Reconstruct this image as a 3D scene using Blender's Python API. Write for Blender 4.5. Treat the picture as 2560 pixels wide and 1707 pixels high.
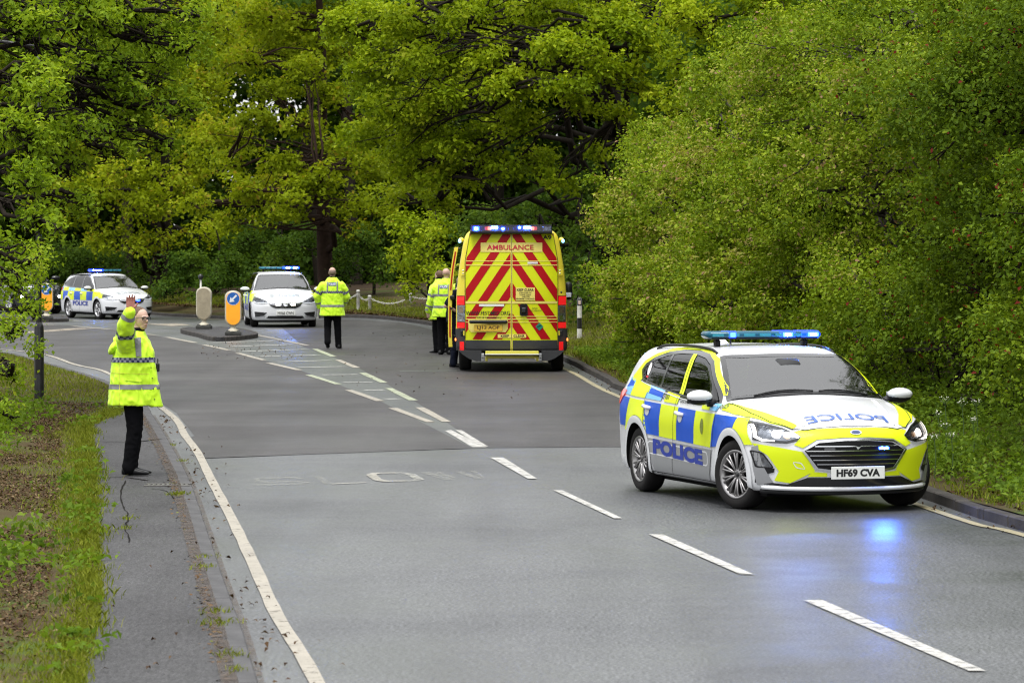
import bpy, bmesh, math, random
import numpy as np
from mathutils import Vector, Matrix
from mathutils.bvhtree import BVHTree
from mathutils.geometry import delaunay_2d_cdt

for o in list(bpy.data.objects):
    bpy.data.objects.remove(o)
random.seed(7)
RNG = np.random.default_rng(7)
SC = bpy.context.scene
COL = SC.collection
R = math.radians

# ------------------------------------------------------------------ camera
FPX, CAMH = 10231.0, 2.57            # focal length in photograph pixels, eye height in metres
PITCH = math.atan((853.5 - 582.3) / FPX)
cam_d = bpy.data.cameras.new('camera')
cam = bpy.data.objects.new('camera', cam_d)
COL.objects.link(cam)
cam.location = (0, 0, CAMH)
cam.rotation_euler = (math.pi / 2 - PITCH, 0, 0)
cam_d.sensor_width = 36.0
cam_d.lens = 36.0 * FPX / 2560.0
cam_d.clip_start = 0.5
cam_d.clip_end = 3000
cam_d.dof.use_dof = True
cam_d.dof.focus_distance = 50.0
cam_d.dof.aperture_fstop = 8.0
SC.camera = cam

# ------------------------------------------------------------------ sky and sun (overcast)
SUN_EL, SUN_ROT = R(70), R(205)
world = bpy.data.worlds.new('World')
SC.world = world
world.use_nodes = True
wn, wl = world.node_tree.nodes, world.node_tree.links
bg = wn['Background']
sky = wn.new('ShaderNodeTexSky')
sky.sky_type = 'NISHITA'
sky.sun_disc = False
sky.sun_elevation = SUN_EL
sky.sun_rotation = SUN_ROT
sky.air_density = 1.0
sky.dust_density = 1.0
sky.ozone_density = 1.0
hs = wn.new('ShaderNodeHueSaturation')
hs.inputs['Saturation'].default_value = 0.22
wl.new(sky.outputs[0], hs.inputs['Color'])
# even cloud deck: standard overcast distribution, three times as bright overhead as at the horizon
tcw = wn.new('ShaderNodeTexCoord')
sep = wn.new('ShaderNodeSeparateXYZ')
wl.new(tcw.outputs['Generated'], sep.inputs[0])
mr = wn.new('ShaderNodeMapRange')
mr.inputs[3].default_value = 1 / 3
wl.new(sep.outputs[2], mr.inputs[0])
cl = wn.new('ShaderNodeMix')
cl.data_type = 'RGBA'
cl.inputs[6].default_value = (0, 0, 0, 1)
cl.inputs[7].default_value = (14.4, 14.5, 14.7, 1)
wl.new(mr.outputs[0], cl.inputs[0])
deck = wn.new('ShaderNodeMix')
deck.data_type = 'RGBA'
deck.inputs[0].default_value = 0.75
wl.new(cl.outputs[2], deck.inputs[7])
wl.new(hs.outputs[0], deck.inputs[6])
wl.new(deck.outputs[2], bg.inputs['Color'])
bg.inputs['Strength'].default_value = 0.10
sun_d = bpy.data.lights.new('sun', 'SUN')
sun_d.energy = 1.5
sun_d.angle = R(25)
sun_d.color = (1.0, 0.97, 0.92)
sun = bpy.data.objects.new('sun', sun_d)
COL.objects.link(sun)
# light arrives from behind and a little left of the camera, high up
sun.rotation_euler = (R(90) - SUN_EL, 0, -(SUN_ROT - R(180)) )
SC.view_settings.view_transform = 'Standard'
SC.view_settings.look = 'None'
SC.view_settings.exposure = 0.95
SC.view_settings.gamma = 1.0
SC.view_settings.use_curve_mapping = False
SC.render.engine = 'CYCLES'
SC.cycles.use_denoising = True
SC.cycles.filter_width = 1.15
SC.cycles.max_bounces = 8
SC.cycles.diffuse_bounces = 4
SC.cycles.transparent_max_bounces = 12
SC.cycles.sample_clamp_indirect = 6.0

# ------------------------------------------------------------------ helpers
def tag(o, label=None, cat=None, group=None, kind=None):
    if label: o['label'] = label
    if cat: o['category'] = cat
    if group: o['group'] = group
    if kind: o['kind'] = kind
    return o

def workshop():
    return bpy.data.scenes.new('workshop')
def empty(name, loc=(0, 0, 0), rz=0.0, label=None, cat=None, group=None):
    o = bpy.data.objects.new(name, None)
    o.location = loc
    o.rotation_euler = (0, 0, rz)
    o.empty_display_size = 0.2
    COL.objects.link(o)
    return tag(o, label, cat, group)

def link_mesh(name, me, mat=None, parent=None, smooth=False):
    if mat is not None:
        for m in (mat if isinstance(mat, (list, tuple)) else [mat]):
            me.materials.append(m)
    if smooth:
        me.shade_smooth()
    o = bpy.data.objects.new(name, me)
    COL.objects.link(o)
    if parent is not None:
        o.parent = parent
    return o

def mesh_obj(name, verts, faces, mat=None, parent=None, smooth=False):
    me = bpy.data.meshes.new(name)
    me.from_pydata([tuple(map(float, v)) for v in verts], [], [tuple(map(int, f)) for f in faces])
    me.update()
    return link_mesh(name, me, mat, parent, smooth)

def quads_obj(name, V, mat, parent=None, tint=None, smooth=False, nv=4):
    """V: (n, nv, 3) array of separate faces - leaves, blades, chips."""
    V = np.asarray(V, dtype=np.float32)
    n = V.shape[0]
    me = bpy.data.meshes.new(name)
    me.vertices.add(n * nv)
    me.vertices.foreach_set('co', V.reshape(-1))
    me.loops.add(n * nv)
    me.loops.foreach_set('vertex_index', np.arange(n * nv, dtype=np.int32))
    me.polygons.add(n)
    me.polygons.foreach_set('loop_start', np.arange(0, n * nv, nv, dtype=np.int32))
    me.update(calc_edges=True)
    if tint is not None:
        a = me.attributes.new('tint', 'FLOAT', 'POINT')
        a.data.foreach_set('value', np.repeat(np.asarray(tint, dtype=np.float32), nv))
    return link_mesh(name, me, mat, parent, smooth)

class MB:
    """Collects simple shapes into one mesh."""
    def __init__(self):
        self.v, self.f = [], []
    def add(self, v, f):
        b = len(self.v)
        self.v += [tuple(map(float, p)) for p in v]
        self.f += [tuple(i + b for i in q) for q in f]
        return self
    def box(self, c, s, rot=None, bev=0.0):
        hx, hy, hz = s[0] / 2, s[1] / 2, s[2] / 2
        M = rot.to_matrix() if rot is not None and hasattr(rot, 'to_matrix') else rot
        bev = min(bev, hx * .9, hy * .9, hz * .9)
        if bev <= 0:
            P = [(x, y, z) for x in (-hx, hx) for y in (-hy, hy) for z in (-hz, hz)]
            Fc = [(0, 1, 3, 2), (4, 6, 7, 5), (0, 4, 5, 1), (2, 3, 7, 6), (0, 2, 6, 4), (1, 5, 7, 3)]
        else:
            P, idx = [], {}
            for sx in (-1, 1):
                for sy in (-1, 1):
                    for sz in (-1, 1):
                        for a in range(3):
                            p = [sx * (hx - (bev if a != 0 else 0)), sy * (hy - (bev if a != 1 else 0)), sz * (hz - (bev if a != 2 else 0))]
                            idx[(sx, sy, sz, a)] = len(P)
                            P.append(tuple(p))
            Fc = []
            g = lambda *k: idx[k]
            for s_ in (-1, 1):
                Fc.append([g(s_, -1, -1, 0), g(s_, 1, -1, 0), g(s_, 1, 1, 0), g(s_, -1, 1, 0)])
                Fc.append([g(-1, s_, -1, 1), g(1, s_, -1, 1), g(1, s_, 1, 1), g(-1, s_, 1, 1)])
                Fc.append([g(-1, -1, s_, 2), g(1, -1, s_, 2), g(1, 1, s_, 2), g(-1, 1, s_, 2)])
            for a in (-1, 1):
                for b in (-1, 1):
                    Fc.append([g(a, b, -1, 0), g(a, b, 1, 0), g(a, b, 1, 1), g(a, b, -1, 1)])
                    Fc.append([g(a, -1, b, 0), g(a, 1, b, 0), g(a, 1, b, 2), g(a, -1, b, 2)])
                    Fc.append([g(-1, a, b, 1), g(1, a, b, 1), g(1, a, b, 2), g(-1, a, b, 2)])
            for k in [(a, b, c_) for a in (-1, 1) for b in (-1, 1) for c_ in (-1, 1)]:
                Fc.append([g(*k, 0), g(*k, 1), g(*k, 2)])
            # orient outwards
            out = []
            for q in Fc:
                p = [Vector(P[i]) for i in q]
                nrm = (p[1] - p[0]).cross(p[2] - p[0])
                cen = sum(p, Vector()) / len(p)
                out.append(q if nrm.dot(cen) > 0 else q[::-1])
            Fc = out
        c = Vector(c)
        self.add([(M @ Vector(p) if M is not None else Vector(p)) + c for p in P], Fc)
        return self
    def tube(self, path, rad, n=8, cap=True):
        path = [Vector(p) for p in path]
        if not hasattr(rad, '__len__'):
            rad = [rad] * len(path)
        rings, up = [], None
        for i, p in enumerate(path):
            d = (path[min(i + 1, len(path) - 1)] - path[max(i - 1, 0)]).normalized()
            if up is None:
                up = Vector((0, 0, 1)) if abs(d.z) < .9 else Vector((1, 0, 0))
            a = d.cross(up)
            if a.length < 1e-5:
                a = d.cross(Vector((0, 1, 0)))
            a.normalize()
            up = a.cross(d).normalized()
            rings.append([p + (a * math.cos(t) + up * math.sin(t)) * rad[i] for t in [2 * math.pi * k / n for k in range(n)]])
        b = [q for r in rings for q in r]
        f = []
        for i in range(len(rings) - 1):
            for k in range(n):
                k2 = (k + 1) % n
                f.append((i * n + k, i * n + k2, (i + 1) * n + k2, (i + 1) * n + k))
        if cap:
            f.append(tuple(range(n - 1, -1, -1)))
            f.append(tuple((len(rings) - 1) * n + k for k in range(n)))
        return self.add(b, f)
    def lathe(self, prof, n=24, M=None):
        """prof: (r, h) pairs round the local z axis."""
        P, f = [], []
        for r, h in prof:
            for k in range(n):
                t = 2 * math.pi * k / n
                p = Vector((r * math.cos(t), r * math.sin(t), h))
                P.append(M @ p if M is not None else p)
        for i in range(len(prof) - 1):
            for k in range(n):
                k2 = (k + 1) % n
                f.append((i * n + k, i * n + k2, (i + 1) * n + k2, (i + 1) * n + k))
        return self.add(P, f)
    def prism(self, poly, M, h):
        """poly: 2-D outline, extruded by h along local z, placed by M."""
        n = len(poly)
        P = [M @ Vector((x, y, 0)) for x, y in poly] + [M @ Vector((x, y, h)) for x, y in poly]
        f = [tuple(range(n - 1, -1, -1)), tuple(range(n, 2 * n))]
        f += [(i, (i + 1) % n, n + (i + 1) % n, n + i) for i in range(n)]
        return self.add(P, f)
    def sphere(self, c, r, nu=16, nv=10):
        c = Vector(c)
        r = Vector(r) if hasattr(r, '__len__') else Vector((r, r, r))
        P, f = [], []
        for j in range(nv + 1):
            a = math.pi * j / nv
            for k in range(nu):
                t = 2 * math.pi * k / nu
                P.append(c + Vector((r.x * math.sin(a) * math.cos(t), r.y * math.sin(a) * math.sin(t), r.z * math.cos(a))))
        for j in range(nv):
            for k in range(nu):
                k2 = (k + 1) % nu
                f.append((j * nu + k, (j + 1) * nu + k, (j + 1) * nu + k2, j * nu + k2))
        return self.add(P, f)
    def build(self, name, mat, parent=None, smooth=False):
        return mesh_obj(name, self.v, self.f, mat, parent, smooth)

def catmull(pts, m=8, closed=False):
    """Catmull-Rom through n-D points."""
    P = [np.asarray(p, float) for p in pts]
    n = len(P)
    out = []
    rng = range(n if closed else n - 1)
    for i in rng:
        if closed:
            p0, p1, p2, p3 = P[(i - 1) % n], P[i], P[(i + 1) % n], P[(i + 2) % n]
        else:
            p1, p2 = P[i], P[i + 1]
            p0 = P[i - 1] if i else 2 * p1 - p2
            p3 = P[i + 2] if i + 2 < n else 2 * p2 - p1
        for k in range(m):
            t = k / m
            out.append(.5 * ((2 * p1) + (p2 - p0) * t + (2 * p0 - 5 * p1 + 4 * p2 - p3) * t * t + (3 * p1 - p0 - 3 * p2 + p3) * t ** 3))
    if not closed:
        out.append(P[-1])
    return out

# ------------------------------------------------------------------ materials
MATS = {}
def mat(name, col, rough=.5, metal=0., spec=.5, coat=0., emit=None, estr=0., vary=0., vscale=8., bump=0., bscale=60., trans=0., coord='Object', col2=None, alpha=1.0, sheen=0.):
    if name in MATS:
        return MATS[name]
    m = bpy.data.materials.new(name)
    m.use_nodes = True
    nt = m.node_tree
    b = nt.nodes['Principled BSDF']
    b.inputs['Base Color'].default_value = (*col, 1)
    b.inputs['Roughness'].default_value = rough
    b.inputs['Metallic'].default_value = metal
    b.inputs['Specular IOR Level'].default_value = spec
    b.inputs['Coat Weight'].default_value = coat
    b.inputs['Coat Roughness'].default_value = .05
    b.inputs['Transmission Weight'].default_value = trans
    if sheen: b.inputs['Sheen Weight'].default_value = sheen
    if emit is not None:
        b.inputs['Emission Color'].default_value = (*emit, 1)
        b.inputs['Emission Strength'].default_value = estr
    if vary > 0 or bump > 0:
        tc = nt.nodes.new('ShaderNodeTexCoord')
    if vary > 0:
        nz = nt.nodes.new('ShaderNodeTexNoise')
        nz.inputs['Scale'].default_value = vscale
        nz.inputs['Detail'].default_value = 6
        nz.inputs['Roughness'].default_value = .65
        nt.links.new(tc.outputs[coord], nz.inputs['Vector'])
        rp = nt.nodes.new('ShaderNodeValToRGB')
        rp.color_ramp.elements[0].position = .32
        rp.color_ramp.elements[1].position = .68
        c2 = col2 if col2 is not None else tuple(min(1, c * (1 + vary)) for c in col)
        c1 = col if col2 is not None else tuple(c * (1 - vary) for c in col)
        rp.color_ramp.elements[0].color = (*c1, 1)
        rp.color_ramp.elements[1].color = (*c2, 1)
        nt.links.new(nz.outputs[0], rp.inputs[0])
        nt.links.new(rp.outputs[0], b.inputs['Base Color'])
    if bump > 0:
        n2 = nt.nodes.new('ShaderNodeTexNoise')
        n2.inputs['Scale'].default_value = bscale
        n2.inputs['Detail'].default_value = 4
        nt.links.new(tc.outputs[coord], n2.inputs['Vector'])
        bp = nt.nodes.new('ShaderNodeBump')
        bp.inputs['Strength'].default_value = bump
        bp.inputs['Distance'].default_value = .01
        nt.links.new(n2.outputs[0], bp.inputs['Height'])
        nt.links.new(bp.outputs[0], b.inputs['Normal'])
    MATS[name] = m
    return m

def glass_mat(name, tint, trans_w, rough=.02, ior=1.6):
    """Thin pane: tinted see-through plus a Fresnel reflection."""
    if name in MATS:
        return MATS[name]
    m = bpy.data.materials.new(name)
    m.use_nodes = True
    nt = m.node_tree
    nt.nodes.clear()
    out = nt.nodes.new('ShaderNodeOutputMaterial')
    tr = nt.nodes.new('ShaderNodeBsdfTransparent')
    tr.inputs[0].default_value = (*[c * trans_w for c in tint], 1)
    gl = nt.nodes.new('ShaderNodeBsdfGlossy')
    gl.inputs['Roughness'].default_value = rough
    fr = nt.nodes.new('ShaderNodeFresnel')
    fr.inputs[0].default_value = ior
    mx = nt.nodes.new('ShaderNodeMixShader')
    nt.links.new(fr.outputs[0], mx.inputs[0])
    nt.links.new(tr.outputs[0], mx.inputs[1])
    nt.links.new(gl.outputs[0], mx.inputs[2])
    nt.links.new(mx.outputs[0], out.inputs[0])
    MATS[name] = m
    return m

# ------------------------------------------------------------------ measuring: photograph pixel -> ground point
def smooth01(t):
    t = min(1., max(0., t))
    return t * t * (3 - 2 * t)
def gz(x, y):
    """Road level: flat, falling a little where the road bends away to the left."""
    return -0.28 * smooth01((y - 113) / 22) * smooth01((-x - 3) / 6)
def G(u, v, h=0.0):
    z = 0.0
    c, s = math.cos(PITCH), math.sin(PITCH)
    dx, dz = (u - 1280) / FPX, -(v - 853.5) / FPX
    d = Vector((dx, c + dz * s, -s + dz * c))
    for _ in range(6):
        t = (z + h - CAMH) / d.z
        x, y = d.x * t, d.y * t
        z = gz(x, y)
    return (x, y)
def AT(u, v, Y):
    """Point at distance Y seen at photograph pixel (u, v)."""
    c, s = math.cos(PITCH), math.sin(PITCH)
    dx, dz = (u - 1280) / FPX, -(v - 853.5) / FPX
    d = Vector((dx, c + dz * s, -s + dz * c))
    p = d * (Y / d.y)
    return Vector((p.x, p.y, p.z + CAMH))
def D(u, v):                       # 2352-wide view -> ground
    return G(u * 2560 / 2352, v * 2560 / 2352)
# ================================================================== GROUND, ROAD, MARKINGS
def noise_node(nt, vec, scale, detail=5, rough=.6):
    n = nt.nodes.new('ShaderNodeTexNoise')
    n.inputs['Scale'].default_value = scale
    n.inputs['Detail'].default_value = detail
    n.inputs['Roughness'].default_value = rough
    nt.links.new(vec, n.inputs['Vector'])
    return n.outputs[0]
def ramp_node(nt, fac, stops):
    r = nt.nodes.new('ShaderNodeValToRGB')
    els = r.color_ramp.elements
    while len(els) < len(stops): els.new(.5)
    for e, (p, c) in zip(els, stops):
        e.position = p
        e.color = (*c, 1) if hasattr(c, '__len__') else (c, c, c, 1)
    nt.links.new(fac, r.inputs[0])
    return r.outputs[0]
def mix_node(nt, fac, a, b, mode='MIX'):
    m = nt.nodes.new('ShaderNodeMix')
    m.data_type = 'RGBA'
    m.blend_type = mode
    for sock, val in ((m.inputs[0], fac), (m.inputs[6], a), (m.inputs[7], b)):
        if hasattr(val, 'is_linked'):
            nt.links.new(val, sock)
        elif hasattr(val, '__len__'):
            sock.default_value = (*val, 1)
        else:
            sock.default_value = val
    return m.outputs[2]
def asphalt(name, c1, c2, speck, rough_lo, rough_hi, grain=140., bump=.5, spec=.5):
    m = bpy.data.materials.new(name)
    m.use_nodes = True
    nt = m.node_tree
    b = nt.nodes['Principled BSDF']
    tc = nt.nodes.new('ShaderNodeTexCoord').outputs['Object']
    mp = nt.nodes.new('ShaderNodeMapping')
    mp.inputs['Scale'].default_value = (1, .22, 1)
    nt.links.new(tc, mp.inputs[0])
    big = noise_node(nt, mp.outputs[0], .55, 6, .6)
    patch = noise_node(nt, tc, .35, 4, .55)
    grit = noise_node(nt, tc, grain, 2, .5)
    col = ramp_node(nt, big, [(.3, c1), (.7, c2)])
    sp = ramp_node(nt, grit, [(.34, .35), (.5, 1.0), (.68, 1.9)])
    col = mix_node(nt, speck, col, mix_node(nt, 1.0, col, sp, 'MULTIPLY'))
    mp2 = nt.nodes.new('ShaderNodeMapping')
    mp2.inputs['Scale'].default_value = (34, 4.5, 1)
    nt.links.new(tc, mp2.inputs[0])
    chips = ramp_node(nt, noise_node(nt, mp2.outputs[0], 1., 3, .7), [(.30, .62), (.5, 1.0), (.72, 1.45)])
    col = mix_node(nt, speck * .8, col, mix_node(nt, 1.0, col, chips, 'MULTIPLY'))
    mp3 = nt.nodes.new('ShaderNodeMapping')
    mp3.inputs['Scale'].default_value = (1.15, .03, 1)
    nt.links.new(tc, mp3.inputs[0])
    tracks = ramp_node(nt, noise_node(nt, mp3.outputs[0], 1., 3, .6), [(.32, .84), (.5, 1.0), (.68, 1.14)])
    col = mix_node(nt, 1.0, col, tracks, 'MULTIPLY')
    nt.links.new(col, b.inputs['Base Color'])
    ro = ramp_node(nt, patch, [(.35, rough_lo), (.65, rough_hi)])
    nt.links.new(ro, b.inputs['Roughness'])
    b.inputs['Specular IOR Level'].default_value = spec
    bp = nt.nodes.new('ShaderNodeBump')
    bp.inputs['Strength'].default_value = bump
    bp.inputs['Distance'].default_value = .006
    gr2 = noise_node(nt, tc, grain * .8, 2, .5)
    nt.links.new(gr2, bp.inputs['Height'])
    nt.links.new(bp.outputs[0], b.inputs['Normal'])
    return m
def paint_mat(name, col, road, lo, hi, scale=9.):
    """Road paint worn through to the asphalt in patches."""
    m = bpy.data.materials.new(name)
    m.use_nodes = True
    nt = m.node_tree
    b = nt.nodes['Principled BSDF']
    tc = nt.nodes.new('ShaderNodeTexCoord').outputs['Object']
    fine = noise_node(nt, tc, scale, 8, .75)
    dirt = noise_node(nt, tc, 1.7, 5, .6)
    wear = ramp_node(nt, fine, [(lo, 0.), (hi, 1.)])
    pc = ramp_node(nt, dirt, [(.3, tuple(c * .78 for c in col)), (.7, col)])
    nt.links.new(pc, b.inputs['Base Color'])
    tp = nt.nodes.new('ShaderNodeBsdfTransparent')
    mx = nt.nodes.new('ShaderNodeMixShader')
    nt.links.new(wear, mx.inputs[0])
    nt.links.new(tp.outputs[0], mx.inputs[1])
    nt.links.new(b.outputs[0], mx.inputs[2])
    nt.links.new(mx.outputs[0], nt.nodes['Material Output'].inputs[0])
    b.inputs['Roughness'].default_value = .55
    bp = nt.nodes.new('ShaderNodeBump')
    bp.inputs['Strength'].default_value = .3
    bp.inputs['Distance'].default_value = .004
    nt.links.new(fine, bp.inputs['Height'])
    nt.links.new(bp.outputs[0], b.inputs['Normal'])
    return m
M_ROAD = asphalt('road_chippings', (.042, .044, .047), (.085, .088, .092), 1., .28, .50, 45., 1.0, .40)
M_DARK = asphalt('road_antiskid', (.038, .036, .0365), (.062, .059, .060), .7, .42, .58, 70., .3, .14)
M_WEDGE = asphalt('road_old', (.050, .055, .053), (.080, .085, .082), .7, .36, .50, 55., .6, .30)
M_PATH = asphalt('footway_tarmac', (.034, .033, .034), (.060, .059, .061), .9, .55, .7, 80., .5, .12)
RC = (.10, .10, .105)
M_WHITE = paint_mat('road_paint_white', (.46, .45, .42), RC, .34, .50)
M_CREAM = paint_mat('road_paint_cream', (.33, .30, .245), RC, .30, .46)
M_YEL = paint_mat('road_paint_dull_yellow', (.32, .28, .17), RC, .3, .44)
M_MOSS = paint_mat('road_paint_mossy', (.35, .38, .26), RC, .30, .50)
M_THIN = paint_mat('road_paint_thin', (.44, .44, .41), RC, .38, .52)
M_WORN = paint_mat('road_paint_worn', (.55, .54, .46), (.13, .135, .14), .45, .66, 22.)
M_FAINT = paint_mat('road_paint_faint', (.40, .40, .34), (.13, .135, .14), .48, .70, 30.)
M_BEIGE = paint_mat('road_silt', (.34, .29, .22), (.10, .10, .1), .25, .6, 3.)
M_KERB = mat('kerb_concrete', (.075, .074, .076), .75, spec=.2, vary=.3, vscale=3., bump=.5, bscale=90.)
M_KERBD = mat('kerb_concrete_dirty', (.055, .050, .046), .75, spec=.15, vary=.4, vscale=3., bump=.5, bscale=90.)
M_SOIL = mat('soil', (.034, .023, .014), .95, spec=.1, vary=.5, vscale=1.6, bump=1., bscale=30.)
M_TURF = mat('turf', (.040, .062, .014), .95, spec=.1, vary=.0, bump=1., bscale=30.)
def turf_material():
    m = MATS['turf']
    nt = m.node_tree
    b = nt.nodes['Principled BSDF']
    tc = nt.nodes.new('ShaderNodeTexCoord').outputs['Object']
    big = noise_node(nt, tc, .55, 6, .65)
    nt.links.new(ramp_node(nt, big, [(.38, (.055, .036, .020)), (.55, (.062, .055, .020)), (.68, (.055, .090, .016))]), b.inputs['Base Color'])
turf_material()

def inside(poly, P):
    """even-odd test for an (n, 2) array."""
    poly = np.asarray(poly, float)
    P = np.asarray(P, float)
    r = np.zeros(len(P), bool)
    n = len(poly)
    for i in range(n):
        x1, y1 = poly[i]
        x2, y2 = poly[(i + 1) % n]
        if y1 == y2: continue
        c = ((y1 > P[:, 1]) != (y2 > P[:, 1]))
        r ^= c & (P[:, 0] < (x2 - x1) * (P[:, 1] - y1) / (y2 - y1) + x1)
    return r
def cdt_fill(outline, step=None, holes=()):
    """Triangulates an outline; interior points every `step` keep it bendable."""
    out = [Vector((float(x), float(y))) for x, y in outline]
    edges = [(i, (i + 1) % len(out)) for i in range(len(out))]
    P = list(out)
    for h in holes:
        b = len(P)
        P += [Vector(p) for p in h]
        edges += [(b + i, b + (i + 1) % len(h)) for i in range(len(h))]
    if step:
        a = np.array(outline, float)
        sx, sy = step if hasattr(step, '__len__') else (step, step)
        gx = np.arange(a[:, 0].min() + sx * .5, a[:, 0].max(), sx)
        gy = np.arange(a[:, 1].min() + sy * .5, a[:, 1].max(), sy)
        if len(gx) and len(gy):
            g = np.stack(np.meshgrid(gx, gy), -1).reshape(-1, 2)
            g = g[inside(outline, g)]
            P += [Vector(p) for p in g]
    r = delaunay_2d_cdt(P, edges, [], 0, 1e-6)
    V, T = [tuple(p) for p in r[0]], [tuple(t) for t in r[2]]
    cen = np.array([np.mean([V[i] for i in t], 0) for t in T]) if T else np.zeros((0, 2))
    k = inside(outline, cen)
    for h in holes:
        k &= ~inside(h, cen)
    T = [t for t, q in zip(T, k) if q]
    o2 = []
    for t in T:
        a, b, c = (V[i] for i in t[:3])
        o2.append(t if (b[0] - a[0]) * (c[1] - a[1]) - (b[1] - a[1]) * (c[0] - a[0]) > 0 else t[::-1])
    used = sorted({i for t in o2 for i in t})
    mp = {v: k for k, v in enumerate(used)}
    return [V[i] for i in used], [tuple(mp[i] for i in t) for t in o2]
def densify(poly, step, closed=True):
    out = []
    n = len(poly)
    for i in range(n if closed else n - 1):
        a, b = np.array(poly[i], float), np.array(poly[(i + 1) % n], float)
        k = max(1, int(np.ceil(np.linalg.norm(b - a) / step)))
        for j in range(k):
            out.append(tuple(a + (b - a) * j / k))
    if not closed:
        out.append(tuple(poly[-1]))
    return out
def sheet(name, outline, off, m, parent=None, step=(2., 4.), hfun=None):
    V, T = cdt_fill(densify(outline, 3.), step)
    return mesh_obj(name, [(x, y, gz(x, y) + off + (hfun(x, y) if hfun else 0)) for x, y in V], T, m, parent, True)
def ribbon(name, line, width, off, m, parent=None, uneven=0.0):
    """Painted line of given width along ground points."""
    L = catmull(line, 6) if len(line) > 2 else [np.array(p, float) for p in densify(line, 1., False)]
    V, Fc = [], []
    for i, p in enumerate(L):
        d = L[min(i + 1, len(L) - 1)] - L[max(i - 1, 0)]
        d = d / np.linalg.norm(d)
        n = np.array((-d[1], d[0]))
        w = width * .5 * (1 + uneven * random.uniform(-1, 1))
        for s in (-1, 1):
            q = p + n * w * s
            V.append((q[0], q[1], gz(q[0], q[1]) + off))
    for i in range(len(L) - 1):
        Fc.append((2 * i + 1, 2 * i, 2 * i + 2, 2 * i + 3))
    return mesh_obj(name, V, Fc, m, parent)

S = lambda pts: [G(*p) for p in pts]
# edge of the carriageway on the left (kerb face), from near the camera to the bend
KERB_L = [(-.55, 14.)] + S([(643, 1707), (607, 1584), (556, 1445), (494, 1260), (466, 1188), (412, 1090), (383, 1044)]) + [(-5.6, 62), (-6.9, 70), (-8.85, 79), (-10.95, 87.5), (-14.4, 94.8), (-22, 103), (-45, 112), (-80, 122)]
LINE_L = [(-.3, 15)] + S([(792, 1707), (692, 1538), (638, 1420), (576, 1291), (530, 1204), (494, 1132), (463, 1090), (420, 1032)]) + S([(274, 935), (188, 912), (75, 881)]) + [(-13.6, 94), (-19, 100.5), (-30, 108)]
KERB_R = [(7.4, 14.), (5.9, 24)] + S([(2560, 1328), (2442, 1293), (2310, 1247), (1560, 981), (1530, 965), (1467, 932), (1416, 907)]) + [(.25, 92), (-1.0, 104), (-2.1, 112.5), (-3.4, 120), (-5.4, 127.5), (-8.5, 133.5), (-11.5, 139.5), (-16, 149), (-30, 162), (-80, 182)]
LINE_R = [(6.9, 16), (5.5, 26)] + S([(2560, 1339), (2292, 1262), (1559, 997), (1416, 925)]) + [(-.15, 91), (-1.4, 103)] + S([(1091, 814), (998, 800), (870, 792)]) + [(-8, 131.3), (-11, 137.2)]
KL = [tuple(p) for p in catmull(KERB_L, 6)]
KR = [tuple(p) for p in catmull(KERB_R, 6)]
tag(mesh_obj('ground', [(x * 1., y * 1., -.9 if y > 30 else -.6) for y in (-60, 30, 200, 600, 2500) for x in (-1500, -60, 60, 1500)],
    [(j * 4 + i, j * 4 + i + 1, j * 4 + i + 5, j * 4 + i + 4) for j in range(4) for i in range(3)], M_SOIL), kind='structure')
road = tag(sheet('road', KL + KR[::-1], 0.0, M_ROAD, step=(1.5, 3.)), kind='structure')
# dark high-friction surfacing in both lanes, the older wedge of road between them stays grey
WR = [(1216, 1120), (1137, 1070), (1034, 1001), (961, 956), (893, 918), (831, 891), (760, 868)]
WL = [(1182, 1121), (951, 1003), (844, 961), (748, 925), (658, 900), (572, 875), (510, 863), (420, 845)]
dl = S([(512, 1146), (760, 1136), (1000, 1127), (1182, 1121)] + WL[1:] + [(300, 826), (150, 812)]) + [(-18, 108), (-18.6, 101)] + [tuple(np.array(p) + (.12, .0)) for p in LINE_L[::-1][2:-7]] + S([(478, 1092)])
sheet('antiskid_surface', dl, .004, M_DARK, road, (1.5, 4.))
dr = S([(1220, 1119.5), (1500, 1117), (1700, 1117.5)]) + [(2.45, 56), (1.66, 65), (.95, 78), (-.25, 91), (-1.5, 103), (-2.5, 112)] + S([(1000, 806), (900, 800), (780, 800), (700, 815), (760, 868)] + WR[::-1][1:-1])
sheet('antiskid_surface', dr, .004, M_DARK, road, (1.5, 4.))
wedge = S(WL + [(600, 838), (760, 868)] + WR[::-1][1:])
sheet('hatched_strip', wedge, .003, M_WEDGE, road, (1., 4.))
sheet('footway_seam', S([(1000, 927), (1190, 925), (1195, 927), (1000, 930)]), .0065, M_WEDGE, road)
# lines
ribbon('edge_line', LINE_L, .098, .009, M_CREAM, road, .08)
ribbon('edge_line', LINE_R, .10, .009, M_YEL, road, .08)
def quad(name, pts, m, off=.009):
    P = S(pts)
    return sheet(name, P, off, m, road, None)
for q in ([(1226, 1145), (1259, 1145), (1343, 1198), (1320, 1198)], [(1384, 1227), (1406, 1227), (1556, 1297), (1535, 1297)],
          [(1622, 1337), (1657, 1337), (1883, 1437), (1850, 1437)], [(2008, 1502), (2057, 1502), (2465, 1679), (2422, 1679)],
          [(1112, 1078), (1128, 1076), (1217, 1119), (1181, 1119)], [(1138, 1077), (1154, 1077), (1222, 1119), (1200, 1115)]):
    quad('lane_dash', q, M_WHITE, .009 if q[0][0] != 1138 else .012)
z8 = lambda x, y: (500 + x * .3444, 760 + y * .3444)
def dash(a, b, w, m, z=z8, name='lane_dash'):
    p, q = z(*a), z(*b)
    return ribbon(name, [G(*p), G(*q)], w, .009, m, road, .1)
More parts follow.
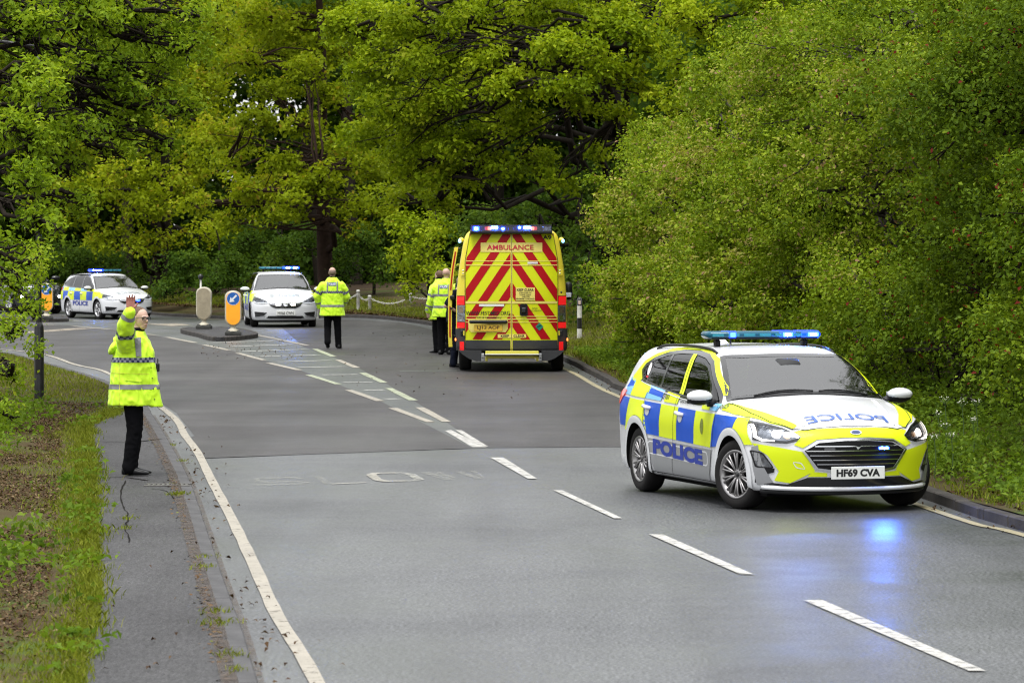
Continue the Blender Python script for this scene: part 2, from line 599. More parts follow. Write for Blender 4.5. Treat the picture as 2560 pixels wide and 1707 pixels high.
for i, (a, b) in enumerate([((30, 298), (210, 337)), ((275, 358), (465, 410)), ((502, 430), (722, 482)), ((787, 516), (1005, 585)), ((1078, 626), (1310, 707)), ((1400, 758), (1675, 860))]):
    dash(a, b, .13, M_MOSS if i == 3 else M_CREAM)
for i, (a, b) in enumerate([((350, 213), (780, 303)), ((832, 328), (968, 383)), ((1000, 407), (1138, 465)), ((1178, 501), (1335, 573)), ((1370, 613), (1548, 702)), ((1595, 753), (1790, 858))]):
    dash(a, b, .13, M_MOSS if i in (1, 3, 4) else M_CREAM)
for a, b in [((60, 284), (605, 266)), ((215, 311), (670, 295)), ((310, 346), (775, 330)), ((430, 382), (860, 372)), ((570, 422), (948, 411)), ((708, 463), (1040, 456)), ((888, 516), (1147, 514)), ((1040, 572), (1252, 571)), ((1187, 628), (1338, 626)), ((1337, 692), (1440, 690))]:
    dash(a, b, .26, M_THIN, name='hatch_bar')
z6 = lambda x, y: (x * .2211, 660 + y * .2211)
for a, b in [((440, 685), (620, 692)), ((800, 635), (1310, 655)), ((820, 705), (1240, 740)), ((1660, 675), (2010, 700)), ((1590, 790), (1770, 808)), ((1890, 830), (2210, 893))]:
    dash(a, b, .15, M_CREAM, z6)
for q in ([(44, 831), (140, 824), (181, 821), (241, 821), (150, 828), (73, 833)], [(367, 811), (440, 809), (478, 813), (430, 816)], [(500, 790), (560, 788.5), (640, 789), (560, 791)]):
    quad('silt_patch', q, M_BEIGE, .008)

def text_mesh(txt, height=1.0, bold=0.0, spacing=1.0, shear=0.0):
    """Lettering as flat triangles: returns (n, 2) points, faces and width (lower left at the origin)."""
    c = bpy.data.curves.new('lettering', 'FONT')
    c.body = txt
    c.size = 1.0
    c.offset = bold
    c.space_character = spacing
    c.shear = shear
    c.resolution_u = 4
    o = bpy.data.objects.new('lettering', c)
    COL.objects.link(o)
    dg = bpy.context.evaluated_depsgraph_get()
    me = bpy.data.meshes.new_from_object(o.evaluated_get(dg))
    V = np.array([v.co[:2] for v in me.vertices])
    me.calc_loop_triangles()
    T = [tuple(t.vertices) for t in me.loop_triangles]
    bpy.data.objects.remove(o)
    bpy.data.curves.remove(c)
    bpy.data.meshes.remove(me)
    V = V - V.min(0)
    V = V * (height / V[:, 1].max())
    return V, T, V[:, 0].max()
# SLOW, mostly worn away
zL = lambda x, y: (560 + x * .4677, 1100 + y * .4677)
BL, BR, TL_, TR = (np.array(G(*zL(*p))) for p in ((165, 250), (1400, 210), (150, 196), (1345, 164)))
def road_word(ch, u0, u1, m):
    V, T, w = text_mesh(ch, 1., .02)
    P = []
    for x, y in V:
        u = u0 + (u1 - u0) * x / w
        p = (BL * (1 - u) + BR * u) * (1 - y) + (TL_ * (1 - u) + TR * u) * y
        P.append((p[0], p[1], gz(*p) + .009))
    mesh_obj('painted_letter', P, T, m, road)
zO = lambda pts: S([(500 + x * .3444, 760 + y * .3444) for x, y in pts])
def worn_stroke(pts, m, holes=()):
    V, T = cdt_fill(densify(zO(pts), .2), .25, [densify(zO(h), .2) for h in holes])
    mesh_obj('painted_letter', [(x, y, gz(x, y) + .009) for x, y in V], T, m, road)
M_OLDP = paint_mat('road_paint_old', (.40, .38, .32), RC, .36, .58, 16.)
worn_stroke([(1203, 1243), (1250, 1228), (1420, 1226), (1420, 1232), (1310, 1232), (1280, 1240), (1320, 1276), (1365, 1285), (1500, 1284), (1500, 1289), (1330, 1293), (1262, 1282)], M_OLDP)
worn_stroke([(1420, 1226), (1480, 1226), (1560, 1237), (1632, 1278), (1560, 1288), (1500, 1289), (1500, 1284), (1530, 1283), (1555, 1276), (1500, 1241), (1455, 1232), (1420, 1232)], M_WORN)
worn_stroke([(955, 1307), (1205, 1296), (1207, 1300), (958, 1311)], M_OLDP)
worn_stroke([(830, 1256), (880, 1254), (960, 1306), (900, 1310)], M_FAINT)
worn_stroke([(365, 1280), (420, 1264), (700, 1258), (760, 1270), (700, 1276), (680, 1266), (440, 1272), (430, 1284), (480, 1292), (720, 1288), (800, 1298), (760, 1312), (400, 1322), (396, 1310), (720, 1304), (700, 1296), (440, 1300)], M_FAINT)
worn_stroke([(1600, 1226), (1660, 1222), (1845, 1278), (1780, 1282)], M_FAINT)
worn_stroke([(1700, 1226), (1745, 1222), (1850, 1262), (1845, 1278)], M_FAINT)
worn_stroke([(1850, 1220), (1900, 1216), (2060, 1270), (2000, 1274)], M_FAINT)
worn_stroke([(1960, 1214), (2005, 1212), (2060, 1258), (2058, 1270)], M_FAINT)
# kerbs: stones one by one
def kerb_line(parent, pts, length, width, top, side, m, name='kerb_stone', gap=.012, low=-.12):
    L = [np.array(p, float) for p in densify(pts, .3, False)]
    acc, segs, cur = 0., [], [L[0]]
    for i in range(1, len(L)):
        a = np.linalg.norm(L[i] - L[i - 1])
        acc += a
        cur.append(L[i])
        if acc >= length:
            segs.append((cur[0], cur[-1]))
            cur, acc = [L[i]], 0.
    base = None
    for a, b in segs:
        d = b - a
        ln = np.linalg.norm(d) - gap
        ang = math.atan2(d[1], d[0])
        if base is None:
            o = MB().box((0, 0, (top + low) / 2), (length - gap, width, top - low), None, .012).build(name, m, parent)
            base = o
        else:
            o = base.copy()
            COL.objects.link(o)
        n = np.array((-d[1], d[0])) / np.linalg.norm(d)
        c = (a + b) / 2 + n * side * width / 2
        o.location = (c[0], c[1], gz(*c) + random.uniform(-.004, .004))
        o.rotation_euler = (random.uniform(-.01, .01), -math.atan2(gz(*b) - gz(*a), ln), ang)
        o.scale = (ln / (length - gap), 1, 1)
kl = tag(bpy.data.objects.new('left_kerb', None), kind='structure'); COL.objects.link(kl)
kr = tag(bpy.data.objects.new('right_kerb', None), kind='structure'); COL.objects.link(kr)
kerb_line(kl, [p for p in KL if 16 < p[1] < 98], .9, .125, .035, 1, M_KERB)
kerb_line(kr, [p for p in KR if 24 < p[1] and p[0] > -24], .9, .14, .10, -1, M_KERBD)

# footway and verges
FW_L = [(-1.95, 15)] + S([(206, 1707), (247, 1517), (242, 1363), (234, 1209), (226, 1070), (150, 1024), (140, 1016), (268, 1010), (330, 1010)])
fk = [tuple(np.array(p) + (-.125, 0)) for p in KL if 14 <= p[1] < 61]
path = tag(sheet('footway', fk + FW_L[::-1], .030, M_PATH, step=(.6, 1.5)), kind='structure')
# left verge: everything left of footway and kerb
def hv_left(x, y):
    kx = np.interp(y, [p[1] for p in KL], [p[0] for p in KL])
    d = kx - x
    return .18 * smooth01((d - 1.6) / 4.) + .05 * math.sin(x * 2.1 + y * .7) * smooth01((d - 1.7) / .6)
lv = FW_L[:6] + FW_L[6:9] + [tuple(np.array(p) + (-.14, 0)) for p in KL if p[1] > 60.5] + [(-90, 120), (-90, 14), (-1.85, 14)]
verge_l = tag(sheet('left_verge', lv, .034, M_TURF, step=(1.2, 2.), hfun=hv_left), kind='structure')
KRA = np.array(KR)
def hv_right(x, y):
    d = math.sqrt(((KRA - (x, y)) ** 2).sum(1).min())
    return .50 * smooth01((d - .3) / 4.) + .03 * math.sin(x * 3 + y * .9)
kr_out = [tuple(np.array(p) + (.10, .04)) for p in KR]
rv = kr_out + [(-80, 230), (90, 230), (90, 14), (7.5, 14)]
verge_r = tag(sheet('right_verge', rv, .085, M_TURF, step=(1.5, 2.5), hfun=hv_right), kind='structure')
# gully cover
z6a = lambda x, y: (x * .5147, 900 + y * .5147)
mh = MB()
gx, gy = G(*z6a(815, 622))
for k in range(9):
    mh.box((gx - .19 + k * .047, gy, .034), (.030, .24, .012), None, .003)
mh.box((gx, gy - .14, .034), (.46, .05, .014), None, .003).box((gx, gy + .14, .034), (.46, .05, .014), None, .003)
mh.build('gully_cover', mat('cast_iron', (.09, .085, .08), .5, .6, vary=.3), path)

# floor of the wood: dark leaf mould beyond the mown strip
def wood_floor(name, outline, off, hfun=None):
    return tag(sheet(name, outline, off, M_SOIL, step=(4., 6.), hfun=hfun), kind='structure')
wood_floor('woodland_floor', [(p[0] + 2.6, p[1] + 1.5) for p in KR if p[0] > -3.2] + [(-6, 134), (-9, 140), (-13.5, 150), (-40, 172), (-80, 190), (-80, 229), (89, 229), (89, 15)], .12, hv_right)
wood_floor('woodland_floor', [(-5.2, 15), (-6.4, 40), (-8.2, 60), (-12.5, 78), (-19, 90), (-40, 102), (-88, 112), (-88, 15)], .075, hv_left)

M_MOSSY = paint_mat('moss_stain', (.075, .040, .016), RC, .40, .72, 14.)
ribbon('moss_strip', [(p[0] - .165, p[1]) for p in KL if 22 < p[1] < 58], .10, .041, M_MOSSY, path)
ribbon('moss_strip', [(p[0] + .02, p[1]) for p in KL if 22 < p[1] < 58], .05, .010, M_MOSSY, road)

M_CRACK = mat('crack_dark', (.012, .011, .010), .95, spec=.05)
def crack(pts, w, h=.0345):
    L = catmull([G(*z6a(*p)) for p in pts], 5)
    V, Fq = [], []
    for i, p in enumerate(L):
        d = L[min(i + 1, len(L) - 1)] - L[max(i - 1, 0)]
        n = np.array((-d[1], d[0])) / np.linalg.norm(d)
        ww = w * random.uniform(.3, 1.) * .5
        o = random.uniform(-.012, .012)
        V += [(p[0] + n[0] * (o - ww), p[1] + n[1] * (o - ww), h), (p[0] + n[0] * (o + ww), p[1] + n[1] * (o + ww), h)]
        if i: Fq.append((2 * i - 1, 2 * i - 2, 2 * i, 2 * i + 1))
    mesh_obj('crack', V, Fq, M_CRACK, path)
crack([(612, 600), (588, 650), (600, 720), (622, 775), (612, 835), (632, 905)], .018)
crack([(455, 588), (600, 584), (720, 600)], .05)
crack([(470, 408), (620, 412), (790, 395)], .06)
crack([(740, 640), (800, 650), (850, 690)], .02)

ribbon('joint', S([(492, 1146.5), (760, 1136.8), (1000, 1127.8), (1182, 1121.6), (1500, 1118), (1680, 1118)]), .022, .0065, M_CRACK, road, .6)
# ================================================================== VEGETATION
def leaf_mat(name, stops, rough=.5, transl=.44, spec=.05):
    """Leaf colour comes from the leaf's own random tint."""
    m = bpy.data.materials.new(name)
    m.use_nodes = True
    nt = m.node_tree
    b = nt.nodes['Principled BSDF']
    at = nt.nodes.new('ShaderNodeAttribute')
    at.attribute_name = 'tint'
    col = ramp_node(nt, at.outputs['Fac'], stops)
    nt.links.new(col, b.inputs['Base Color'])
    b.inputs['Roughness'].default_value = rough
    b.inputs['Specular IOR Level'].default_value = spec
    tl = nt.nodes.new('ShaderNodeBsdfTranslucent')
    nt.links.new(mix_node(nt, 1.0, col, (1.25, 1.2, .6), 'MULTIPLY'), tl.inputs[0])
    mx = nt.nodes.new('ShaderNodeMixShader')
    mx.inputs[0].default_value = transl
    nt.links.new(b.outputs[0], mx.inputs[1])
    nt.links.new(tl.outputs[0], mx.inputs[2])
    nt.links.new(mx.outputs[0], nt.nodes['Material Output'].inputs[0])
    return m
L_OAK = leaf_mat('oak_leaf', [(0, (0.108, 0.168, 0.006)), (.45, (0.201, 0.286, 0.008)), (.8, (0.314, 0.403, 0.015)), (1, (0.392, 0.448, 0.032))], transl=.36)
L_GOLD = leaf_mat('oak_leaf_golden', [(0, (0.137, 0.185, 0.008)), (.5, (0.245, 0.319, 0.011)), (.88, (0.343, 0.414, 0.021)), (1, (.35, .28, .03))])
L_ASH = leaf_mat('ash_leaf', [(0, (0.098, 0.168, 0.011)), (.5, (0.181, 0.280, 0.015)), (.9, (0.279, 0.392, 0.027)), (1, (0.333, 0.403, 0.042))])
L_HAW = leaf_mat('hawthorn_leaf', [(0, (0.073, 0.125, 0.006)), (.5, (0.171, 0.255, 0.013)), (.80, (0.289, 0.370, 0.027)), (.95, (0.363, 0.326, 0.096)), (1, (0.333, 0.205, 0.126))], transl=.32)
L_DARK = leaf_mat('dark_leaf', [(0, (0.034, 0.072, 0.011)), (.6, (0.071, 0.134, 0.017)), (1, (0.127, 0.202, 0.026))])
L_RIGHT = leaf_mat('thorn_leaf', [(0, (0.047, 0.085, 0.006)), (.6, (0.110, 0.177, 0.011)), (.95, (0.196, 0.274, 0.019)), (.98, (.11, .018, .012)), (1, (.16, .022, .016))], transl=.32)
L_WEED = leaf_mat('weed_leaf', [(0, (.060, .110, .010)), (.6, (.130, .215, .020)), (1, (.21, .30, .04))])
L_GRASS = leaf_mat('grass_blade', [(0, (.080, .110, .010)), (.5, (.165, .20, .018)), (.85, (.27, .30, .04)), (1, (.34, .30, .13))], transl=.25)
L_LITTER = leaf_mat('dead_leaf', [(0, (.028, .016, .009)), (.55, (.070, .040, .020)), (.88, (.13, .085, .045)), (1, (.22, .16, .09))], transl=.1, rough=.6)
L_BLOSSOM = leaf_mat('white_blossom', [(0, (.6, .62, .5)), (1, (.8, .8, .74))], transl=.2)
M_BARK = mat('bark_dark', (.020, .016, .012), .9, spec=.1, vary=.4, vscale=5., bump=1., bscale=25.)
M_BARKR = mat('bark_reddish', (.036, .022, .016), .9, spec=.1, vary=.35, vscale=5., bump=1., bscale=25.)
M_BARKG = mat('bark_grey', (.040, .034, .027), .9, spec=.1, vary=.35, vscale=5., bump=1., bscale=25.)

def unit(a):
    return a / np.maximum(np.linalg.norm(a, axis=-1, keepdims=True), 1e-9)
def leaf_quads(C, N, size, aspect=.55, fold=.18, rng=RNG):
    """Diamond-shaped, slightly folded leaves at C facing N."""
    n = len(C)
    r = unit(rng.normal(size=(n, 3)))
    A = unit(np.cross(N, r))
    B = np.cross(N, A)
    s = size * rng.uniform(.65, 1.3, (n, 1))
    tip, base = C + A * s * .5, C - A * s * .5
    w = s * aspect * .5
    l, rr = C + B * w + N * s * fold, C - B * w + N * s * fold
    return np.stack([base, rr, tip, l], 1)
def sprays(cl, per, leaves, spread, rng, shell=.55, up=.35, flat=.75, low_cut=-.6):
    """cl: (x, y, z, rx, ry, rz) clumps -> leaf centres and normals, grouped in twig sprays on each clump's shell."""
    C, N, K = [], [], []
    for (x, y, z, rx, ry, rz) in cl:
        ns = max(3, int(per * (rx * ry + ry * rz + rx * rz) / 3)) if rx > .1 else 2
        d = unit(rng.normal(size=(ns, 3)))
        d[:, 2] = np.where(d[:, 2] < low_cut, -d[:, 2], d[:, 2])
        rad = shell + (1.06 - shell) * rng.random((ns, 1)) ** .6
        P = np.array((x, y, z)) + d * rad * np.array((rx, ry, rz))
        P = P + rng.normal(size=P.shape) * .10 * min(rx, rz)
        off = rng.normal(size=(ns, leaves, 3)) * np.array((1, 1, flat)) * spread
        c = P[:, None] + off
        nn = unit(d[:, None] * .55 + np.array((0, 0, up + .25)) + rng.normal(size=c.shape) * .62)
        C.append(c.reshape(-1, 3)); N.append(nn.reshape(-1, 3))
        k = rng.normal(.45, .15) + rng.normal(0, .13, (ns, 1)) + rng.normal(0, .13, (ns, leaves)) + .12 * d[:, 2:3]  # random tint, made paler towards the top of each clump
        K.append(k.reshape(-1))
    return np.concatenate(C), np.concatenate(N), np.clip(np.concatenate(K), 0, .94)
def limb(a, b, rng, sag=.12, n=7):
    a, b = np.array(a, float), np.array(b, float)
    L = np.linalg.norm(b - a)
    mid = [a + (b - a) * t + rng.normal(size=3) * L * .045 + np.array((0, 0, L * sag * math.sin(math.pi * t))) for t in np.linspace(0, 1, n)]
    mid[0], mid[-1] = a, b
    return mid
def tree(name, label, cat, base, top, r0, clumps, leafm, bark, per, leaves, spread, size, group=None, seed=1, twigs=3, shell=.55, aspect=.55, lean=0.35, blossom=0, fine=10, low_cut=-.6, limb_r=.22, stride=1):
    """One tree: an Empty at the foot, a trunk with limbs running into every clump, and a crown of leaves."""
    rng = np.random.default_rng(seed)
    root = empty(name, tuple(base), 0, label, cat, group)
    B = np.array(base, float)
    tb = MB()
    spine = catmull([B + (0, 0, -.4), B + (top - B) * .35 + rng.normal(size=3) * (.15, .15, 0), B + (top - B) * .7 + rng.normal(size=3) * (.25, .2, 0), top], 6)
    rad = [r0 * (1.25 if i == 0 else 1.) * (1 - .82 * i / (len(spine) - 1)) for i in range(len(spine))]
    tb.tube([p - B for p in spine], rad, 12)
    main = None
    for ci, c in enumerate(clumps):
        c3 = np.array(c[:3])
        if c[3] < .1: continue
        if stride > 1 and ci % stride and main is not None and len(c) < 7:
            q = limb(main, c3, rng, .05, 5)
            tb.tube([v - B for v in q], list(np.linspace(.05, .012, 5)), 5)
            for _ in range(twigs):
                e = c3 + unit(rng.normal(size=3)) * np.array(c[3:6]) * .9
                w = limb(q[rng.integers(2, 5)], e, rng, .03, 4)
                tb.tube([v - B for v in w], [.013, .010, .007, .004], 4, False)
            continue
        main = c3
        # leave the trunk lower than the clump, out and up to it
        i = int(np.clip((c3[2] - B[2] - lean * np.linalg.norm((c3 - B)[:2])) / max(.1, top[2] - B[2]) * (len(spine) - 1), 1, len(spine) - 1))
        p = limb(spine[i], c3, rng)
        rr = np.linspace(max(.02, min(rad[i] * .55, limb_r)), .03, len(p))
        tb.tube([q - B for q in p], list(rr), 7)
        for _ in range(twigs):
            d = unit(rng.normal(size=3)) * np.array(c[3:6]) * .95
            q = limb(p[rng.integers(3, len(p))], c3 + d, rng, .03, 5)
            tb.tube([v - B for v in q], list(np.linspace(.024, .006, 5)), 5)
            for _k in range(fine // 3):
                j = rng.integers(1, 4)
                e = q[j] + unit(rng.normal(size=3) + d * .8) * rng.uniform(.3, .8) * min(c[3:6])
                tb.tube([q[j] - B, (q[j] + e) / 2 + rng.normal(size=3) * .05 - B, e - B], [.013, .009, .004], 4, False)
    tb.build('trunk', bark, root, True)
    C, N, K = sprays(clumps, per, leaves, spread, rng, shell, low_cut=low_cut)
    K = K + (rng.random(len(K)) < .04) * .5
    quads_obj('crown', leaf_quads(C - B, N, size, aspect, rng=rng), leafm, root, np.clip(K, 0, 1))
    if blossom:
        i = rng.choice(len(C), blossom)
        quads_obj('blossom', leaf_quads(C[i] - B + rng.normal(size=(blossom, 3)) * .03, N[i], size * .7, .9, rng=rng), L_BLOSSOM, root, rng.random(blossom))
    return root
def clump_field(n, box, rr, rng, test=None):
    """n clump ellipsoids spread through a box (x0, x1, y0, y1, z0, z1)."""
    out = []
    tries = 0
    while len(out) < n and tries < n * 60:
        tries += 1
        p = np.array([rng.uniform(box[2 * i], box[2 * i + 1]) for i in range(3)])
        if test is not None and not test(*p): continue
        if any(np.linalg.norm((p - np.array(o[:3])) / np.array(o[3:])) < .85 for o in out): continue
        r = rng.uniform(*rr)
        out.append((*p, r * rng.uniform(.95, 1.35), r * rng.uniform(.9, 1.2), r * rng.uniform(.55, .8)))
    return out
def CL(u, v, Y, ru, rv, dep=1.0):
    """Clump seen at 2352-wide view position (u, v) at distance Y, radii in view pixels."""
    k = 2560 / 2352
    p = AT(u * k, v * k, Y)
    s = Y / 9400.
    return (p.x, p.y, p.z, ru * s, (ru + rv) * .5 * s * dep, rv * s)
def pads(rng, spec):
    """(u, v, Y, ru, rv) -> each pad split into a few overlapping clumps."""
    out = []
    for (u, v, Y, ru, rv) in spec:
        out.append(CL(u, v, Y, ru * .72, rv * .8))
        for _ in range(3):
            out.append(CL(u + rng.uniform(-.62, .62) * ru, v + rng.uniform(-.5, .5) * rv, Y + rng.uniform(-1.2, 1.2), ru * rng.uniform(.38, .55), rv * rng.uniform(.42, .62)))
    return out
TREES = 'trees around the bend'
r_ = np.random.default_rng(3)
# --- big oak right of centre, its lowest limbs hanging over the road beyond the ambulance
oak = [(930, 60, 101, 95, 60), (1080, 40, 100, 90, 55), (1250, 30, 99, 100, 50), (1420, 60, 97, 95, 55), (860, 150, 102, 75, 55), (990, 160, 100, 90, 55), (1130, 130, 99, 80, 50),
       (1290, 120, 96, 100, 55), (1400, 165, 96, 80, 50), (1500, 110, 97, 70, 55), (900, 250, 101, 75, 50), (1020, 250, 100, 85, 50), (1160, 210, 98, 85, 45), (1290, 200, 96, 80, 35),
       (960, 330, 101, 80, 45), (1080, 330, 100, 85, 45), (1195, 290, 99, 70, 40), (930, 400, 102, 60, 40), (1030, 410, 101, 75, 40), (1150, 385, 100, 75, 40),
       (1240, 370, 100, 55, 35), (800, 70, 103, 60, 60), (1560, 40, 99, 60, 60), (1480, 210, 97, 45, 30), (1000, 470, 103, 55, 28), (900, 460, 104, 45, 30),
       (1330, 240, 97, 50, 28), (1420, 270, 98, 45, 30), (1290, 420, 99, 45, 30), (1360, 350, 99, 30, 22), (1180, 80, 103, 100, 60), (960, 100, 105, 100, 60), (1080, 230, 104, 100, 60), (960, 260, 105, 80, 60), (1350, 60, 102, 110, 60), (1100, 400, 104, 70, 40)]
oc = pads(r_, oak)
oc += clump_field(14, (-6, 6, 97, 109, 8.6, 13), (1.1, 1.8), r_)
tree('oak_tree', 'large oak spreading over the road behind the ambulance', 'tree', (2.9, 106, .1), np.array((2.3, 105, 12)), .42, oc, L_OAK, M_BARK, 80, 26, .135, .135, TREES, 11, 3, .35, .62, .25, limb_r=.11, stride=12)
# --- reddish trunk left of the walking officer
gold = [(620, 500, 134, 80, 32), (710, 440, 133, 80, 40), (560, 440, 134, 75, 40), (800, 470, 134, 60, 38), (640, 380, 134, 75, 35), (860, 400, 135, 60, 45), (520, 380, 136, 55, 40), (580, 280, 135, 70, 40), (690, 290, 134, 65, 35), (640, 210, 135, 75, 35),
        (760, 225, 136, 70, 40), (830, 300, 136, 45, 45), (560, 150, 136, 80, 45), (690, 120, 137, 85, 45), (600, 50, 137, 90, 50), (740, 40, 138, 80, 45), (830, 540, 134, 45, 30), (520, 520, 135, 50, 28), (440, 470, 136, 55, 32), (890, 500, 134, 42, 35),
        (735, 420, 133, 60, 45), (700, 165, 134, 60, 40), (745, 330, 134, 45, 25), (640, 450, 139, 110, 60), (800, 380, 139, 90, 60), (540, 330, 139, 90, 60), (660, 90, 140, 110, 70), (780, 130, 140, 80, 70)]
gc = pads(r_, gold) + clump_field(9, (-14, -1, 130, 142, 10, 15), (1.4, 2.2), r_)
tree('oak_tree', 'golden green oak with a thick reddish trunk behind the middle police car', 'tree', (-6.15, 136.5, -.2), np.array((-6.7, 136.5, 13)), .29, gc, L_GOLD, M_BARKR, 42, 20, .165, .17, TREES, 12, 2, .4, .62, .1, limb_r=.14, stride=8)
# --- olive tree behind the left police car
ol = [(330, 480, 146, 80, 55), (430, 390, 147, 80, 55), (300, 390, 146, 80, 50), (460, 300, 148, 70, 60), (350, 560, 146, 70, 35), (470, 540, 146, 55, 35), (250, 560, 147, 60, 45), (220, 450, 147, 70, 60), (330, 300, 148, 80, 55), (250, 330, 150, 80, 60),
      (450, 200, 149, 80, 60), (350, 200, 150, 80, 60), (420, 90, 150, 90, 60), (500, 60, 149, 55, 45), (350, 420, 152, 130, 90), (400, 250, 153, 130, 90), (150, 480, 150, 90, 80), (120, 330, 152, 110, 90), (60, 180, 153, 120, 100), (220, 120, 154, 130, 100), (330, 20, 154, 120, 80), (120, 20, 154, 130, 90)]
tree('broadleaf_tree', 'olive green tree rising behind the left hand police car', 'tree', (-13.2, 151, -.2), np.array((-12.6, 151, 12)), .34, pads(r_, ol) + clump_field(9, (-24, -8, 146, 158, 9, 15), (1.6, 2.4), r_), L_GOLD, M_BARK, 40, 16, .20, .18, TREES, 13, 2, .45, .6, .1, stride=4, limb_r=.12)
# --- more crowns standing behind the big oak
bk = [(860, 60, 120, 110, 80), (1020, 40, 119, 110, 80), (1180, 50, 118, 110, 80), (1340, 50, 117, 110, 80), (1500, 60, 116, 110, 80), (880, 200, 121, 100, 75), (1040, 190, 120, 100, 75), (1200, 180, 119, 100, 70), (1360, 170, 118, 100, 60), (860, 330, 122, 80, 60), (1010, 330, 121, 90, 60), (1150, 300, 120, 80, 55), (970, 430, 122, 70, 45)]
tree('broadleaf_tree', 'leafy tree closing the gap behind the big oak', 'tree', (-.6, 122, .1), np.array((.2, 121, 10)), .2, pads(r_, bk), L_OAK, M_BARK, 62, 18, .18, .16, TREES, 18, 1, .45, .62, .2, fine=3, limb_r=.06, stride=8)
# --- ash reaching in from the left, near the lamp column
ash = [(60, 60, 60, 110, 70), (200, 40, 61, 110, 60), (330, 60, 62, 100, 55), (430, 110, 62, 70, 50), (90, 190, 59, 110, 65), (230, 170, 61, 100, 55), (350, 190, 62, 90, 50), (60, 310, 58, 90, 60), (180, 290, 60, 90, 50),
       (300, 280, 62, 80, 45), (410, 240, 62, 60, 40), (60, 420, 58, 80, 50), (150, 390, 60, 70, 40), (250, 350, 61, 55, 35), (90, 520, 57, 65, 45), (200, 470, 59, 35, 30), (30, 600, 57, 70, 50), (385, 330, 62, 40, 22), (450, 30, 62, 60, 45), (60, 120, 66, 120, 90), (220, 130, 66, 120, 80), (360, 130, 67, 100, 70), (80, 300, 65, 110, 80), (220, 280, 66, 100, 70)]
tree('ash_tree', 'ash tree with drooping twigs overhanging from the left edge', 'tree', (-8.4, 59, .1), np.array((-8.2, 59, 7.5)), .22, pads(r_, ash) + clump_field(5, (-14, -6, 57, 66, 6.8, 10), (1., 1.5), r_), L_ASH, M_BARK, 150, 22, .11, .098, TREES, 14, 9, .3, .5, .0, fine=15, limb_r=.05, stride=4)
# --- hawthorn bush at the lamp column
hb = [(40, 660, 53, 60, 45), (78, 640, 54, 28, 26), (30, 760, 52, 55, 40), (20, 860, 52, 45, 45), (75, 720, 53, 32, 30), (10, 950, 51, 30, 50), (80, 800, 53, 18, 16), (60, 600, 54, 60, 45), (-60, 700, 54, 60, 60), (-70, 850, 53, 70, 70)]
tree('hawthorn_bush', 'hawthorn bush beside the black lamp column at the left edge', 'bush', (-7.2, 53.5, .1), np.array((-7., 53.5, 3.)), .06, pads(r_, hb), L_ASH, M_BARK, 240, 16, .09, .062, None, 15, 3, .35, .6, .0, fine=9, limb_r=.025, stride=4)
# --- long hedge bank on the right
def hedge_x(y):      # foot of the foliage along the right kerb
    return np.interp(y, [28, 36, 40, 52, 66, 76, 84, 96], [8.4, 6.4, 5.5, 4.1, 2.75, 1.95, 2.2, 3.4])
HED = [
    ('sprawling pale hawthorn thicket beside the black and white marker post', (70, 84), 4.4, L_HAW, 2, 62),
    ('tall bushy pale hawthorn between the ambulance and the near police car', (59, 71), 5.2, L_HAW, 3, 66),
    ('dense hawthorn rising straight behind the near police car', (50, 61), 5.4, L_HAW, 4, 62),
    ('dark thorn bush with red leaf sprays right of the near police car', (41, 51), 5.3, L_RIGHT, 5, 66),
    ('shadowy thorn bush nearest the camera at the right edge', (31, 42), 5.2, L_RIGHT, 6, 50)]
def bay(y, z, sd):
    return 1.15 * math.sin(y * .83 + sd) * math.sin(z * 1.1 + y * .31 + 1.7 * sd) + .5 * math.sin(y * 2.1 + z * 1.9 + sd)
for lab, (y0, y1), ht, lm, sd, n in HED:
    rr = np.random.default_rng(sd)
    cl = []
    for i in range(n):
        y = rr.uniform(y0, y1)
        z = .4 + (ht - .5) * rr.random()
        fx = hedge_x(y) + .3 + .26 * max(0, z - 1.2) ** 1.15 * (.4 if y < 60 else .8) * rr.uniform(.6, 1.1) + bay(y, z, sd) * (.55 if z > .9 else .15)
        r = rr.choice([.36, .5, .62, .8, 1.05], p=[.2, .25, .25, .2, .1])
        cl.append((fx + r * .5, y, z, r * 1.2, r * 1.15, r * .72))
    for i in range(n // 2):
        y = rr.uniform(y0, y1)
        cl.append((hedge_x(y) + rr.uniform(2.4, 4.7), y, rr.uniform(1.5, ht + .3), 1.3, 1.2, 1.0))
    # arching shoots that stand out of the mass
    for i in range(70):
        c = cl[rr.integers(0, n)]
        p = np.array(c[:3]) + np.array((-.5, 0, .35)) * c[3]
        d = unit(np.array((rr.normal(-.7, .4), rr.normal(0, .6), rr.uniform(.2, 1.1))))
        L = rr.uniform(.35, .95)
        for t in np.linspace(.25, 1, 5):
            q = p + d * L * t + np.array((0, 0, -.35 * L * t * t))
            cl.append((*q, .085, .085, .05))
    yc = (y0 + y1) / 2
    xb = float(hedge_x(yc)) + 1.8
    tree('hawthorn_tree' if lm is L_HAW else 'thorn_bush', lab, 'bush', (xb, yc, .4), np.array((xb + .3, yc, ht * .8)), .10, cl, lm, M_BARKG if lm is L_HAW else M_BARK, 165 if y0 > 45 else 190, 17, .080, .070 if y0 > 55 else .060, 'thorn thickets on the right bank', 100 + sd, 2, .45, .62, .2, fine=6, limb_r=.026, low_cut=-.5)
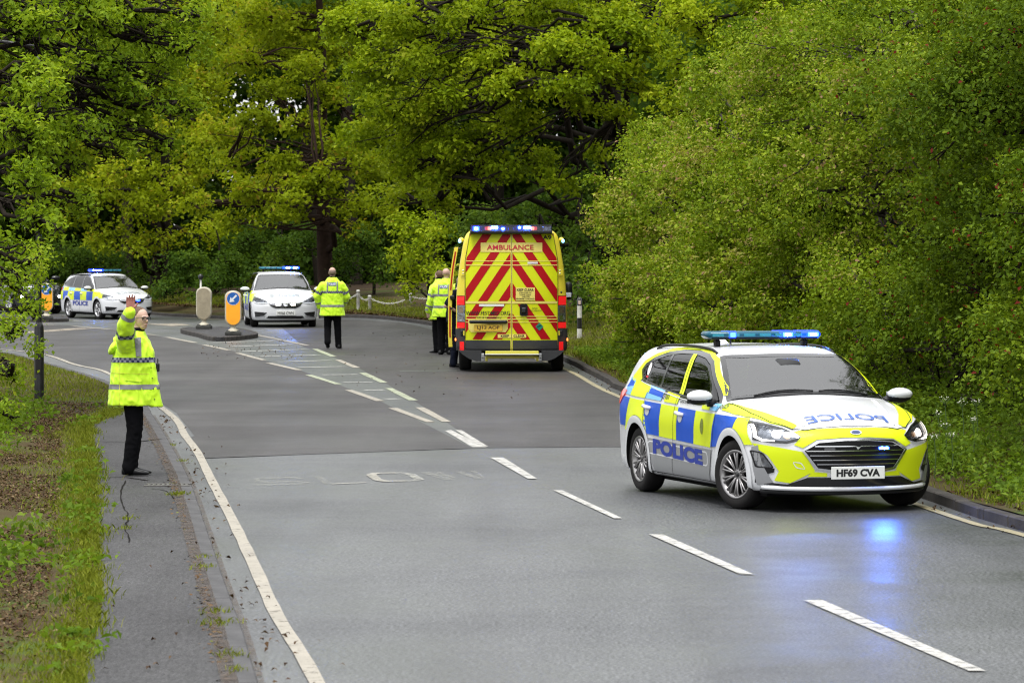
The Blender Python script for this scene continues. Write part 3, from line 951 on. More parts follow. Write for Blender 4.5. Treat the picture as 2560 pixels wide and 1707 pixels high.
# --- trees behind the hedge
bt = [('bright green maple behind the hedge at the upper right of centre', [(1600, 60, 88, 90, 60), (1720, 120, 86, 90, 55), (1840, 60, 85, 100, 60), (1640, 170, 87, 70, 45), (1960, 110, 82, 90, 60), (1760, 20, 88, 100, 50), (1880, 150, 84, 70, 40), (1560, 160, 90, 60, 50), (1560, 260, 90, 70, 60)], (5.6, 88), L_OAK, 31, 105),
      ('olive tree with arching twigs above the right end of the hedge', [(2050, 60, 60, 110, 70), (2200, 50, 58, 110, 70), (2330, 90, 56, 110, 70), (2100, 190, 59, 100, 60), (2260, 210, 57, 100, 65), (2350, 330, 55, 80, 70), (2180, 320, 58, 90, 60), (2020, 250, 61, 70, 50), (2300, 440, 54, 70, 50)], (8.2, 60), L_RIGHT, 32, 150)]
for lab, sp, (bx, by), lm, sd, per in bt:
    rr = np.random.default_rng(sd)
    tree('broadleaf_tree', lab, 'tree', (bx, by, .5), np.array((bx, by, 10)), .22, pads(rr, sp) + clump_field(14, (bx - 4, bx + 5, by - 3, by + 4, 7 if by > 70 else 6, 11), (1., 1.6), rr), lm, M_BARK, per, 16, .16, .12 if by > 70 else .08, TREES, sd, 3, .4, .6, .1, fine=9, limb_r=.07, stride=4)
# --- dark shrubs under the oak and along the far verge
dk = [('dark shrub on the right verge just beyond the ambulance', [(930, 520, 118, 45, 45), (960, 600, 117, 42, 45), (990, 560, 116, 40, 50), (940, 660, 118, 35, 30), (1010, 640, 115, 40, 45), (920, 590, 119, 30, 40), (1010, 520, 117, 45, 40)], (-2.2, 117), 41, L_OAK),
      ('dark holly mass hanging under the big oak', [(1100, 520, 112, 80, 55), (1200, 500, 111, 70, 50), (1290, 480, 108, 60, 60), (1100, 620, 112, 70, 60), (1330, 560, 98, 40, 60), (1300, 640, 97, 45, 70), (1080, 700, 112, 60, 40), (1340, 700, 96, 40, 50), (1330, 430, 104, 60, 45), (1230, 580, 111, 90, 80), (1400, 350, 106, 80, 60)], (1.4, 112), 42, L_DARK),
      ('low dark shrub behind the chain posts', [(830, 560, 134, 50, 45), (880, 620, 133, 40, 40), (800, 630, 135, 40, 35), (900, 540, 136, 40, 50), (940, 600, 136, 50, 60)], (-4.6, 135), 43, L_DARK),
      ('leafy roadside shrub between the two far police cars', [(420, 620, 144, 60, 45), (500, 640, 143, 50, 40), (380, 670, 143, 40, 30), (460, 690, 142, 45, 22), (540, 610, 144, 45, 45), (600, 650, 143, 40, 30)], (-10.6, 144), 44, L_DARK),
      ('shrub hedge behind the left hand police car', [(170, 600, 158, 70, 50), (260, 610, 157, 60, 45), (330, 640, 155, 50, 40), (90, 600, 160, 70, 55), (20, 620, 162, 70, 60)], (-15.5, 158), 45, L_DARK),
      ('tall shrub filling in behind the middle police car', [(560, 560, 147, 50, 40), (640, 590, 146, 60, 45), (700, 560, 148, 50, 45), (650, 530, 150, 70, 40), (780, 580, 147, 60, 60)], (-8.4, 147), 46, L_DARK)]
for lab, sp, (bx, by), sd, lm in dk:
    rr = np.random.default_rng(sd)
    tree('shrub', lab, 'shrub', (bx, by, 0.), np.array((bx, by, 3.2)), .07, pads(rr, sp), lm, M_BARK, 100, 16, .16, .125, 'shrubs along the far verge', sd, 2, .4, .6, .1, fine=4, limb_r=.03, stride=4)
# --- the wood behind everything, one mass
rr = np.random.default_rng(77)
wc = clump_field(150, (-34, 16, 166, 190, 0, 15), (2.2, 3.4), rr)
wc += clump_field(60, (3, 22, 112, 150, 0, 13), (1.8, 2.8), rr)
wc += clump_field(36, (9, 26, 45, 100, 0, 11), (1.5, 2.4), rr)
C, N, K = sprays(clump_field(44, (-34, -11.5, 62, 88, .5, 10), (1.3, 2.2), rr), 34, 16, .2, rr, .5)
tag(quads_obj('left_wood', leaf_quads(C, N, .17, .6, rng=rr), L_ASH, None, K), 'leafy wood edge beyond the left verge', 'wood', kind='stuff')
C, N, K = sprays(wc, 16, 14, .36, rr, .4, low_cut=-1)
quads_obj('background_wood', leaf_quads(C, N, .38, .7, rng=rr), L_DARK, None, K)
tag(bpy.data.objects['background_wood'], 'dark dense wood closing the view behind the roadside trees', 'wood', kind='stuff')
wt = MB()
for i in range(46):
    x, y = rr.uniform(-34, 16), rr.uniform(160, 190)
    wt.tube([(x, y, -.5), (x + rr.normal() * .3, y, 6), (x + rr.normal() * .6, y, 14)], [.25, .2, .1], 7)
tag(wt.build('background_trunks', M_BARK), 'dim trunks standing in the wood behind the roadside trees', 'wood', kind='stuff')
# ================================================================== VEHICLES
P_WHITE = mat('paint_white', (.70, .71, .73), .25, coat=.5)
P_YEL = mat('livery_yellow', (.64, .76, .008), .4, coat=.08, spec=.3)
P_BLUE = mat('livery_blue', (.004, .075, .50), .4, coat=.08, spec=.25)
P_GREY = mat('livery_reflective_grey', (.25, .255, .265), .35, coat=.3)
P_LBLUE = mat('livery_light_blue', (.20, .50, .80), .3, coat=.4)
P_BLACK = mat('black_trim', (.009, .009, .010), .45, spec=.3)
P_GLOSSB = mat('gloss_black', (.008, .008, .009), .12, coat=.5)
P_GAP = mat('panel_gap', (.006, .006, .006), .8)
P_CHROME = mat('chrome', (.80, .81, .83), .12, 1.0)
P_ALLOY = mat('alloy_grey', (.34, .33, .33), .28, .9)
P_ALLOYS = mat('alloy_silver', (.62, .62, .63), .25, .9)
P_TYRE = mat('tyre_rubber', (.014, .013, .013), .8, spec=.2, bump=.3, bscale=80.)
P_UNDER = mat('underbody', (.006, .006, .006), .9, spec=.1)
P_MESH = mat('grille_black', (.006, .006, .007), .55, spec=.2)
P_INT = mat('interior_dark', (.02, .021, .023), .7)
P_INTG = mat('interior_grey', (.10, .11, .11), .7)
P_PLATE = mat('plate_white', (.76, .77, .74), .4)
P_PLATEY = mat('plate_yellow', (.80, .52, .05), .4)
P_PRINT = mat('print_black', (.010, .010, .011), .5)
P_PRINTB = mat('print_blue', (.008, .03, .30), .4)
P_PRINTR = mat('print_red', (.52, .012, .03), .4)
P_LAMP = mat('lamp_reflector', (.26, .27, .29), .14, .9, bump=1., bscale=14., vary=.5, vscale=16.)
P_LENS = glass_mat('clear_lens', (.95, .97, 1.), .95, .02, 1.38)
P_REDL = mat('red_lens', (.55, .008, .010), .15, coat=.8, emit=(1., .02, .02), estr=.25)
P_AMBL = mat('amber_lens', (.8, .25, .02), .15, coat=.8)
G_SCREEN = glass_mat('windscreen_glass', (.75, .9, .86), .62, .05, 2.5)
G_SIDE = glass_mat('side_glass', (.5, .62, .58), .42)
P_BAR = mat('light_bar_blue', (.004, .085, .14), .2, coat=.15, spec=.3)
P_LITL = mat('bar_lens_glow', (.004, .03, .3), .2, emit=(.002, .028, 1.), estr=2.6)  # lens colour with added glow, for lamp light scattering inside it
P_LEDB = mat('blue_led_lit', (.2, .4, 1.), .3, emit=(.004, .022, 1.), estr=12.)
P_LEDW = mat('blue_led_core', (.6, .8, 1.), .3, emit=(.07, .22, 1.), estr=700.)
P_LEDG = mat('grille_led_core', (.6, .8, 1.), .3, emit=(.05, .19, 1.), estr=2600.)
P_LEDWW = mat('white_lamp_lit', (1., 1., 1.), .3, emit=(1., .93, .80), estr=9.)
P_HEAD = mat('headlamp_lit', (1., 1., 1.), .3, emit=(1., .90, .78), estr=2.2)

def smax(a, b, k):
    h = np.maximum(k - np.abs(a - b), 0) / k
    return np.maximum(a, b) + h * h * k * .25
def pl(x, pts):
    """Smooth curve through (x, value) pairs (monotone pieces, softened)."""
    xs, ys = np.array([p[0] for p in pts], float), np.array([p[1] for p in pts], float)
    m = np.gradient(ys, xs)
    d = np.diff(ys) / np.diff(xs)
    for i in range(1, len(m) - 1):
        m[i] = 0 if d[i - 1] * d[i] <= 0 else 2 * d[i - 1] * d[i] / (d[i - 1] + d[i])
    m[0], m[-1] = d[0], d[-1]
    x = np.clip(x, xs[0], xs[-1])
    i = np.clip(np.searchsorted(xs, x) - 1, 0, len(xs) - 2)
    h = xs[i + 1] - xs[i]
    t = (x - xs[i]) / h
    return ((2 * t ** 3 - 3 * t ** 2 + 1) * ys[i] + (t ** 3 - 2 * t ** 2 + t) * h * m[i] + (-2 * t ** 3 + 3 * t ** 2) * ys[i + 1] + (t ** 3 - t ** 2) * h * m[i + 1])

class Car:
    """Body surface given by its profile, plan and cross-section curves; x forward, y left, z up, origin on the road midway between the axles."""
    def __init__(s, top, front, rear, prof, plan, zb=.19, kfront=(.25, .35), kscreen=.34, crown=.075, flare=.018, axles=(1.35, -1.35), rarch=.37, k=(.12, .10, .16)):
        s.top, s.front, s.rear, s.prof, s.plan, s.zb, s.kf, s.ks, s.crown, s.flare, s.ax, s.ra, s.k = top, front, rear, prof, plan, zb, kfront, kscreen, crown, flare, axles, rarch, k
    def f(s, p):
        x, y, z = p[..., 0], np.abs(p[..., 1]), p[..., 2]
        w = pl(z, s.prof) * pl(x, s.plan)
        for a in s.ax:
            d = np.sqrt((x - a) ** 2 + (z - .33) ** 2)
            w = w + s.flare * np.exp(-((d - s.ra - .03) / .09) ** 2) * (z < .9)
        side = y - w
        tp = z - (pl(x + s.ks * y ** 2 * np.clip((x - .0) * 1.2, 0, 1) , s.top) - s.crown * y ** 2)
        fr = x - (pl(z, s.front) - s.kf[0] * y ** 2 - s.kf[1] * y ** 4)
        re = (pl(z, s.rear) + .10 * y ** 2 + .10 * y ** 4) - x
        f = smax(side, tp, s.k[0])
        f = smax(f, fr, s.k[1])
        f = smax(f, re, s.k[2])
        return smax(f, s.zb - z, .06)
    def surface(s, x1=1.35, x2=-1.6, zc=.62, nt=160, nx=110, nc=44):
        th = np.linspace(0, 2 * np.pi, nt, endpoint=False)
        org, dr = [], []
        for i in range(nc):
            ph = (np.pi / 2) * (i + .15) / nc
            org.append((x1, 0, zc)); dr.append((np.cos(ph), np.sin(ph)))
        for x in np.linspace(x1, x2, nx):
            org.append((x, 0, zc)); dr.append((0, 1))
        for i in range(nc):
            ph = (np.pi / 2) * (i + 1) / nc
            if i == nc - 1: ph -= .003
            org.append((x2, 0, zc)); dr.append((-np.sin(ph), np.cos(ph)))
        O = np.array(org)[:, None, :] * np.ones((1, nt, 1))
        dd = np.array(dr)
        Dv = np.stack([dd[:, :1] * np.ones((1, nt)), dd[:, 1:] * np.cos(th)[None], dd[:, 1:] * np.sin(th)[None]], -1)
        lo, hi = np.zeros(O.shape[:2]), np.full(O.shape[:2], 3.2)
        for _ in range(34):
            m = (lo + hi) / 2
            v = s.f(O + Dv * m[..., None]) < 0
            lo, hi = np.where(v, m, lo), np.where(v, hi, m)
        V = O + Dv * lo[..., None]
        n = len(org)
        idx = np.arange(n * nt).reshape(n, nt)
        a, b = idx[:-1], idx[1:]
        Fq = np.stack([a, b, np.roll(b, -1, 1), np.roll(a, -1, 1)], -1).reshape(-1, 4)
        s.V, s.F = V.reshape(-1, 3), Fq
        # orientation: outward
        q = s.V[Fq[len(Fq) // 2]]
        s.bvh = BVHTree.FromPolygons([tuple(v) for v in s.V], [tuple(t) for t in Fq])
        s.cen = s.V[Fq].mean(1)
        return s
    def hit(s, view, a, b, side=1):
        if view == 'side':
            o, d = Vector((a, side * 3, b)), Vector((0, -side, 0))
        elif view == 'front':
            o, d = Vector((5, a, b)), Vector((-1, 0, 0))
        elif view == 'rear':
            o, d = Vector((-7, a, b)), Vector((1, 0, 0))
        else:
            o, d = Vector((a, b, 5)), Vector((0, 0, -1))
        p, n, i, t = s.bvh.ray_cast(o, d)
        if p is None:
            p, n, i, t = s.bvh.find_nearest(o + d * 2.2)
        if n.dot(d) > 0: n = -n
        return p, n
    def patch(s, name, poly, view, m, parent, off=.004, side=1, step=.06, thick=0.0, holes=(), smooth=True, fill=None):
        """Panel cut to an outline seen from one side and laid on the body."""
        step = step * .55
        off = off + .0035
        if fill is None:
            V, T = cdt_fill(densify(poly, step * .7), step, [densify(h, step * .7) for h in holes])
        else:
            V, T = fill
        A = np.array([s.hit(view, a, b, side)[0] for a, b in V])
        for _ in range(3):
            f0 = s.f(A)
            g = np.stack([(s.f(A + e) - s.f(A - e)) / .004 for e in np.eye(3) * .002], -1)
            n = g / np.maximum(np.linalg.norm(g, axis=1, keepdims=True), 1e-6)
            A = A - n * np.clip(f0 / np.maximum(np.linalg.norm(g, axis=1), .3), -.01, .01)[:, None]
        P = [Vector(p) for p in A + n * off]
        T = [tuple(t) for t in T]
        def nrm(t):
            return (P[t[1]] - P[t[0]]).cross(P[t[2]] - P[t[0]])
        ax = {'side': Vector((0, side, 0)), 'front': Vector((1, 0, 0)), 'rear': Vector((-1, 0, 0)), 'top': Vector((0, 0, 1))}[view]
        T = [t if nrm(t).dot(ax) > 0 else t[::-1] for t in T]
        o = mesh_obj(name, P, T, m, parent, smooth)
        if smooth:
            o.data.normals_split_custom_set_from_vertices([tuple(q) for q in n])
        return o
    def shell(s, name, m, parent, holes):
        """holes: (view, outline, test) - faces whose middle falls in an outline are left out."""
        keep = np.ones(len(s.F), bool)
        for view, poly, test in holes:
            c = s.cen
            q = c[:, [0, 2]] if view == 'side' else c[:, [1, 2]] if view in ('front', 'rear') else c[:, [0, 1]]
            keep &= ~(inside(poly, q) & test(c))
        used = np.unique(s.F[keep])
        mp = np.full(len(s.V), -1)
        mp[used] = np.arange(len(used))
        me = bpy.data.meshes.new(name)
        me.from_pydata([tuple(v) for v in s.V[used]], [], [tuple(f) for f in mp[s.F[keep]][:, ::-1]])
        me.update()
        return link_mesh(name, me, m, parent, True)
def offset_poly(poly, d):
    """Outline grown by d (outwards for d > 0)."""
    P = [np.array(p, float) for p in poly]
    A = sum(P[i][0] * P[(i + 1) % len(P)][1] - P[(i + 1) % len(P)][0] * P[i][1] for i in range(len(P)))
    sg = 1 if A > 0 else -1
    out = []
    for i in range(len(P)):
        a, b, c = P[i - 1], P[i], P[(i + 1) % len(P)]
        n1 = np.array(((b - a)[1], -(b - a)[0])); n1 = n1 / max(1e-9, np.linalg.norm(n1))
        n2 = np.array(((c - b)[1], -(c - b)[0])); n2 = n2 / max(1e-9, np.linalg.norm(n2))
        n = n1 + n2
        n = n / max(.6, np.dot(n, n) ** .5 * .5 * 2) if np.linalg.norm(n) > 1e-6 else n1
        out.append(tuple(b + n * d * sg))
    return out
def rounded(poly, r=.03, n=4):
    """Outline with its corners rounded off."""
    P = [np.array(p, float) for p in poly]
    out = []
    for i in range(len(P)):
        a, b, c = P[i - 1], P[i], P[(i + 1) % len(P)]
        la, lc = np.linalg.norm(a - b), np.linalg.norm(c - b)
        q = min(r, la * .45, lc * .45)
        p0, p2 = b + (a - b) / la * q, b + (c - b) / lc * q
        for k in range(n + 1):
            t = k / n
            out.append(tuple(p0 * (1 - t) ** 2 + b * 2 * t * (1 - t) + p2 * t * t))
    return out
def arc(cx, cz, r, a0, a1, n=24):
    return [(cx + r * math.cos(R(a0 + (a1 - a0) * k / n)), cz + r * math.sin(R(a0 + (a1 - a0) * k / n))) for k in range(n + 1)]

FOCUS = Car(
    top=[(-2.7, 1.22), (-2.3, 1.36), (-2.05, 1.425), (-1.6, 1.462), (-1.0, 1.482), (-.4, 1.485), (.0, 1.468), (.22, 1.435), (.45, 1.355), (.75, 1.215), (1.02, 1.075), (1.12, 1.035), (1.4, .995), (1.75, .925), (2.0, .845), (2.15, .765), (2.25, .68), (2.5, .45)],
    front=[(.15, 2.10), (.22, 2.185), (.30, 2.20), (.42, 2.215), (.55, 2.225), (.68, 2.215), (.78, 2.185), (.88, 2.10), (1.0, 2.0), (1.6, 1.9)],
    rear=[(.15, -2.28), (.3, -2.36), (.5, -2.40), (.65, -2.41), (.8, -2.39), (.95, -2.37), (1.05, -2.33), (1.2, -2.24), (1.35, -2.12), (1.5, -2.0)],
    prof=[(.1, .84), (.2, .87), (.30, .892), (.45, .902), (.62, .908), (.72, .9125), (.80, .908), (.90, .893), (.98, .868), (1.05, .832), (1.2, .765), (1.35, .685), (1.45, .62), (1.6, .5)],
    plan=[(-2.5, .80), (-2.2, .895), (-1.8, .965), (-1.3, 1.0), (.6, 1.0), (1.2, .995), (1.6, .98), (1.9, .95), (2.3, .86)])
FOCUS.surface()
FX, FY, FYAW = 2.515, 39.65, R(-72.8)
# ------------------------------------------------------------------ shared car fittings
def copy_tree(o, parent=None, loc=None, rot=None):
    c = o.copy()
    COL.objects.link(c)
    if parent is not None: c.parent = parent
    if loc is not None: c.location = loc
    if rot is not None: c.rotation_euler = rot
    for ch in list(o.children):
        copy_tree(ch, c)
    return c
def lettering(car, name, txt, view, org, ux, uy, height, m, parent, off=.008, side=1, width=None, bold=0.012, spacing=1.0):
    """Letters laid on the body: org + ux * x + uy * y in the 2-D frame of the view."""
    V, T, w = text_mesh(txt, height, bold, spacing)
    sx = (width / w) if width else 1.
    org, ux, uy = np.array(org), np.array(ux), np.array(uy)
    fill = [tuple(org + ux * x * sx + uy * y) for x, y in V]
    return car.patch(name, None, view, m, parent, off, side, fill=(fill, T), smooth=False)
def flat_text(name, txt, M, height, m, parent, width=None, bold=.012, spacing=1.0):
    V, T, w = text_mesh(txt, height, bold, spacing)
    sx = (width / w) if width else 1.
    return mesh_obj(name, [M @ Vector((x * sx, y, 0)) for x, y in V], T, m, parent)
def make_wheel(parent, r=.325, w=.205, spokes=10, alloy=None, rim_r=.222, double=True):
    Mx = Matrix.Rotation(R(90), 4, 'X')          # lathe axis -> -y (outer face looks to -y)
    h = w / 2
    t = MB().lathe([(rim_r - .01, -h * .8), (rim_r + .01, -h * .92), (r - .05, -h), (r - .02, -h * .9), (r - .004, -h * .68), (r, -h * .35), (r, h * .35), (r - .004, h * .68), (r - .02, h * .9), (r - .05, h), (rim_r + .01, h * .92), (rim_r - .01, h * .8)], 44, Mx)
    for q in (-.3, 0., .3):
        pass
    wh = t.build('wheel', P_TYRE, parent, True)
    b = MB().lathe([(rim_r - .012, -h * .8), (rim_r - .03, -h * .5), (rim_r - .035, h * .55), (rim_r - .014, h * .86), (rim_r + .004, h * .95), (rim_r + .008, h * .88)], 40, Mx)
    for k in range(spokes):
        for dv in ((-.11, .11) if double else (0.,)):
            a = 2 * math.pi * k / spokes
            a2 = a + dv * (1.0 if double else 0)
            p0 = Vector((.045 * math.cos(a), -h * .62, .045 * math.sin(a)))
            p1 = Vector(((rim_r - .02) * math.cos(a2), -h * .80, (rim_r - .02) * math.sin(a2)))
            d = (p1 - p0)
            sx = d.normalized()
            sz = Vector((0, 1, 0)).cross(sx).normalized()
            sy = sz.cross(sx)
            Mr = Matrix((sx, sy, sz)).transposed()
            b.box((p0 + p1) / 2, (d.length, .024, .019 if double else .042), Mr, .006)
    b.lathe([(0, h * .64), (.05, h * .66), (.062, h * .60), (.065, h * .3)], 24, Mx)
    b.build('rim', alloy or P_ALLOY, wh, True)
    d = MB().lathe([(.0, -h * .1), (.15, -h * .1), (.15, 0), (0, 0)], 28, Mx)
    d.lathe([(0, h * .70), (.028, h * .70), (.03, h * .6)], 16, Mx)
    d.build('brake_disc', P_GLOSSB, wh, True)
    return wh
def put_wheels(root, front, rear, yc, steer=0., zc=None, **kw):
    w0 = make_wheel(root, **kw)
    r = kw.get('r', .325)
    w0.location = (front, -yc, r)
    w0.rotation_euler = (0, .3, steer)
    for (x, sy, rot) in ((front, 1, math.pi + steer), (rear, -1, 0.), (rear, 1, math.pi)):
        copy_tree(w0, root, (x, sy * yc, r), (0, .9 * sy + x, rot))
def screen(car, root, bottom, top, frit, m=G_SCREEN, view='top'):
    poly = bottom + top
    car.patch('windscreen', poly, view, m, root, .004, step=.07)
    ring = offset_poly(poly, frit)
    return poly, ring
def seat(parent, x, y, z, m, name='seat'):
    b = MB()
    b.box((x, y, z), (.48, .48, .16), None, .05)
    b.box((x - .27, y, z + .34), (.16, .46, .62), Matrix.Rotation(R(-14), 3, 'Y'), .06)
    b.box((x - .36, y, z + .72), (.10, .26, .18), Matrix.Rotation(R(-10), 3, 'Y'), .04)
    return b.build(name, m, parent, True)
def mirror_pair(car, root, x, z, y0, cap, s=1.0, reach=.17):
    for sd in (-1, 1):
        m = MB()
        P = [(x, sd * y0, z - .05), (x + .0, sd * (y0 + reach * .45), z - .03)]
        m.tube(P, [.035, .05], 10)
        m.sphere((x + .01, sd * (y0 + reach), z - .005), (.075 * s, .125 * s, .055 * s), 18, 10)
        o = m.build('door_mirror', P_BLACK, root, True)
        MB().sphere((x + .018, sd * (y0 + reach + .004), z + .022), (.078 * s, .128 * s, .062 * s), 20, 12).build('mirror_cap', cap, o, True)
        MB().box((x - .066 * s, sd * (y0 + reach), z), (.004, .2 * s, .09 * s), None).build('mirror_glass', P_CHROME, o)
def light_bar(root, x, z, w, lit, name='light_bar', d=.26, h=.062):
    """lit: (y, width, material) lamps switched on."""
    b = MB().box((x, 0, z - h * .42), (d * .9, w - .06, .022), None, .006)
    for sd in (-1, 1):
        b.box((x, sd * (w * .39), z - h * .5 - .045), (.09, .05, .075), None, .015)
    base = b.build(name, P_BLACK, root)
    L = MB().box((x, 0, z + .006), (d, w, h), None, .022)
    lens = L.build('bar_lens', P_BAR, base, True)
    for k in range(7):
        MB().box((x + d * .5 + .001, -w * .42 + w * .84 * k / 6, z + .004), (.006, w * .10, h * .38), None, .001).build('lamp_module', P_LENS if False else mat('bar_module', (.05, .32, .42), .15, .2, coat=.6), base)
    for y, lw, m in lit:
        e = MB().box((x + d * .5 + .004, y, z + .005), (.012, lw, h * .62), None, .004)
        e = e.build('blue_lamp', P_LEDB, base)
        MB().box((x, max(-w / 2 + lw, min(w / 2 - lw, y)), z + .006), (d + .004, lw * 2.0, h + .004), None, .022).build('lens_glow', P_LITL, e)  # stretch of lens made to glow around the lamp, not a lamp itself
        if m is P_LEDB or lw > .08:
            MB().box((x + d * .5 + .008, y, z + .005), (.012, lw * .55, h * .34), None, .004).build('lamp_core', P_LEDW, e)
        MB().box((x - d * .5 - .004, y, z + .005), (.012, lw, h * .62), None, .004).build('blue_lamp', P_LEDB, base)
    return base
def panel_lines(car, root, lines, side, w=.007, off=.0075):
    for ln in lines:
        pts = densify(ln, .05, False)
        V, Fq = [], []
        for i, p in enumerate(pts):
            a, b = np.array(pts[max(i - 1, 0)]), np.array(pts[min(i + 1, len(pts) - 1)])
            d = (b - a) / max(1e-6, np.linalg.norm(b - a))
            n = np.array((-d[1], d[0])) * w / 2
            V += [tuple(np.array(p) - n), tuple(np.array(p) + n)]
        T = [(2 * i, 2 * i + 1, 2 * i + 3) for i in range(len(pts) - 1)] + [(2 * i, 2 * i + 3, 2 * i + 2) for i in range(len(pts) - 1)]
        car.patch('door_seam', None, 'side', P_GAP, root, off, side, fill=(V, T))
def mirror_poly(p):
    return [(-a, b) for a, b in p][::-1]
def car_body(car, root, paint, dlo, scr, rearscr, cuts):
    holes = []
    for sd in (-1, 1):
        holes.append(('side', offset_poly(dlo, .010), lambda c, sd=sd: c[:, 1] * sd > .45))
        for a in car.ax:
            holes.append(('side', arc(a, .325, car.ra + .018, 0, 359, 60), lambda c, sd=sd: (c[:, 1] * sd > .55)))
    holes.append(('top', scr, lambda c: (c[:, 2] > .9)))
    holes.append(('rear', rearscr, lambda c: (c[:, 0] < -1.6)))
    holes.append(('top', [(-1.75, -.62), (1.2, -.62), (1.2, .62), (-1.75, .62)], lambda c: c[:, 2] < .4))
    return car.shell('body', paint, root, holes)
def arch_trim(C, root, a, sd, m, r1=.430):
    ring = arc(a, .325, r1, -14, 194, 40) + arc(a, .325, C.ra - .006, 194, -14, 40)
    C.patch('wheel_arch_trim', ring, 'side', m, root, .010, sd, .05)
    V, Fq = [], []
    for i, (x, z) in enumerate(arc(a, .325, C.ra - .006, -14, 194, 30)):
        p, n = C.hit('side', x, z, sd)
        V += [(x, p.y + sd * .012, z), (x, sd * .56, z)]
        if i: Fq.append((2 * i - 2, 2 * i - 1, 2 * i + 1, 2 * i))
    mesh_obj('wheel_liner', V, Fq, P_UNDER, root, True)
def cabin(car, root, xd=.78, xf=.1, xr=-.85, zs=.45, hz=1.28):
    b = MB().box((-.35, 0, .27), (3.1, 1.5, .04))
    b.box((1.02, 0, .55), (.06, 1.55, .55))
    for a in car.ax:
        for sd in (-1, 1):
            b.box((a, sd * .585, .5), (.74, .02, .50))
            b.box((a, sd * .72, .72), (.72, .28, .02))
    b.box((0, 0, .17), (3.6, 1.45, .06)).box((1.70, 0, .2), (.5, 1.1, .06)).box((-1.9, 0, .26), (.7, 1.3, .10))
    b.build('underbody', P_UNDER, root)
    MB().box((xd, 0, .84), (.42, 1.40, .24), None, .09).build('dashboard', P_INT, root, True)
    for y in (-.37, .37):
        seat(root, xf, y, zs + .06, P_INT)
    rs = MB().box((xr, 0, zs + .06), (.5, 1.25, .16), None, .05).box((xr - .28, 0, zs + .36), (.16, 1.25, .55), Matrix.Rotation(R(-14), 3, 'Y'), .06)
    for y in (-.42, 0, .42):
        rs.box((xr - .36, y, zs + .70), (.09, .22, .14), None, .03)
    rs.build('seat', P_INT, root, True)
    for sd in (-1, 1):
        MB().box((-.4, sd * .74, .62), (2.4, .04, .56), None, .01).build('door_lining', P_INT, root)
    sw = MB()
    Mt = Matrix.Translation((xd - .30, -.37, .93)) @ Matrix.Rotation(R(-66), 4, 'Y')
    ring = [Mt @ Vector((.18 * math.cos(t), .18 * math.sin(t), 0)) for t in np.linspace(0, 2 * math.pi, 25)]
    sw.tube(ring, .014, 8, False)
    for a in (0, 2.3, 3.98):
        sw.tube([Mt @ Vector((0, 0, -.02)), Mt @ Vector((.18 * math.cos(a), .18 * math.sin(a), 0))], .013, 6)
    sw.build('steering_wheel', P_BLACK, root, True)
    MB().box((xd - .33, 0, hz), (.05, .24, .07), None, .02).build('rear_view_mirror', P_BLACK, root, True)

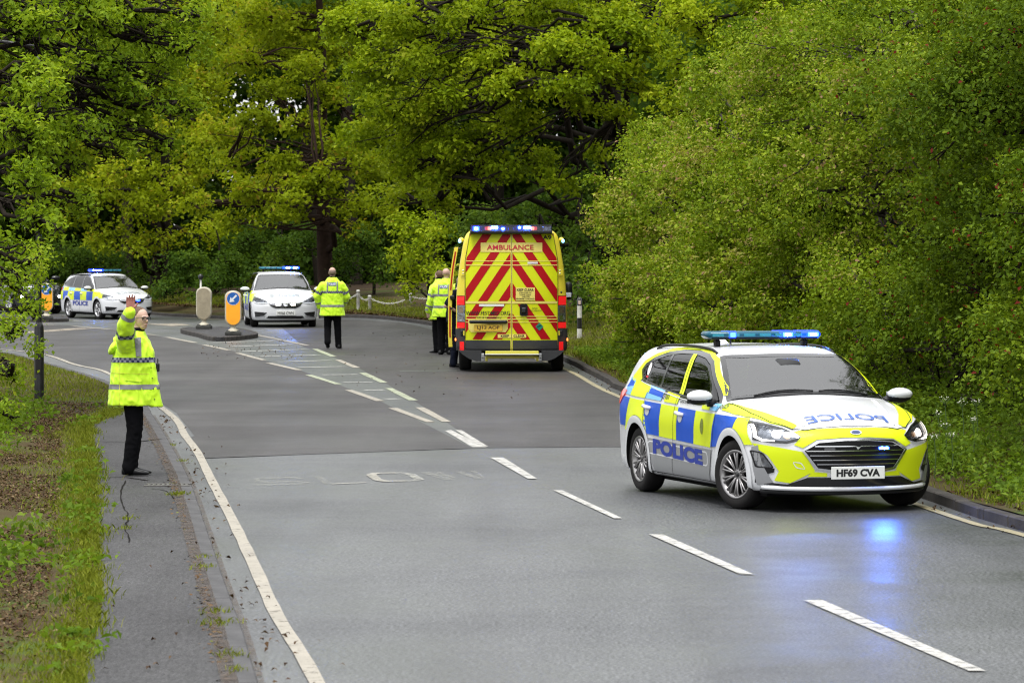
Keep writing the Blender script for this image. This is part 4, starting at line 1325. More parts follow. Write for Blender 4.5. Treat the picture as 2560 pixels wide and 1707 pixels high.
# ------------------------------------------------------------------ the near police estate car
def near_police_car():
    C = FOCUS
    root = empty('police_car', (FX, FY, 0), FYAW, 'near police estate with HF69 CVA plate in full blue and yellow checks on the right', 'police car', 'police cars')
    dlo = [(.86, .962), (.67, 1.085), (.24, 1.312), (.02, 1.368), (-.32, 1.398), (-.75, 1.392), (-1.10, 1.362), (-1.40, 1.30), (-1.57, 1.24), (-1.60, 1.20), (-1.45, 1.112), (-.87, 1.047), (-.24, 1.000), (.4, .970)]
    scr_b = [(.90, -.765), (.985, -.55), (1.03, -.25), (1.04, 0), (1.03, .25), (.985, .55), (.90, .765)]
    scr_t = [(.27, .60), (.325, .42), (.35, .2), (.355, 0), (.35, -.2), (.325, -.42), (.27, -.60)]
    scr = scr_b + scr_t
    rsc = [(-.60, 1.02), (.60, 1.02), (.55, 1.36), (-.55, 1.36)]
    car_body(C, root, P_WHITE, dlo, scr, rsc, None)
    cabin(C, root)
    put_wheels(root, 1.35, -1.35, .795, steer=R(19), r=.325)
    C.patch('windscreen', scr, 'top', G_SCREEN, root, .003, step=.08)
    C.patch('screen_border', offset_poly(scr, .035), 'top', P_GLOSSB, root, .005, step=.08, holes=[offset_poly(scr, -.035)])
    C.patch('cowl_panel', [(.93, -.74), (1.04, -.5), (1.085, -.25), (1.095, 0), (1.085, .25), (1.04, .5), (.93, .74), (.91, .765), (1.0, .54), (1.04, .25), (1.05, 0), (1.04, -.25), (1.0, -.54), (.91, -.765)], 'top', P_BLACK, root, .008, step=.05)
    for y0, y1 in ((-.55, .02), (.08, .60)):
        pts = []
        for t in np.linspace(0, 1, 8):
            y = y0 + (y1 - y0) * t
            x = 1.045 - .20 * y * y - .035 * math.sin(math.pi * t)
            p, n = C.hit('top', x, y)
            pts.append(p + n * .018)
        MB().tube(pts, .008, 6).build('wiper', P_BLACK, root, True)
    C.patch('rear_screen', rsc, 'rear', G_SIDE, root, .003, step=.1)
    MB().box((.50, -.02, 1.315), (.16, .26, .07), Matrix.Rotation(R(30), 3, 'Y'), .03).build('camera_pod', P_INT, root, True)
    # front
    C.patch('grille', [(-.49, .575), (-.36, .645), (-.12, .662), (.12, .662), (.36, .645), (.49, .575), (.37, .415), (.25, .398), (-.25, .398), (-.37, .415)], 'front', P_MESH, root, .003, step=.06)
    gr = root.children[-1]
    go = [(-.515, .577), (-.37, .662), (-.12, .680), (.12, .680), (.37, .662), (.515, .577), (.385, .400), (.26, .378), (-.26, .378), (-.385, .400)]
    gi = [(-.49, .575), (-.36, .645), (-.12, .662), (.12, .662), (.36, .645), (.49, .575), (.37, .418), (.25, .402), (-.25, .402), (-.37, .418)]
    C.patch('grille_surround', go, 'front', P_CHROME, gr, .012, step=.06, holes=[gi])
    for z, hw in ((.614, .40), (.573, .475), (.532, .445), (.491, .415), (.452, .38)):
        C.patch('grille_bar', rounded([(-hw, z - .004), (hw, z - .004), (hw, z + .004), (-hw, z + .004)], .003), 'front', P_CHROME, gr, .010, step=.08)
    C.patch('grille_light', rounded([(.20, .582), (.31, .582), (.31, .604), (.20, .604)], .008), 'front', P_LEDB, gr, .02, step=.05)
    C.patch('lamp_core', rounded([(.22, .588), (.29, .588), (.29, .598), (.22, .598)], .004), 'front', P_LEDG, gr, .024, step=.05)
    C.patch('grille_light', rounded([(-.32, .582), (-.22, .582), (-.22, .600), (-.32, .600)], .006), 'front', mat('lamp_off', (.06, .06, .065), .2, coat=.5), gr, .02, step=.05)
    # number plate
    Mp = Matrix.Translation((2.243, 0, .372)) @ Matrix(((0, 0, 1, 0), (1, 0, 0, 0), (0, 1, 0, 0), (0, 0, 0, 1)))
    pb = MB().box((2.235, 0, .372), (.014, .525, .115), None, .003).build('number_plate', P_PLATE, root)
    flat_text('plate_lettering', 'HF69 CVA', Mp @ Matrix.Translation((-.215, -.037, .0)), .074, P_PRINT, pb, .43, .05)
    # badge
    C.patch('badge', [(.055 * math.cos(t), .732 + .019 * math.sin(t)) for t in np.linspace(0, 2 * math.pi, 20)[:-1]], 'front', P_CHROME, root, .012, step=.05)
    bd = root.children[-1]
    C.patch('badge_face', [(.046 * math.cos(t), .732 + .014 * math.sin(t)) for t in np.linspace(0, 2 * math.pi, 20)[:-1]], 'front', mat('badge_blue', (.02, .05, .16), .3, coat=.5), bd, .0135, step=.05)
    # yellow wraps on the nose
    wing = [(-.865, .635), (-.70, .605), (-.50, .565), (-.395, .392), (-.60, .278), (-.72, .298), (-.69, .385), (-.775, .53), (-.845, .588)]
    bridge = [(-.575, .628), (-.505, .60), (-.375, .675), (-.12, .692), (.12, .692), (.375, .675), (.505, .60), (.575, .628), (.505, .70), (.555, .742), (.44, .762), (.2, .773), (-.2, .773), (-.44, .762), (-.555, .742), (-.505, .70)]
    C.patch('livery_panel', bridge, 'front', P_YEL, root, .004, step=.06)
    for pw in (wing, mirror_poly(wing)):
        C.patch('livery_panel', pw, 'front', P_YEL, root, .004, step=.06)
    for pw in ([(-.42, .385), (-.285, .372), (-.285, .338), (-.46, .338)],):
        C.patch('livery_panel', pw, 'front', P_YEL, root, .004, step=.06)
        C.patch('livery_panel', mirror_poly(pw), 'front', P_YEL, root, .004, step=.06)
    cap = [(-.59, .475), (-.515, .47), (-.475, .405), (-.555, .415)]
    C.patch('tow_eye_cover', rounded(cap, .02), 'front', P_WHITE, root, .0055, step=.05, holes=[rounded(offset_poly(cap, -.01), .015)])
    intake = [(-.83, .288), (-.62, .266), (-.46, .330), (.46, .330), (.62, .266), (.83, .288), (.825, .268), (.60, .240), (-.60, .240), (-.825, .268)]
    C.patch('lower_intake', intake, 'front', P_GLOSSB, root, .004, step=.06)
    lp = []
    for y in np.linspace(-.80, .80, 33):
        p, n = C.hit('front', y, .232)
        lp.append(Vector((p.x + .004, y, .222 + .02 * abs(y) ** 3)))
    MB().tube(lp, .021, 10).build('front_lip', P_WHITE, root, True)
    MB().tube([p + Vector((-.035, 0, -.035)) for p in lp], .022, 8).build('front_skirt', P_BLACK, root, True)
    fog = [(-.872, .565), (-.815, .545), (-.735, .42), (-.84, .425)]
    pocket = [(-.85, .415), (-.72, .412), (-.725, .375), (-.785, .355), (-.80, .30), (-.79, .272), (-.845, .275)]
    hl = [(-.845, .835), (-.75, .815), (-.63, .775), (-.545, .722), (-.500, .690), (-.535, .665), (-.63, .640), (-.75, .645), (-.865, .665)]
    hi = [(-.815, .80), (-.74, .785), (-.63, .755), (-.55, .706), (-.525, .688), (-.63, .66), (-.74, .666), (-.83, .688)]
    for sd in (-1, 1):
        mp = (lambda p: p) if sd == -1 else mirror_poly
        C.patch('headlight', mp(hl), 'front', P_GLOSSB, root, .003, step=.05)
        h = root.children[-1]
        C.patch('reflector', mp(hi), 'front', P_LAMP, h, .006, step=.05)
        C.patch('running_light', mp([(-.845, .80), (-.825, .80), (-.835, .70), (-.80, .675), (-.72, .665), (-.72, .655), (-.81, .658), (-.855, .69)]), 'front', P_HEAD, h, .009, step=.04)
        C.patch('dipped_lamp', mp([(-.70 + .035 * math.cos(t), .715 + .034 * math.sin(t)) for t in np.linspace(0, 2 * math.pi, 16)[:-1]]), 'front', P_HEAD, h, .010, step=.04)
        C.patch('indicator_lamp', mp([(-.62 + .028 * math.cos(t), .700 + .026 * math.sin(t)) for t in np.linspace(0, 2 * math.pi, 14)[:-1]]), 'front', mat('amber_chrome', (.75, .55, .40), .2, .8), h, .010, step=.04)
        C.patch('headlight_lens', mp(hl), 'front', P_LENS, h, .018, step=.05)
        C.patch('fog_light', mp(rounded(fog, .02)), 'front', P_LAMP, root, .006, step=.04)
        fo = root.children[-1]
        C.patch('fog_surround', mp(rounded(offset_poly(fog, .014), .02)), 'front', P_BLACK, fo, .007, step=.04, holes=[mp(rounded(fog, .02))])
        C.patch('bumper_pocket', mp(pocket), 'front', P_BLACK, root, .005, step=.04)
        C.patch('bumper_graphic', [(1.785, .60), (1.86, .62), (1.90, .45), (1.97, .28), (1.83, .255), (1.80, .42)], 'side', P_GREY, root, .006, sd, step=.05)
    # bonnet
    hoodline = [(1.02, -.80), (1.5, -.775), (1.80, -.70), (2.0, -.565), (2.07, -.45), (2.105, -.2), (2.11, 0), (2.105, .2), (2.07, .45), (2.0, .565), (1.80, .70), (1.5, .775), (1.02, .80)]
    V, Fq = [], []
    hp = densify(hoodline, .04, False)
    for i, p in enumerate(hp):
        a, b = np.array(hp[max(i - 1, 0)]), np.array(hp[min(i + 1, len(hp) - 1)])
        d = (b - a) / np.linalg.norm(b - a)
        n = np.array((-d[1], d[0])) * .004
        V += [tuple(np.array(p) - n), tuple(np.array(p) + n)]
    T = [(2 * i, 2 * i + 1, 2 * i + 3) for i in range(len(hp) - 1)] + [(2 * i, 2 * i + 3, 2 * i + 2) for i in range(len(hp) - 1)]
    C.patch('bonnet_seam', None, 'top', P_GAP, root, .0075, fill=(V, T))
    for sd in (-1, 1):
        pts = []
        for x in np.linspace(1.10, 2.02, 10):
            p, n = C.hit('top', x, sd * (.60 - .17 * (x - 1.1)))
            pts.append(p + n * .001)
        MB().tube(pts, .012, 8).build('bonnet_crease', P_WHITE, root, True)
        yw = [(.97, -.80), (1.3, -.745), (1.7, -.62), (1.98, -.50), (2.01, -.555), (1.82, -.705), (1.52, -.83), (1.3, -.865), (1.0, -.875)]
        yw = yw if sd == -1 else [(a, -b) for a, b in yw][::-1]
        C.patch('livery_panel', yw, 'top', P_YEL, root, .004, step=.06)
    lettering(C, 'bonnet_lettering', 'POLICE', 'top', (2.0, .40), (0, -1), (-1, 0), .135, mat('print_blue_sky_washed', (.05, .12, .42), .4), root, .006, 1, .80, .008)  # blue paled: the sky's reflection on the bonnet is put into the print colour
    # sides
    for sd in (-1, 1):
        g = rounded(offset_poly(dlo, .032), .03)
        C.patch('window_frame', g, 'side', P_GLOSSB, root, .004, sd, .06, holes=[rounded(offset_poly(dlo, -.010), .03)])
        wins = [[(.80, .985), (.66, 1.075), (.24, 1.295), (.02, 1.352), (-.27, 1.378), (-.13, 1.008), (.4, .985)],
                [(-.37, 1.382), (-.75, 1.375), (-.90, 1.365), (-.83, 1.058), (-.22, 1.015)],
                [(-.955, 1.358), (-1.10, 1.345), (-1.40, 1.285), (-1.55, 1.232), (-1.57, 1.205), (-1.44, 1.125), (-.88, 1.063)]]
        for nm, wp in zip(('front_window', 'rear_window', 'quarter_window'), wins):
            C.patch(nm, wp, 'side', G_SIDE, root, .0015, sd, .07)
        C.patch('door_pillar', [(-.315, 1.385), (-.365, 1.386), (-.215, 1.012), (-.145, 1.008)], 'side', P_GLOSSB, root, .004, sd, .05)
        for pw in ([(-.275, 1.386), (-.322, 1.388), (-.172, 1.008), (-.118, 1.005)], [(-.335, 1.388), (-.385, 1.388), (-.240, 1.014), (-.184, 1.009)]):
            C.patch('livery_panel', pw, 'side', P_YEL, root, .007, sd, .05)
        C.patch('rear_pillar', [(-.90, 1.37), (-.955, 1.366), (-.885, 1.058), (-.83, 1.053)], 'side', P_GLOSSB, root, .004, sd, .05)
        # yellow arch over the windows
        up = [(.795, 1.03), (.69, 1.095), (.25, 1.338), (.02, 1.398), (-.32, 1.425), (-.75, 1.420), (-1.10, 1.390), (-1.40, 1.33), (-1.60, 1.262), (-1.65, 1.20), (-1.50, 1.115)]
        oo = [(.825, 1.03), (.735, 1.105), (.275, 1.362), (.02, 1.424), (-.32, 1.448), (-.75, 1.446), (-1.10, 1.422), (-1.42, 1.365), (-1.68, 1.285), (-1.86, 1.14), (-1.90, 1.03), (-1.60, 1.07)]
        C.patch('livery_panel', up + oo[::-1], 'side', P_YEL, root, .005, sd, .05)
        # window sill strip
        C.patch('window_strip', [(.86, .938), (.4, .948), (-.24, .978), (-.87, 1.025), (-1.47, 1.092), (-1.47, 1.085), (-.87, 1.018), (-.24, .970), (.4, .940), (.86, .93)], 'side', P_WHITE, root, .010, sd, .06)
        # checks
        tz = lambda x: .875 - .022 * (x - .4) if x < .9 else .864 - .02 * (x - .9)
        bz = lambda x: .565 - .026 * (x - .0)
        circ = [arc(a, .325, .436, 0, 359, 48) for a in C.ax]
        def check(x0t, x1t, x0b, x1b, m, top=None, bot=None, holes=()):
            t0, t1 = (tz(x0t), tz(x1t)) if top is None else top
            b0, b1 = (bz(x0b), bz(x1b)) if bot is None else bot
            C.patch('livery_panel', [(x0t, t0), (x1t, t1), (x1b, b1), (x0b, b0)], 'side', m, root, .005, sd, .07, holes=holes)
        check(-2.12, -1.675, -2.05, -1.78, P_BLUE, bot=(.64, .64))
        check(-1.670, -1.165, -1.79, -1.00, P_YEL, bot=(.60, .56), holes=[circ[1]])
        check(-1.160, -.655, -1.07, -.69, P_BLUE, holes=[circ[1]])
        check(-.650, -.145, -.685, -.185, P_YEL)
        check(-.140, .355, -.180, .305, P_BLUE)
        check(.360, .885, .310, .775, P_YEL, holes=[circ[0]])
        check(.890, 1.415, .78, 1.40, P_BLUE, bot=(.55, .60), holes=[circ[0]])
        check(1.420, 1.60, 1.40, 1.80, P_YEL, bot=(.60, .62), holes=[circ[0]])
        # upper row
        uz = lambda x: .955 + (.0 if x > .3 else -.073 * (x - .3))
        lz = lambda x: .90 - .022 * (x - .4)
        for x0, x1, m in ((-1.95, -1.70, P_LBLUE), (-1.695, -1.18, P_YEL), (-1.175, -.69, P_LBLUE), (-1.62, -1.40, P_YEL), (-.60, -.205, P_YEL), (.50, .72, P_YEL), (.725, .90, P_LBLUE)):
            if x0 == -1.62: continue
            C.patch('livery_panel', [(x0, lz(x0)), (x1, lz(x1)), (x1 + .02, uz(x1)), (x0 + .02, uz(x0))], 'side', m, root, .005, sd, .06)
        C.patch('livery_panel', [(-1.70, 1.075), (-1.52, 1.08), (-1.12, 1.04), (-1.12, .99), (-1.70, 1.03)], 'side', P_YEL, root, .0055, sd, .06)
        C.patch('livery_panel', [(-1.11, 1.035), (-.70, 1.005), (-.66, .955), (-1.11, .985)], 'side', P_BLUE, root, .006, sd, .06)
        C.patch('livery_panel', [(-1.97, 1.02), (-1.72, 1.035), (-1.72, 1.07), (-1.88, 1.10)], 'side', P_BLUE, root, .006, sd, .06)
        # grey reflective skirt and lettering
        C.patch('livery_panel', [(-1.02, .555), (.80, .525), (.70, .232), (-.86, .235)], 'side', P_GREY, root, .005, sd, .07, holes=circ)
        ux = (1, 0) if sd == -1 else (-1, 0)
        ox = -.86 if sd == -1 else .56
        C.patch('livery_outline', rounded([(-.98, .40), (.70, .36), (.70, .50), (-.98, .53)], .06), 'side', P_WHITE, root, .006, sd, .06, holes=[rounded([(-.965, .412), (.685, .372), (.685, .488), (-.965, .518)], .06)])
        lettering(C, 'side_lettering', 'POLICE', 'side', (ox, .405 if sd == -1 else .36), (ux[0], -.030 * ux[0]), (0, 1), .15, P_PRINTB, root, .008, sd, 1.42, .055)
        lettering(C, 'side_lettering', 'www.hampshire.police.uk', 'side', (-.14 if sd == -1 else .48, .915), ux, (0, 1), .045, P_PRINT, root, .008, sd, .62, .01)
        lettering(C, 'side_lettering', 'D101', 'side', (-.66 if sd == -1 else -.47, .945), ux, (0, 1), .05, P_PRINT, root, .008, sd, .18, .015)
        lettering(C, 'side_lettering', '605', 'side', (.93 if sd == -1 else 1.09, .915), ux, (0, 1), .05, mat('print_olive', (.10, .14, .02), .5), root, .008, sd, .15, .015)
        C.patch('door_crest', [(.56 + .045 * math.cos(t), .735 + .075 * math.sin(t)) for t in np.linspace(0, 2 * math.pi, 18)[:-1]], 'side', mat('crest_olive', (.16, .20, .02), .5, vary=.6, vscale=60.), root, .008, sd, .04)
        if sd == -1:
            st = root.children[-1]
        C.patch('window_sticker', [(-1.40 + .045 * math.cos(t) - .12 * math.sin(t) * .25, 1.215 + .062 * math.sin(t)) for t in np.linspace(0, 2 * math.pi, 18)[:-1]], 'side', mat('sticker_white', (.75, .72, .72), .5, vary=.25, vscale=50.), root, .004, sd, .04)
        C.patch('window_sticker', [(-1.41, 1.15), (-1.335, 1.145), (-1.33, 1.127), (-1.405, 1.132)], 'side', P_PRINTR, root, .004, sd, .04)
        # arches
        for a in C.ax:
            arch_trim(C, root, a, sd, P_WHITE)
        C.patch('sill_trim', [(-.95, .235), (.98, .225), (.98, .17), (-.95, .18)], 'side', P_BLACK, root, .004, sd, .07)
        panel_lines(C, root, [[(-.24, .985), (-.27, .60), (-.345, .23)], [(.88, .93), (.90, .80), (.80, .50), (.76, .23)], [(-1.13, 1.03), (-1.17, .90), (-1.10, .66), (-.96, .45), (-.90, .23)]], sd)
        for hx, hz in ((-1.045, .855), (-.075, .828)):
            p, n = C.hit('side', hx, hz, sd)
            hd = MB().tube([p + Vector((-.10, sd * .008, .012)), p + Vector((-.05, sd * .035, .008)), p + Vector((.05, sd * .035, -.002)), p + Vector((.10, sd * .010, -.008))], [.014, .02, .021, .016], 10)
            hd.build('door_handle', P_WHITE, root, True)
            C.patch('handle_recess', [(hx + .01 + .062 * math.cos(t), hz - .035 + .05 * math.sin(t)) for t in np.linspace(0, 2 * math.pi, 16)[:-1]], 'side', P_WHITE, root, .008, sd, .04)
        C.patch('tail_light', [(-1.86, .985), (-2.02, 1.0), (-2.22, .93), (-2.26, .84), (-2.08, .85)], 'side', P_REDL, root, .012, sd, .05)
        pts = []
        for x in np.linspace(.12, -1.62, 14):
            p, n = C.hit('top', x, sd * .60)
            e = .035 * math.sin(math.pi * min(1, max(0, (.12 - x) / 1.74))) ** .3
            pts.append(p + Vector((0, 0, e)))
        MB().tube(pts, .014, 8).build('roof_rail', P_BLACK, root, True)
    mirror_pair(C, root, .76, 1.005, .845, P_WHITE)
    light_bar(root, -.30, 1.575, 1.16, [(-.335, .055, P_LEDW), (.235, .10, P_LEDB), (.50, .11, P_LEDW)], h=.066)
    MB().tube([(-.55, -.22, 1.48), (-.56, -.22, 1.56)], [.012, .006], 8).build('aerial', P_BLACK, root)
    MB().add([(-1.25, -.02, 1.47), (-1.45, -.02, 1.465), (-1.42, 0, 1.54), (-1.45, .02, 1.465), (-1.25, .02, 1.47)], [(0, 1, 2), (2, 3, 4), (0, 2, 4), (1, 3, 2)]).build('roof_fin', P_WHITE, root)
    return root
near_police_car()
# ------------------------------------------------------------------ ambulance, seen from straight behind
VAN = Car(
    top=[(-3.4, 2.55), (-2.9, 2.62), (-2.4, 2.64), (.6, 2.64), (1.2, 2.52), (1.5, 2.30), (2.1, 1.55), (2.25, 1.36), (2.7, 1.18), (2.95, .95), (3.1, .6)],
    front=[(.2, 2.9), (.5, 2.98), (.8, 2.96), (1.1, 2.85), (1.4, 2.7), (2.6, 2.6)],
    rear=[(.2, -2.97), (.5, -2.995), (1.3, -2.995), (1.9, -2.975), (2.3, -2.94), (2.7, -2.89)],
    prof=[(.2, .99), (.5, 1.018), (.75, 1.027), (1.25, 1.025), (1.8, .985), (2.2, .925), (2.41, .885), (2.60, .835)],
    plan=[(-3.2, .985), (-2.8, 1.0), (1.2, 1.0), (2.2, .97), (2.7, .90), (3.1, .8)],
    zb=.38, kfront=(.2, .25), kscreen=.2, crown=.03, flare=.012, axles=(2.0, -2.03), rarch=.40, k=(.14, .14, .05))
VAN.rear = [(z, x) for z, x in VAN.rear]
def ambulance():
    C = VAN
    C.surface(x1=2.2, x2=-2.75, zc=1.25, nt=150, nx=90, nc=36)
    ax, ay = -.03, 78.6
    root = empty('ambulance', (ax, ay, 0), R(90.4), 'yellow ambulance with red chevrons on its back doors and blue lights flashing', 'ambulance')
    Y = mat('ambulance_yellow', (.78, .66, .05), .3, coat=.4)
    YP = mat('ambulance_pale_yellow', (.80, .68, .16), .4)
    CH = mat('chevron_yellow', (.66, .72, .008), .45, spec=.3)
    RD = mat('chevron_red', (.40, .004, .009), .5, spec=.2)
    GR = mat('bumper_grey', (.030, .031, .034), .55, bump=.2, bscale=200.)
    Z = lambda zx, zy: (-(zx - 768) / 482., (1465 - zy) / 482.)
    holes = [('side', arc(a, .36, .41, 0, 359, 40), (lambda c, sd=sd: c[:, 1] * sd > .6)) for a in C.ax for sd in (-1, 1)]
    holes.append(('side', [(-.75, .52), (.55, .52), (.55, 2.22), (-.75, 2.22)], lambda c: c[:, 1] > .7))       # open loading doorway
    C.shell('body', Y, root, holes)
    ub = MB().box((0, 0, .34), (5.3, 1.7, .10)).box((-2.4, 0, .42), (.9, 1.9, .12)).box((-1.2, 0, .46), (2.6, 1.86, .06)).box((2.2, 0, .42), (1.0, 1.7, .2))
    ub.tube([(-.6, -.4, .30), (-2.7, -.55, .28)], .05, 8)
    ub.build('underbody', P_UNDER, root)
    MB().box((-.1, .55, 1.35), (2.2, .05, 1.7)).box((-.1, .2, .56), (2.2, 1.4, .05)).build('interior_wall', mat('interior_cream', (.5, .48, .38), .6), root)
    # doors: a patch on the rear face per half
    def rear(name, zpts, m, parent, off=.004, step=.12, holes=()):
        return C.patch(name, [Z(*p) for p in zpts], 'rear', m, parent, off, step=step, holes=holes, smooth=False)
    Ld = [(762, 236), (400, 236), (385, 300), (372, 390), (362, 480), (358, 700), (358, 1000), (362, 1180), (362, 1272), (762, 1272)]
    mir = lambda P: [(1536 - x, y) for x, y in P][::-1]
    stripes = []
    def clip(poly, a, b):          # keep the part on the left of a -> b
        out = []
        for i in range(len(poly)):
            p, q = poly[i], poly[(i + 1) % len(poly)]
            sp = (b[0] - a[0]) * (p[1] - a[1]) - (b[1] - a[1]) * (p[0] - a[0])
            sq = (b[0] - a[0]) * (q[1] - a[1]) - (b[1] - a[1]) * (q[0] - a[0])
            if sp >= 0: out.append(p)
            if sp * sq < 0:
                t = sp / (sp - sq)
                out.append((p[0] + (q[0] - p[0]) * t, p[1] + (q[1] - p[1]) * t))
        return out
    def clipped(poly, reg):
        for i in range(len(reg)):
            poly = clip(poly, reg[i], reg[(i + 1) % len(reg)])
            if len(poly) < 3: return []
        return poly
    rows = [[(402, 240), (759, 240), (759, 474), (366, 474)], [(364, 480), (759, 480), (759, 510), (364, 510)], [(363, 517), (759, 517), (759, 833), (362, 833)],
            [(362, 858), (759, 858), (759, 966), (362, 966)], [(362, 973), (759, 973), (759, 990), (362, 990)], [(362, 1000), (759, 1000), (759, 1018), (362, 1018)], [(362, 1024), (759, 1024), (759, 1174), (364, 1174)]]
    sign = [(495, 315), (765, 315), (765, 398), (495, 398)]
    for sd in (0, 1):
        mm = (lambda P: P) if sd == 0 else mir
        rear('rear_door', mm(Ld), CH, root, .006)
        d = root.children[-1]
        for row in rows:
            for k in range(-4, 4):
                xl = lambda y: 504 + 180 * k - .672 * (y - 515)
                y0, y1 = row[0][1], row[2][1]
                pg = [(xl(y0), y0), (xl(y0) + 83, y0), (xl(y1) + 83, y1), (xl(y1), y1)]
                pg = clipped(pg, row)
                if len(pg) >= 3:
                    A = abs(sum(pg[i][0] * pg[(i + 1) % len(pg)][1] - pg[(i + 1) % len(pg)][0] * pg[i][1] for i in range(len(pg)))) / 2
                    if A > 60:
                        rear('chevron_stripe', mm(pg), RD, d, .010)
        for y0, y1 in ((474, 480), (510, 517), (836, 855), (966, 972), (990, 997), (1018, 1023)):
            rear('door_rib', mm([(362, y0), (762, y0), (762, y1), (362, y1)]), YP, d, .013, .2)
        rear('lower_panel', mm([(362, 1182), (758, 1182), (758, 1272), (362, 1272)]), GR, d, .014)
        rear('sign_panel', mm(sign), YP, d, .014)
        # lamps
        cl = [(286, 785), (354, 785), (356, 1076), (288, 1076)]
        rear('tail_lamp', mm(cl), P_GLOSSB, root, .006, .1)
        tl = root.children[-1]
        rear('red_lens', mm([(288, 790), (353, 790), (354, 868), (288, 868)]), P_REDL, tl, .020, .1)
        rear('reversing_lens', mm([(290, 872), (354, 872), (355, 1018), (289, 1018)]), mat('lamp_clear', (.55, .56, .58), .22, .75, bump=.6, bscale=20.), tl, .016, .1)
        rear('clear_cover', mm([(290, 872), (354, 872), (355, 1018), (289, 1018)]), P_LENS, tl, .024, .1)
        rear('round_lamp', mm([(322 + 24 * math.cos(t), 985 + 27 * math.sin(t)) for t in np.linspace(0, 2 * math.pi, 18)[:-1]]), P_CHROME, tl, .021, .1)
        rear('indicator_lens', mm([(303, 885), (340, 885), (340, 940), (303, 940)]), mat('amber_chrome', (.75, .55, .40), .2, .8), tl, .020, .1)
        rear('red_lens', mm([(288, 1022), (355, 1022), (356, 1074), (288, 1074)]), P_REDL, tl, .020, .1)
        rear('bumper_corner', mm([(278, 1080), (358, 1080), (360, 1180), (360, 1300), (305, 1306), (285, 1270)]), GR, root, .016, .1)
        bc = root.children[-1]
        rear('reflector', mm([(313, 1196), (350, 1196), (350, 1266), (313, 1266)]), P_REDL, bc, .026, .1)
        rear('hinge', mm([(320, 545), (354, 545), (354, 605), (320, 605)]), Y, root, .03, .1)
        hg = root.children[-1]
        for hy in (562, 588):
            y, z = Z(*mm([(337, hy)])[0])
            MB().sphere((-3.045, y, z), (.012, .014, .014), 10, 6).build('hinge_bolt', P_CHROME, hg, True)
        rear('hinge', mm([(340, 1098), (358, 1098), (358, 1140), (340, 1140)]), Y, root, .045, .1)
        y, z = Z(*mm([(326, 1120)])[0])
        MB().box((-3.02, y, z), (.05, .05, .11), None, .01).build('hinge_cover', P_BLACK, root)
        # bumper wing and bracket
        y0, z0 = Z(*mm([(512, 1330)])[0])
        pts = mm([(300, 1272), (500, 1272), (500, 1366), (450, 1366), (390, 1345), (330, 1305)])
        Mx = Matrix(((0, 0, 1, -3.10), (1, 0, 0, 0), (0, 1, 0, 0), (0, 0, 0, 1)))
        MB().prism([Z(*p) for p in pts], Mx, .22).build('bumper_wing', GR, root)
        MB().box((-3.115, y0, z0), (.06, .052, .14), None, .006).build('step_bracket', mat('galvanised', (.38, .39, .40), .45, .6, vary=.2), root)
        MB().sphere((-3.15, y0, z0 - .005), .012, 10, 6).build('bracket_bolt', P_GLOSSB, root, True)
    # words
    def words(t, x0, x1, y0, y1, m, off=.020, bold=.02):
        w = (x1 - x0) / 482.
        a, b = Z(x0, y1)
        lettering(C, 'rear_lettering', t, 'rear', (a, b), (-1, 0), (0, 1), (y1 - y0) / 482., m, root, off, 1, w, bold)
    words('AMBULANCE', 550, 963, 334, 378, P_PRINTR, .022, .018)
    words('WWW.FESTIMED.ORG', 365, 752, 922, 957, P_PRINT, .018, .012)
    words('UK & UK company', 465, 680, 972, 990, P_PRINT, .018, .02)
    words('A9', 1045, 1122, 250, 286, P_PRINT, .016, .02)
    rear('notice_panel', [(806, 713), (975, 713), (975, 828), (806, 828)], YP, root, .018)
    for t, x0, x1, y0, y1 in (('KEEP CLEAR', 815, 964, 722, 744), ('STRETCHER LIFT', 835, 945, 752, 764), ('PLEASE LEAVE', 840, 940, 770, 782), ('4 METRES', 858, 928, 788, 800), ('MINIMUM CLEARANCE', 810, 970, 806, 818)):
        words(t, x0, x1, y0, y1, P_PRINT, .022, .02)
    rear('notice_panel', [(646, 1127), (764, 1127), (764, 1160), (646, 1160)], YP, root, .018)
    rear('notice_panel', [(772, 1127), (898, 1127), (898, 1160), (772, 1160)], YP, root, .018)
    words('KEEP', 673, 747, 1132, 1154, P_PRINT, .022)
    words('CLEAR', 785, 884, 1132, 1154, P_PRINT, .022)
    words('OPEN', 948, 996, 892, 906, P_PRINT, .020, .01)
    words('PULL HANDLE', 920, 1034, 911, 923, P_PRINT, .020, .01)
    rear('sticker', [(482, 860), (702, 860), (702, 880), (482, 880)], P_PLATE, root, .018)
    rear('sticker', [(910, 486), (1002, 486), (1002, 502), (910, 502)], P_PLATE, root, .018)
    rear('hazard_diamond', [(1015, 1024), (1050, 1060), (1015, 1096), (980, 1060)], mat('diamond_green', (.01, .25, .16), .4), root, .018)
    rear('hazard_mark', [(992, 1062), (1032, 1044), (1036, 1050), (996, 1068)], P_PRINT, root, .021)
    # plate, handle, step, door split
    rear('plate_recess', [(386, 1000), (734, 1000), (735, 1080), (715, 1110), (410, 1110), (388, 1080)], YP, root, .016)
    def rbox(name, zx, zy, w, h, d, m, x=-3.0, bev=.008):
        y, z = Z(zx, zy)
        return MB().box((x - d / 2, y, z), (d, w, h), None, bev).build(name, m, root)
    rbox('plate_light_bar', 561, 1018, .71, .062, .075, P_BLACK, bev=.02)
    pb = rbox('number_plate', 561, 1072, .525, .118, .03, P_PLATEY, bev=.004)
    y, z = Z(561, 1072)
    Mr = Matrix(((0, 0, -1, -3.032), (-1, 0, 0, y), (0, 1, 0, z), (0, 0, 0, 1)))
